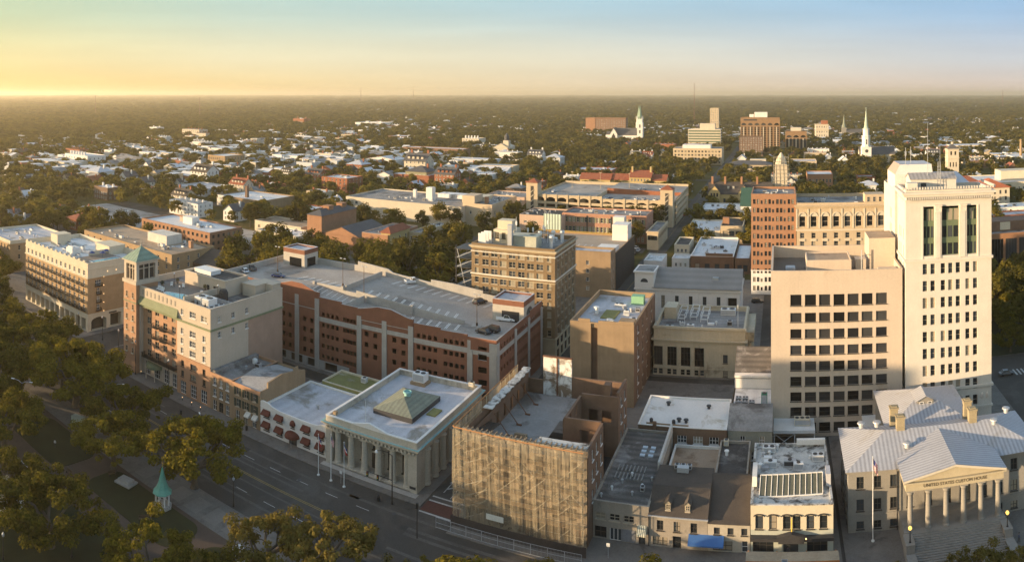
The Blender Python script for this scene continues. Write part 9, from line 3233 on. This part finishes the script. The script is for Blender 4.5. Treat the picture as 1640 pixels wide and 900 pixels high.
def flagpole(x, y, z, h, label, us=True, w=1.5, L_=2.6, group=None):
 r_ = thing('flagpole', label, 'flagpole', (x, y, z), 0, group)
 MB().lathe(0, 0, [(0.3, 0), (0.3, 0.2), (0.09, 0.25), (0.05, h)], 10).lathe(0, 0, [(0.02, h), (0.12, h + 0.1), (0.02, h + 0.22)], 8).build('pole', WHITE_METAL, r_)
 mb = MB()
 nx, nz_ = 10, 13
 for i in range(nx):
  for j in range(nz_):
   q = []
   for (a, c) in ((i, j), (i + 1, j), (i + 1, j + 1), (i, j + 1)):
    f = a / nx
    q.append((0.08 + w * 0.45 * f, 0.16 * math.sin(f * 9.0) * f, h - 0.2 - L_ * (1 - c / nz_) * 0.55 - f * L_ * 0.42))
   if us:
    m = 2 if (f < 0.45 and j >= 6) else (0 if j % 2 == 0 else 1)
   else:
    m = 0 if j < 5 else (1 if j < 8 else 2)
   mb.face(q, m)
 mb.build('flag', FLAGM, r_)
 return r_
for (px, py, h, us, lab) in ((530, 771, 9.5, True, 'flagpole with limp stars and stripes, middle of three before the columned bank'), (551, 781, 9.0, False, 'flagpole with limp dark flag nearest the bank entrance'), (510, 762, 8.5, False, 'flagpole with limp flag farthest left before the columned bank')):
 X, Y = at(px, py)
 flagpole(X, Y, 0.12, h, lab, us, group='flagpoles before the bank')
X, Y = at(1398, 868)
flagpole(X, Y, 0.12, 15.0, 'tall white flagpole with limp national flag left of the custom house portico', True, 1.8, 3.4)
# iron railing before the custom house
r_ = thing('iron_railing', 'low black iron railing along the pavement before the custom house', 'railing', (CX - 0.5, CY - 12.2, 0.13))
for (a, c) in ((0, 9), (28, 42)):
 mb = MB()
 mb.box(a, -0.03, 0.95, c, 0.03, 1.0).box(a, -0.03, 0.15, c, 0.03, 0.2)
 n = int((c - a) / 0.3)
 for i in range(n + 1):
  mb.box(a + (c - a) * i / n - 0.015, -0.015, 0, a + (c - a) * i / n + 0.015, 0.015, 1.1)
 mb.build('railing', IRON, r_)
# green spired kiosk in the square
X, Y = at(260, 813)
r_ = thing('spired_kiosk', 'small white arcaded kiosk with tall green copper spire in the square', 'kiosk', (X, Y, 0.15))
MB().lathe(0, 0, [(1.9, 0), (1.9, 0.5), (1.6, 0.5), (1.6, 0.7)], 8, ph=PI / 8).build('plinth', CONC, r_)
for k in range(8):
 a = k * PI / 4 + PI / 8
 MB().lathe(1.35 * math.cos(a), 1.35 * math.sin(a), [(0.18, 0.7), (0.14, 0.9), (0.13, 2.4), (0.19, 2.55)], 8).build('post', WHITE_WALL, r_)
mb = MB()
for k in range(8):
 a0, a1 = k * PI / 4 + PI / 8, (k + 1) * PI / 4 + PI / 8
 P0, P1 = Vector((1.45 * math.cos(a0), 1.45 * math.sin(a0), 0)), Vector((1.45 * math.cos(a1), 1.45 * math.sin(a1), 0))
 n = 6
 for i in range(n):
  fa, fb = i / n, (i + 1) / n
  za, zb = 2.15 + 0.45 * math.sin(PI * fa), 2.15 + 0.45 * math.sin(PI * fb)
  A, B_ = P0.lerp(P1, fa), P0.lerp(P1, fb)
  mb.face([(A.x, A.y, za), (B_.x, B_.y, zb), (B_.x, B_.y, 2.95), (A.x, A.y, 2.95)])
  mb.face([(A.x * 0.86, A.y * 0.86, 2.95), (B_.x * 0.86, B_.y * 0.86, 2.95), (B_.x * 0.86, B_.y * 0.86, zb), (A.x * 0.86, A.y * 0.86, za)])
  mb.face([(A.x, A.y, za), (A.x * 0.86, A.y * 0.86, za), (B_.x * 0.86, B_.y * 0.86, zb), (B_.x, B_.y, zb)])
mb.build('arcade', WHITE_WALL, r_)
s_ = MB().lathe(0, 0, [(1.95, 2.95), (1.9, 3.08), (1.3, 3.75), (0.85, 4.7), (0.45, 6.2), (0.1, 7.7)], 8, ph=PI / 8).build('spire', mat('green_copper_spire', (0.13, 0.34, 0.25), 0.6, 0.12), r_)
MB().lathe(0, 0, [(0.05, 7.7), (0.17, 7.9), (0.05, 8.1), (0.03, 8.8)], 8).box(-0.35, -0.03, 8.4, 0.35, 0.03, 8.46).build('weather_vane', mat('gilt_metal', (0.35, 0.25, 0.08), 0.4, metal=0.6), s_)
# monument base, utility boxes, benches, litter bins, steps
X, Y = at(8, 803)
r_ = thing('monument', 'pale stone monument base with curved steps and low iron fence at the left edge', 'monument', (X, Y, 0.12))
MB().lathe(0, 0, [(4.2, 0), (4.2, 0.3), (3.6, 0.3), (3.6, 0.6), (3.0, 0.6), (3.0, 0.9)], 20).build('steps', WHITE_WALL, r_)
MB().box(-1.3, -1.3, 0.9, 1.3, 1.3, 2.6).box(-1.0, -1.0, 2.6, 1.0, 1.0, 4.4).build('pedestal', CREAM, r_)
mb = MB()
for i in range(30):
 a = 2 * PI * i / 30
 mb.tube((4.8 * math.cos(a), 4.8 * math.sin(a), 0), (4.8 * math.cos(a), 4.8 * math.sin(a), 0.9), 0.03, n=4)
mb.lathe(0, 0, [(4.78, 0.85), (4.82, 0.85), (4.82, 0.9), (4.78, 0.9)], 30, caps=False)
mb.build('fence', IRON, r_)
for (px, py, h, lab) in ((125, 681, 1.9, 'pale green utility cabinet on the dark lawn among the oaks'), (162, 688, 1.0, 'small grey utility box among the oaks')):
 X, Y = at(px, py)
 r_ = thing('utility_cabinet', lab, 'cabinet', (X, Y, 0.15), 0.3)
 MB().box(-h * 0.8, -h * 0.4, 0, h * 0.8, h * 0.4, h).box(-h * 0.84, -h * 0.44, h, h * 0.84, h * 0.44, h + 0.08).build('body', mat('pale_green_enamel', (0.42, 0.46, 0.38), 0.5, 0.08), r_)
 MB().box(-h * 0.7, -h * 0.4 - 0.03, 0.1, -0.03, -h * 0.4 - 0.003, h - 0.1).build('door', mat('pale_green_enamel', None), r_)
 MB().box(0.03, -h * 0.4 - 0.03, 0.1, h * 0.7, -h * 0.4 - 0.003, h - 0.1).build('door', mat('pale_green_enamel', None), r_)
X, Y = at(202, 775)
r_ = thing('stone_tomb', 'low stone platform with raised slab on the lawn left of the spired kiosk', 'monument', (X, Y, 0.15), 0.2)
MB().box(-2.0, -1.4, 0, 2.0, 1.4, 0.4).box(-1.5, -0.9, 0.4, 1.5, 0.9, 0.9).build('slab', CONC, r_)
bench_parts = (MB().box(-0.9, -0.25, 0.42, 0.9, 0.25, 0.48).mesh('seat', mat('bench_slats', (0.10, 0.07, 0.045), 0.8)), MB().box(-0.9, 0.22, 0.5, 0.9, 0.28, 0.95).mesh('backrest', mat('bench_slats', None)), MB().box(-0.04, -0.25, 0, 0.04, 0.25, 0.42).mesh('leg', IRON))
for k, (px, py) in enumerate(((110, 760), (60, 775), (230, 835), (180, 762))):
 X, Y = at(px, py)
 r_ = thing('park_bench', 'dark slatted park bench in the shaded square', 'bench', (X, Y, 0.12), 0.5 * k, 'benches in the square')
 place(bench_parts[0], 'seat', r_)
 place(bench_parts[1], 'backrest', r_)
 place(bench_parts[2], 'leg', r_, (-0.7, 0, 0))
 place(bench_parts[2], 'leg', r_, (0.7, 0, 0))
for (px, py) in ((606, 803), (290, 665), (395, 690)):
 X, Y = at(px, py)
 r_ = thing('litter_bin', 'dark round litter bin on the pavement', 'bin', (X, Y, 0.12), 0, 'litter bins on the pavements')
 MB().lathe(0, 0, [(0.28, 0), (0.34, 0.9), (0.3, 0.95)], 10).build('body', IRON, r_)
 MB().lathe(0, 0, [(0.3, 0.95), (0.2, 1.12), (0.05, 1.18)], 10).build('lid', IRON, r_)
# == PEOPLE
def person(x, y, z, rz, label, shirt, trousers, stride=0.25):
 sk = [((0, 0, 0.95), 0.15), ((0, 0, 1.15), 0.14), ((0, 0.0, 1.38), 0.17), ((0, 0, 1.52), 0.065), ((0, -0.02, 1.66), 0.10), ((0, -0.02, 1.75), 0.075),
  ((0.19, 0, 1.42), 0.06), ((0.25, 0.05, 1.15), 0.045), ((0.24, -0.05, 0.9), 0.035), ((0.24, -0.08, 0.78), 0.04), ((-0.19, 0, 1.42), 0.06), ((-0.25, -0.03, 1.15), 0.045), ((-0.24, -0.12, 0.92), 0.035), ((-0.24, -0.15, 0.8), 0.04),
  ((0.1, 0, 0.9), 0.10), ((0.11, -stride * 0.5, 0.5), 0.07), ((0.11, -stride * 0.3, 0.09), 0.045), ((0.11, -stride * 0.3 - 0.16, 0.04), 0.04), ((-0.1, 0, 0.9), 0.10), ((-0.11, stride * 0.2, 0.5), 0.07), ((-0.11, stride, 0.09), 0.045), ((-0.11, stride - 0.15, 0.04), 0.04)]
 ed = [(0, 1), (1, 2), (2, 3), (3, 4), (4, 5), (2, 6), (6, 7), (7, 8), (8, 9), (2, 10), (10, 11), (11, 12), (12, 13), (0, 14), (14, 15), (15, 16), (16, 17), (0, 18), (18, 19), (19, 20), (20, 21)]
 me = bpy.data.meshes.new('person')
 me.from_pydata([p for p, r in sk], ed, [])
 o = bpy.data.objects.new('person', me)
 COL.objects.link(o)
 md = o.modifiers.new('skin', 'SKIN')
 for i, (p, r) in enumerate(sk):
  me.skin_vertices[0].data[i].radius = (r, r * 0.8)
 me.skin_vertices[0].data[0].use_root = True
 sb = o.modifiers.new('smooth', 'SUBSURF')
 sb.levels = sb.render_levels = 1
 m = bpy.data.materials.new('clothing_' + shirt[0])
 m.use_nodes = True
 t = m.node_tree
 tc = nd(t, 'ShaderNodeTexCoord')
 sx = nd(t, 'ShaderNodeSeparateXYZ')
 cr = nd(t, 'ShaderNodeValToRGB')
 mm = nd(t, 'ShaderNodeMath', operation='DIVIDE')
 mm.inputs[1].default_value = 2.0
 t.links.new(tc.outputs['Object'], sx.inputs[0])
 t.links.new(sx.outputs['Z'], mm.inputs[0])
 t.links.new(mm.outputs[0], cr.inputs[0])
 cr.color_ramp.interpolation = 'CONSTANT'
 e = cr.color_ramp.elements
 e[0].color = (0.02, 0.02, 0.02, 1)
 e[1].position, e[1].color = 0.755, (0.42, 0.26, 0.19, 1)
 for p, c in ((0.05, trousers), (0.475, shirt[1])):
  k = e.new(p)
  k.color = (*c, 1)
 t.links.new(cr.outputs[0], t.nodes['Principled BSDF'].inputs['Base Color'])
 me.materials.append(m)
 o.location = (x, y, z)
 o.rotation_euler = (0, 0, rz)
 tag(o, label, 'person')
 h = MB().lathe(0, -0.0, [(0.105, 1.66), (0.115, 1.74), (0.07, 1.83), (0.01, 1.85)], 10)
 h.build('hair', mat('dark_hair', (0.03, 0.02, 0.015), 0.7), o)
 return o
for (px, py, rz, lab, sh, trs) in ((88, 717, 0.4, 'person in a white top walking across the brick paving of the square', ('white', (0.7, 0.7, 0.7)), (0.03, 0.03, 0.04)),
        (12, 738, 2.0, 'person in pale trousers standing near the curved paving stripe', ('black', (0.03, 0.03, 0.03)), (0.5, 0.52, 0.56)),
        (43, 746, 1.2, 'person in a grey jacket far back on the brick paving', ('grey', (0.3, 0.3, 0.3)), (0.05, 0.05, 0.07)),
        (113, 532, 2.8, 'person in a blue shirt at the corner of the long brown hotel', ('blue', (0.1, 0.2, 0.4)), (0.1, 0.09, 0.08)),
        (267, 625, 2.2, 'person in a pale shirt by the tower hotel entrance', ('pale', (0.6, 0.57, 0.5)), (0.05, 0.05, 0.05)),
        (1262, 893, 0.3, 'person in dark clothes before the restaurant shed', ('dark', (0.05, 0.05, 0.06)), (0.08, 0.08, 0.1)),
        (1632, 870, 1.0, 'person in dark clothes by the railing of the custom house', ('navy', (0.03, 0.04, 0.09)), (0.05, 0.05, 0.05))):
 X, Y = at(px, py)
 person(X, Y, 0.13, rz, lab, sh, trs)
# == MASTS AND POLES
def mast(px, dist, h, label, w=1.6):
 a = (px - XV) / FP
 r_ = thing('radio_mast', label, 'mast', (dist * math.sin(a), dist * math.cos(a), 0), 0, 'radio masts on the plain')
 mb = MB()
 for k in range(3):
  g = 2 * PI * k / 3
  mb.tube((w * math.cos(g), w * math.sin(g), 0), (w * 0.5 * math.cos(g), w * 0.5 * math.sin(g), h), 0.22 * w, 0.14 * w, 4)
 n = int(h / 6)
 for i in range(n):
  z0, z1 = h * i / n, h * (i + 1) / n
  f0, f1 = 1 - 0.5 * i / n, 1 - 0.5 * (i + 1) / n
  for k in range(3):
   g, g2 = 2 * PI * k / 3, 2 * PI * (k + 1) / 3
   mb.tube((w * f0 * math.cos(g), w * f0 * math.sin(g), z0), (w * f1 * math.cos(g2), w * f1 * math.sin(g2), z1), 0.09 * w, n=4)
 mb.build('lattice', mat('faded_red_steel', (0.30, 0.17, 0.13), 0.8), r_)
mast(1112, 1950, 112, 'tall lattice radio mast breaking the skyline left of the brown hotel tower')
mast(578, 5200, 130, 'thin distant mast on the horizon above the long white building', 2.4)
mast(662, 5600, 140, 'thin distant mast on the horizon left of the apartment slab', 2.4)
mast(153, 2500, 75, 'thin lattice mast on the hazy plain at far left', 1.6)
mast(1606, 3400, 100, 'thin distant mast at the right horizon', 1.8)
mast(320, 2300, 70, 'thin lattice mast beyond the dormered white house', 1.6)
X, Y = at(1635, 262)
r_ = thing('chimney_stack', 'tall slim brick chimney at the right edge', 'chimney', (X, Y, 0))
MB().lathe(0, 0, [(2.0, 0), (1.3, 27), (1.5, 27.2), (1.5, 28)], 12).build('shaft', OLD_BRICK, r_)
for k, (px, py, h) in enumerate(((64, 372, 13), (96, 398, 13), (38, 352, 13), (440, 300, 12), (521, 316, 11), (526, 314, 11), (153, 330, 11))):
 X, Y = at(px, py)
 r_ = thing('utility_pole', 'wooden utility pole with crossarm among the houses', 'utility pole', (X, Y, 0), 0.7, 'utility poles')
 MB().tube((0, 0, 0), (0, 0, h), 0.16, 0.11).build('pole', BARK, r_)
 MB().box(-1.2, -0.08, h - 0.8, 1.2, 0.08, h - 0.6).build('crossarm', BARK, r_)
# white tent among the trees behind the garage
X, Y = at(722, 405)
r_ = thing('event_tent', 'large white peaked tent roof half hidden by trees left of the office block', 'tent', (X - 8, Y - 4, 0))
mb = MB()
hip_roof(mb, 0, 0, 16, 14, 3.2, 3.4, 0.0)
mb.build('canopy', [WHITE_WALL, WHITE_WALL], r_)
for (x, y) in ((0.1, 0.1), (15.9, 0.1), (15.9, 13.9), (0.1, 13.9), (8, 0.1)):
 MB().tube((x, y, 0), (x, y, 3.2), 0.06).build('post', WHITE_METAL, r_)
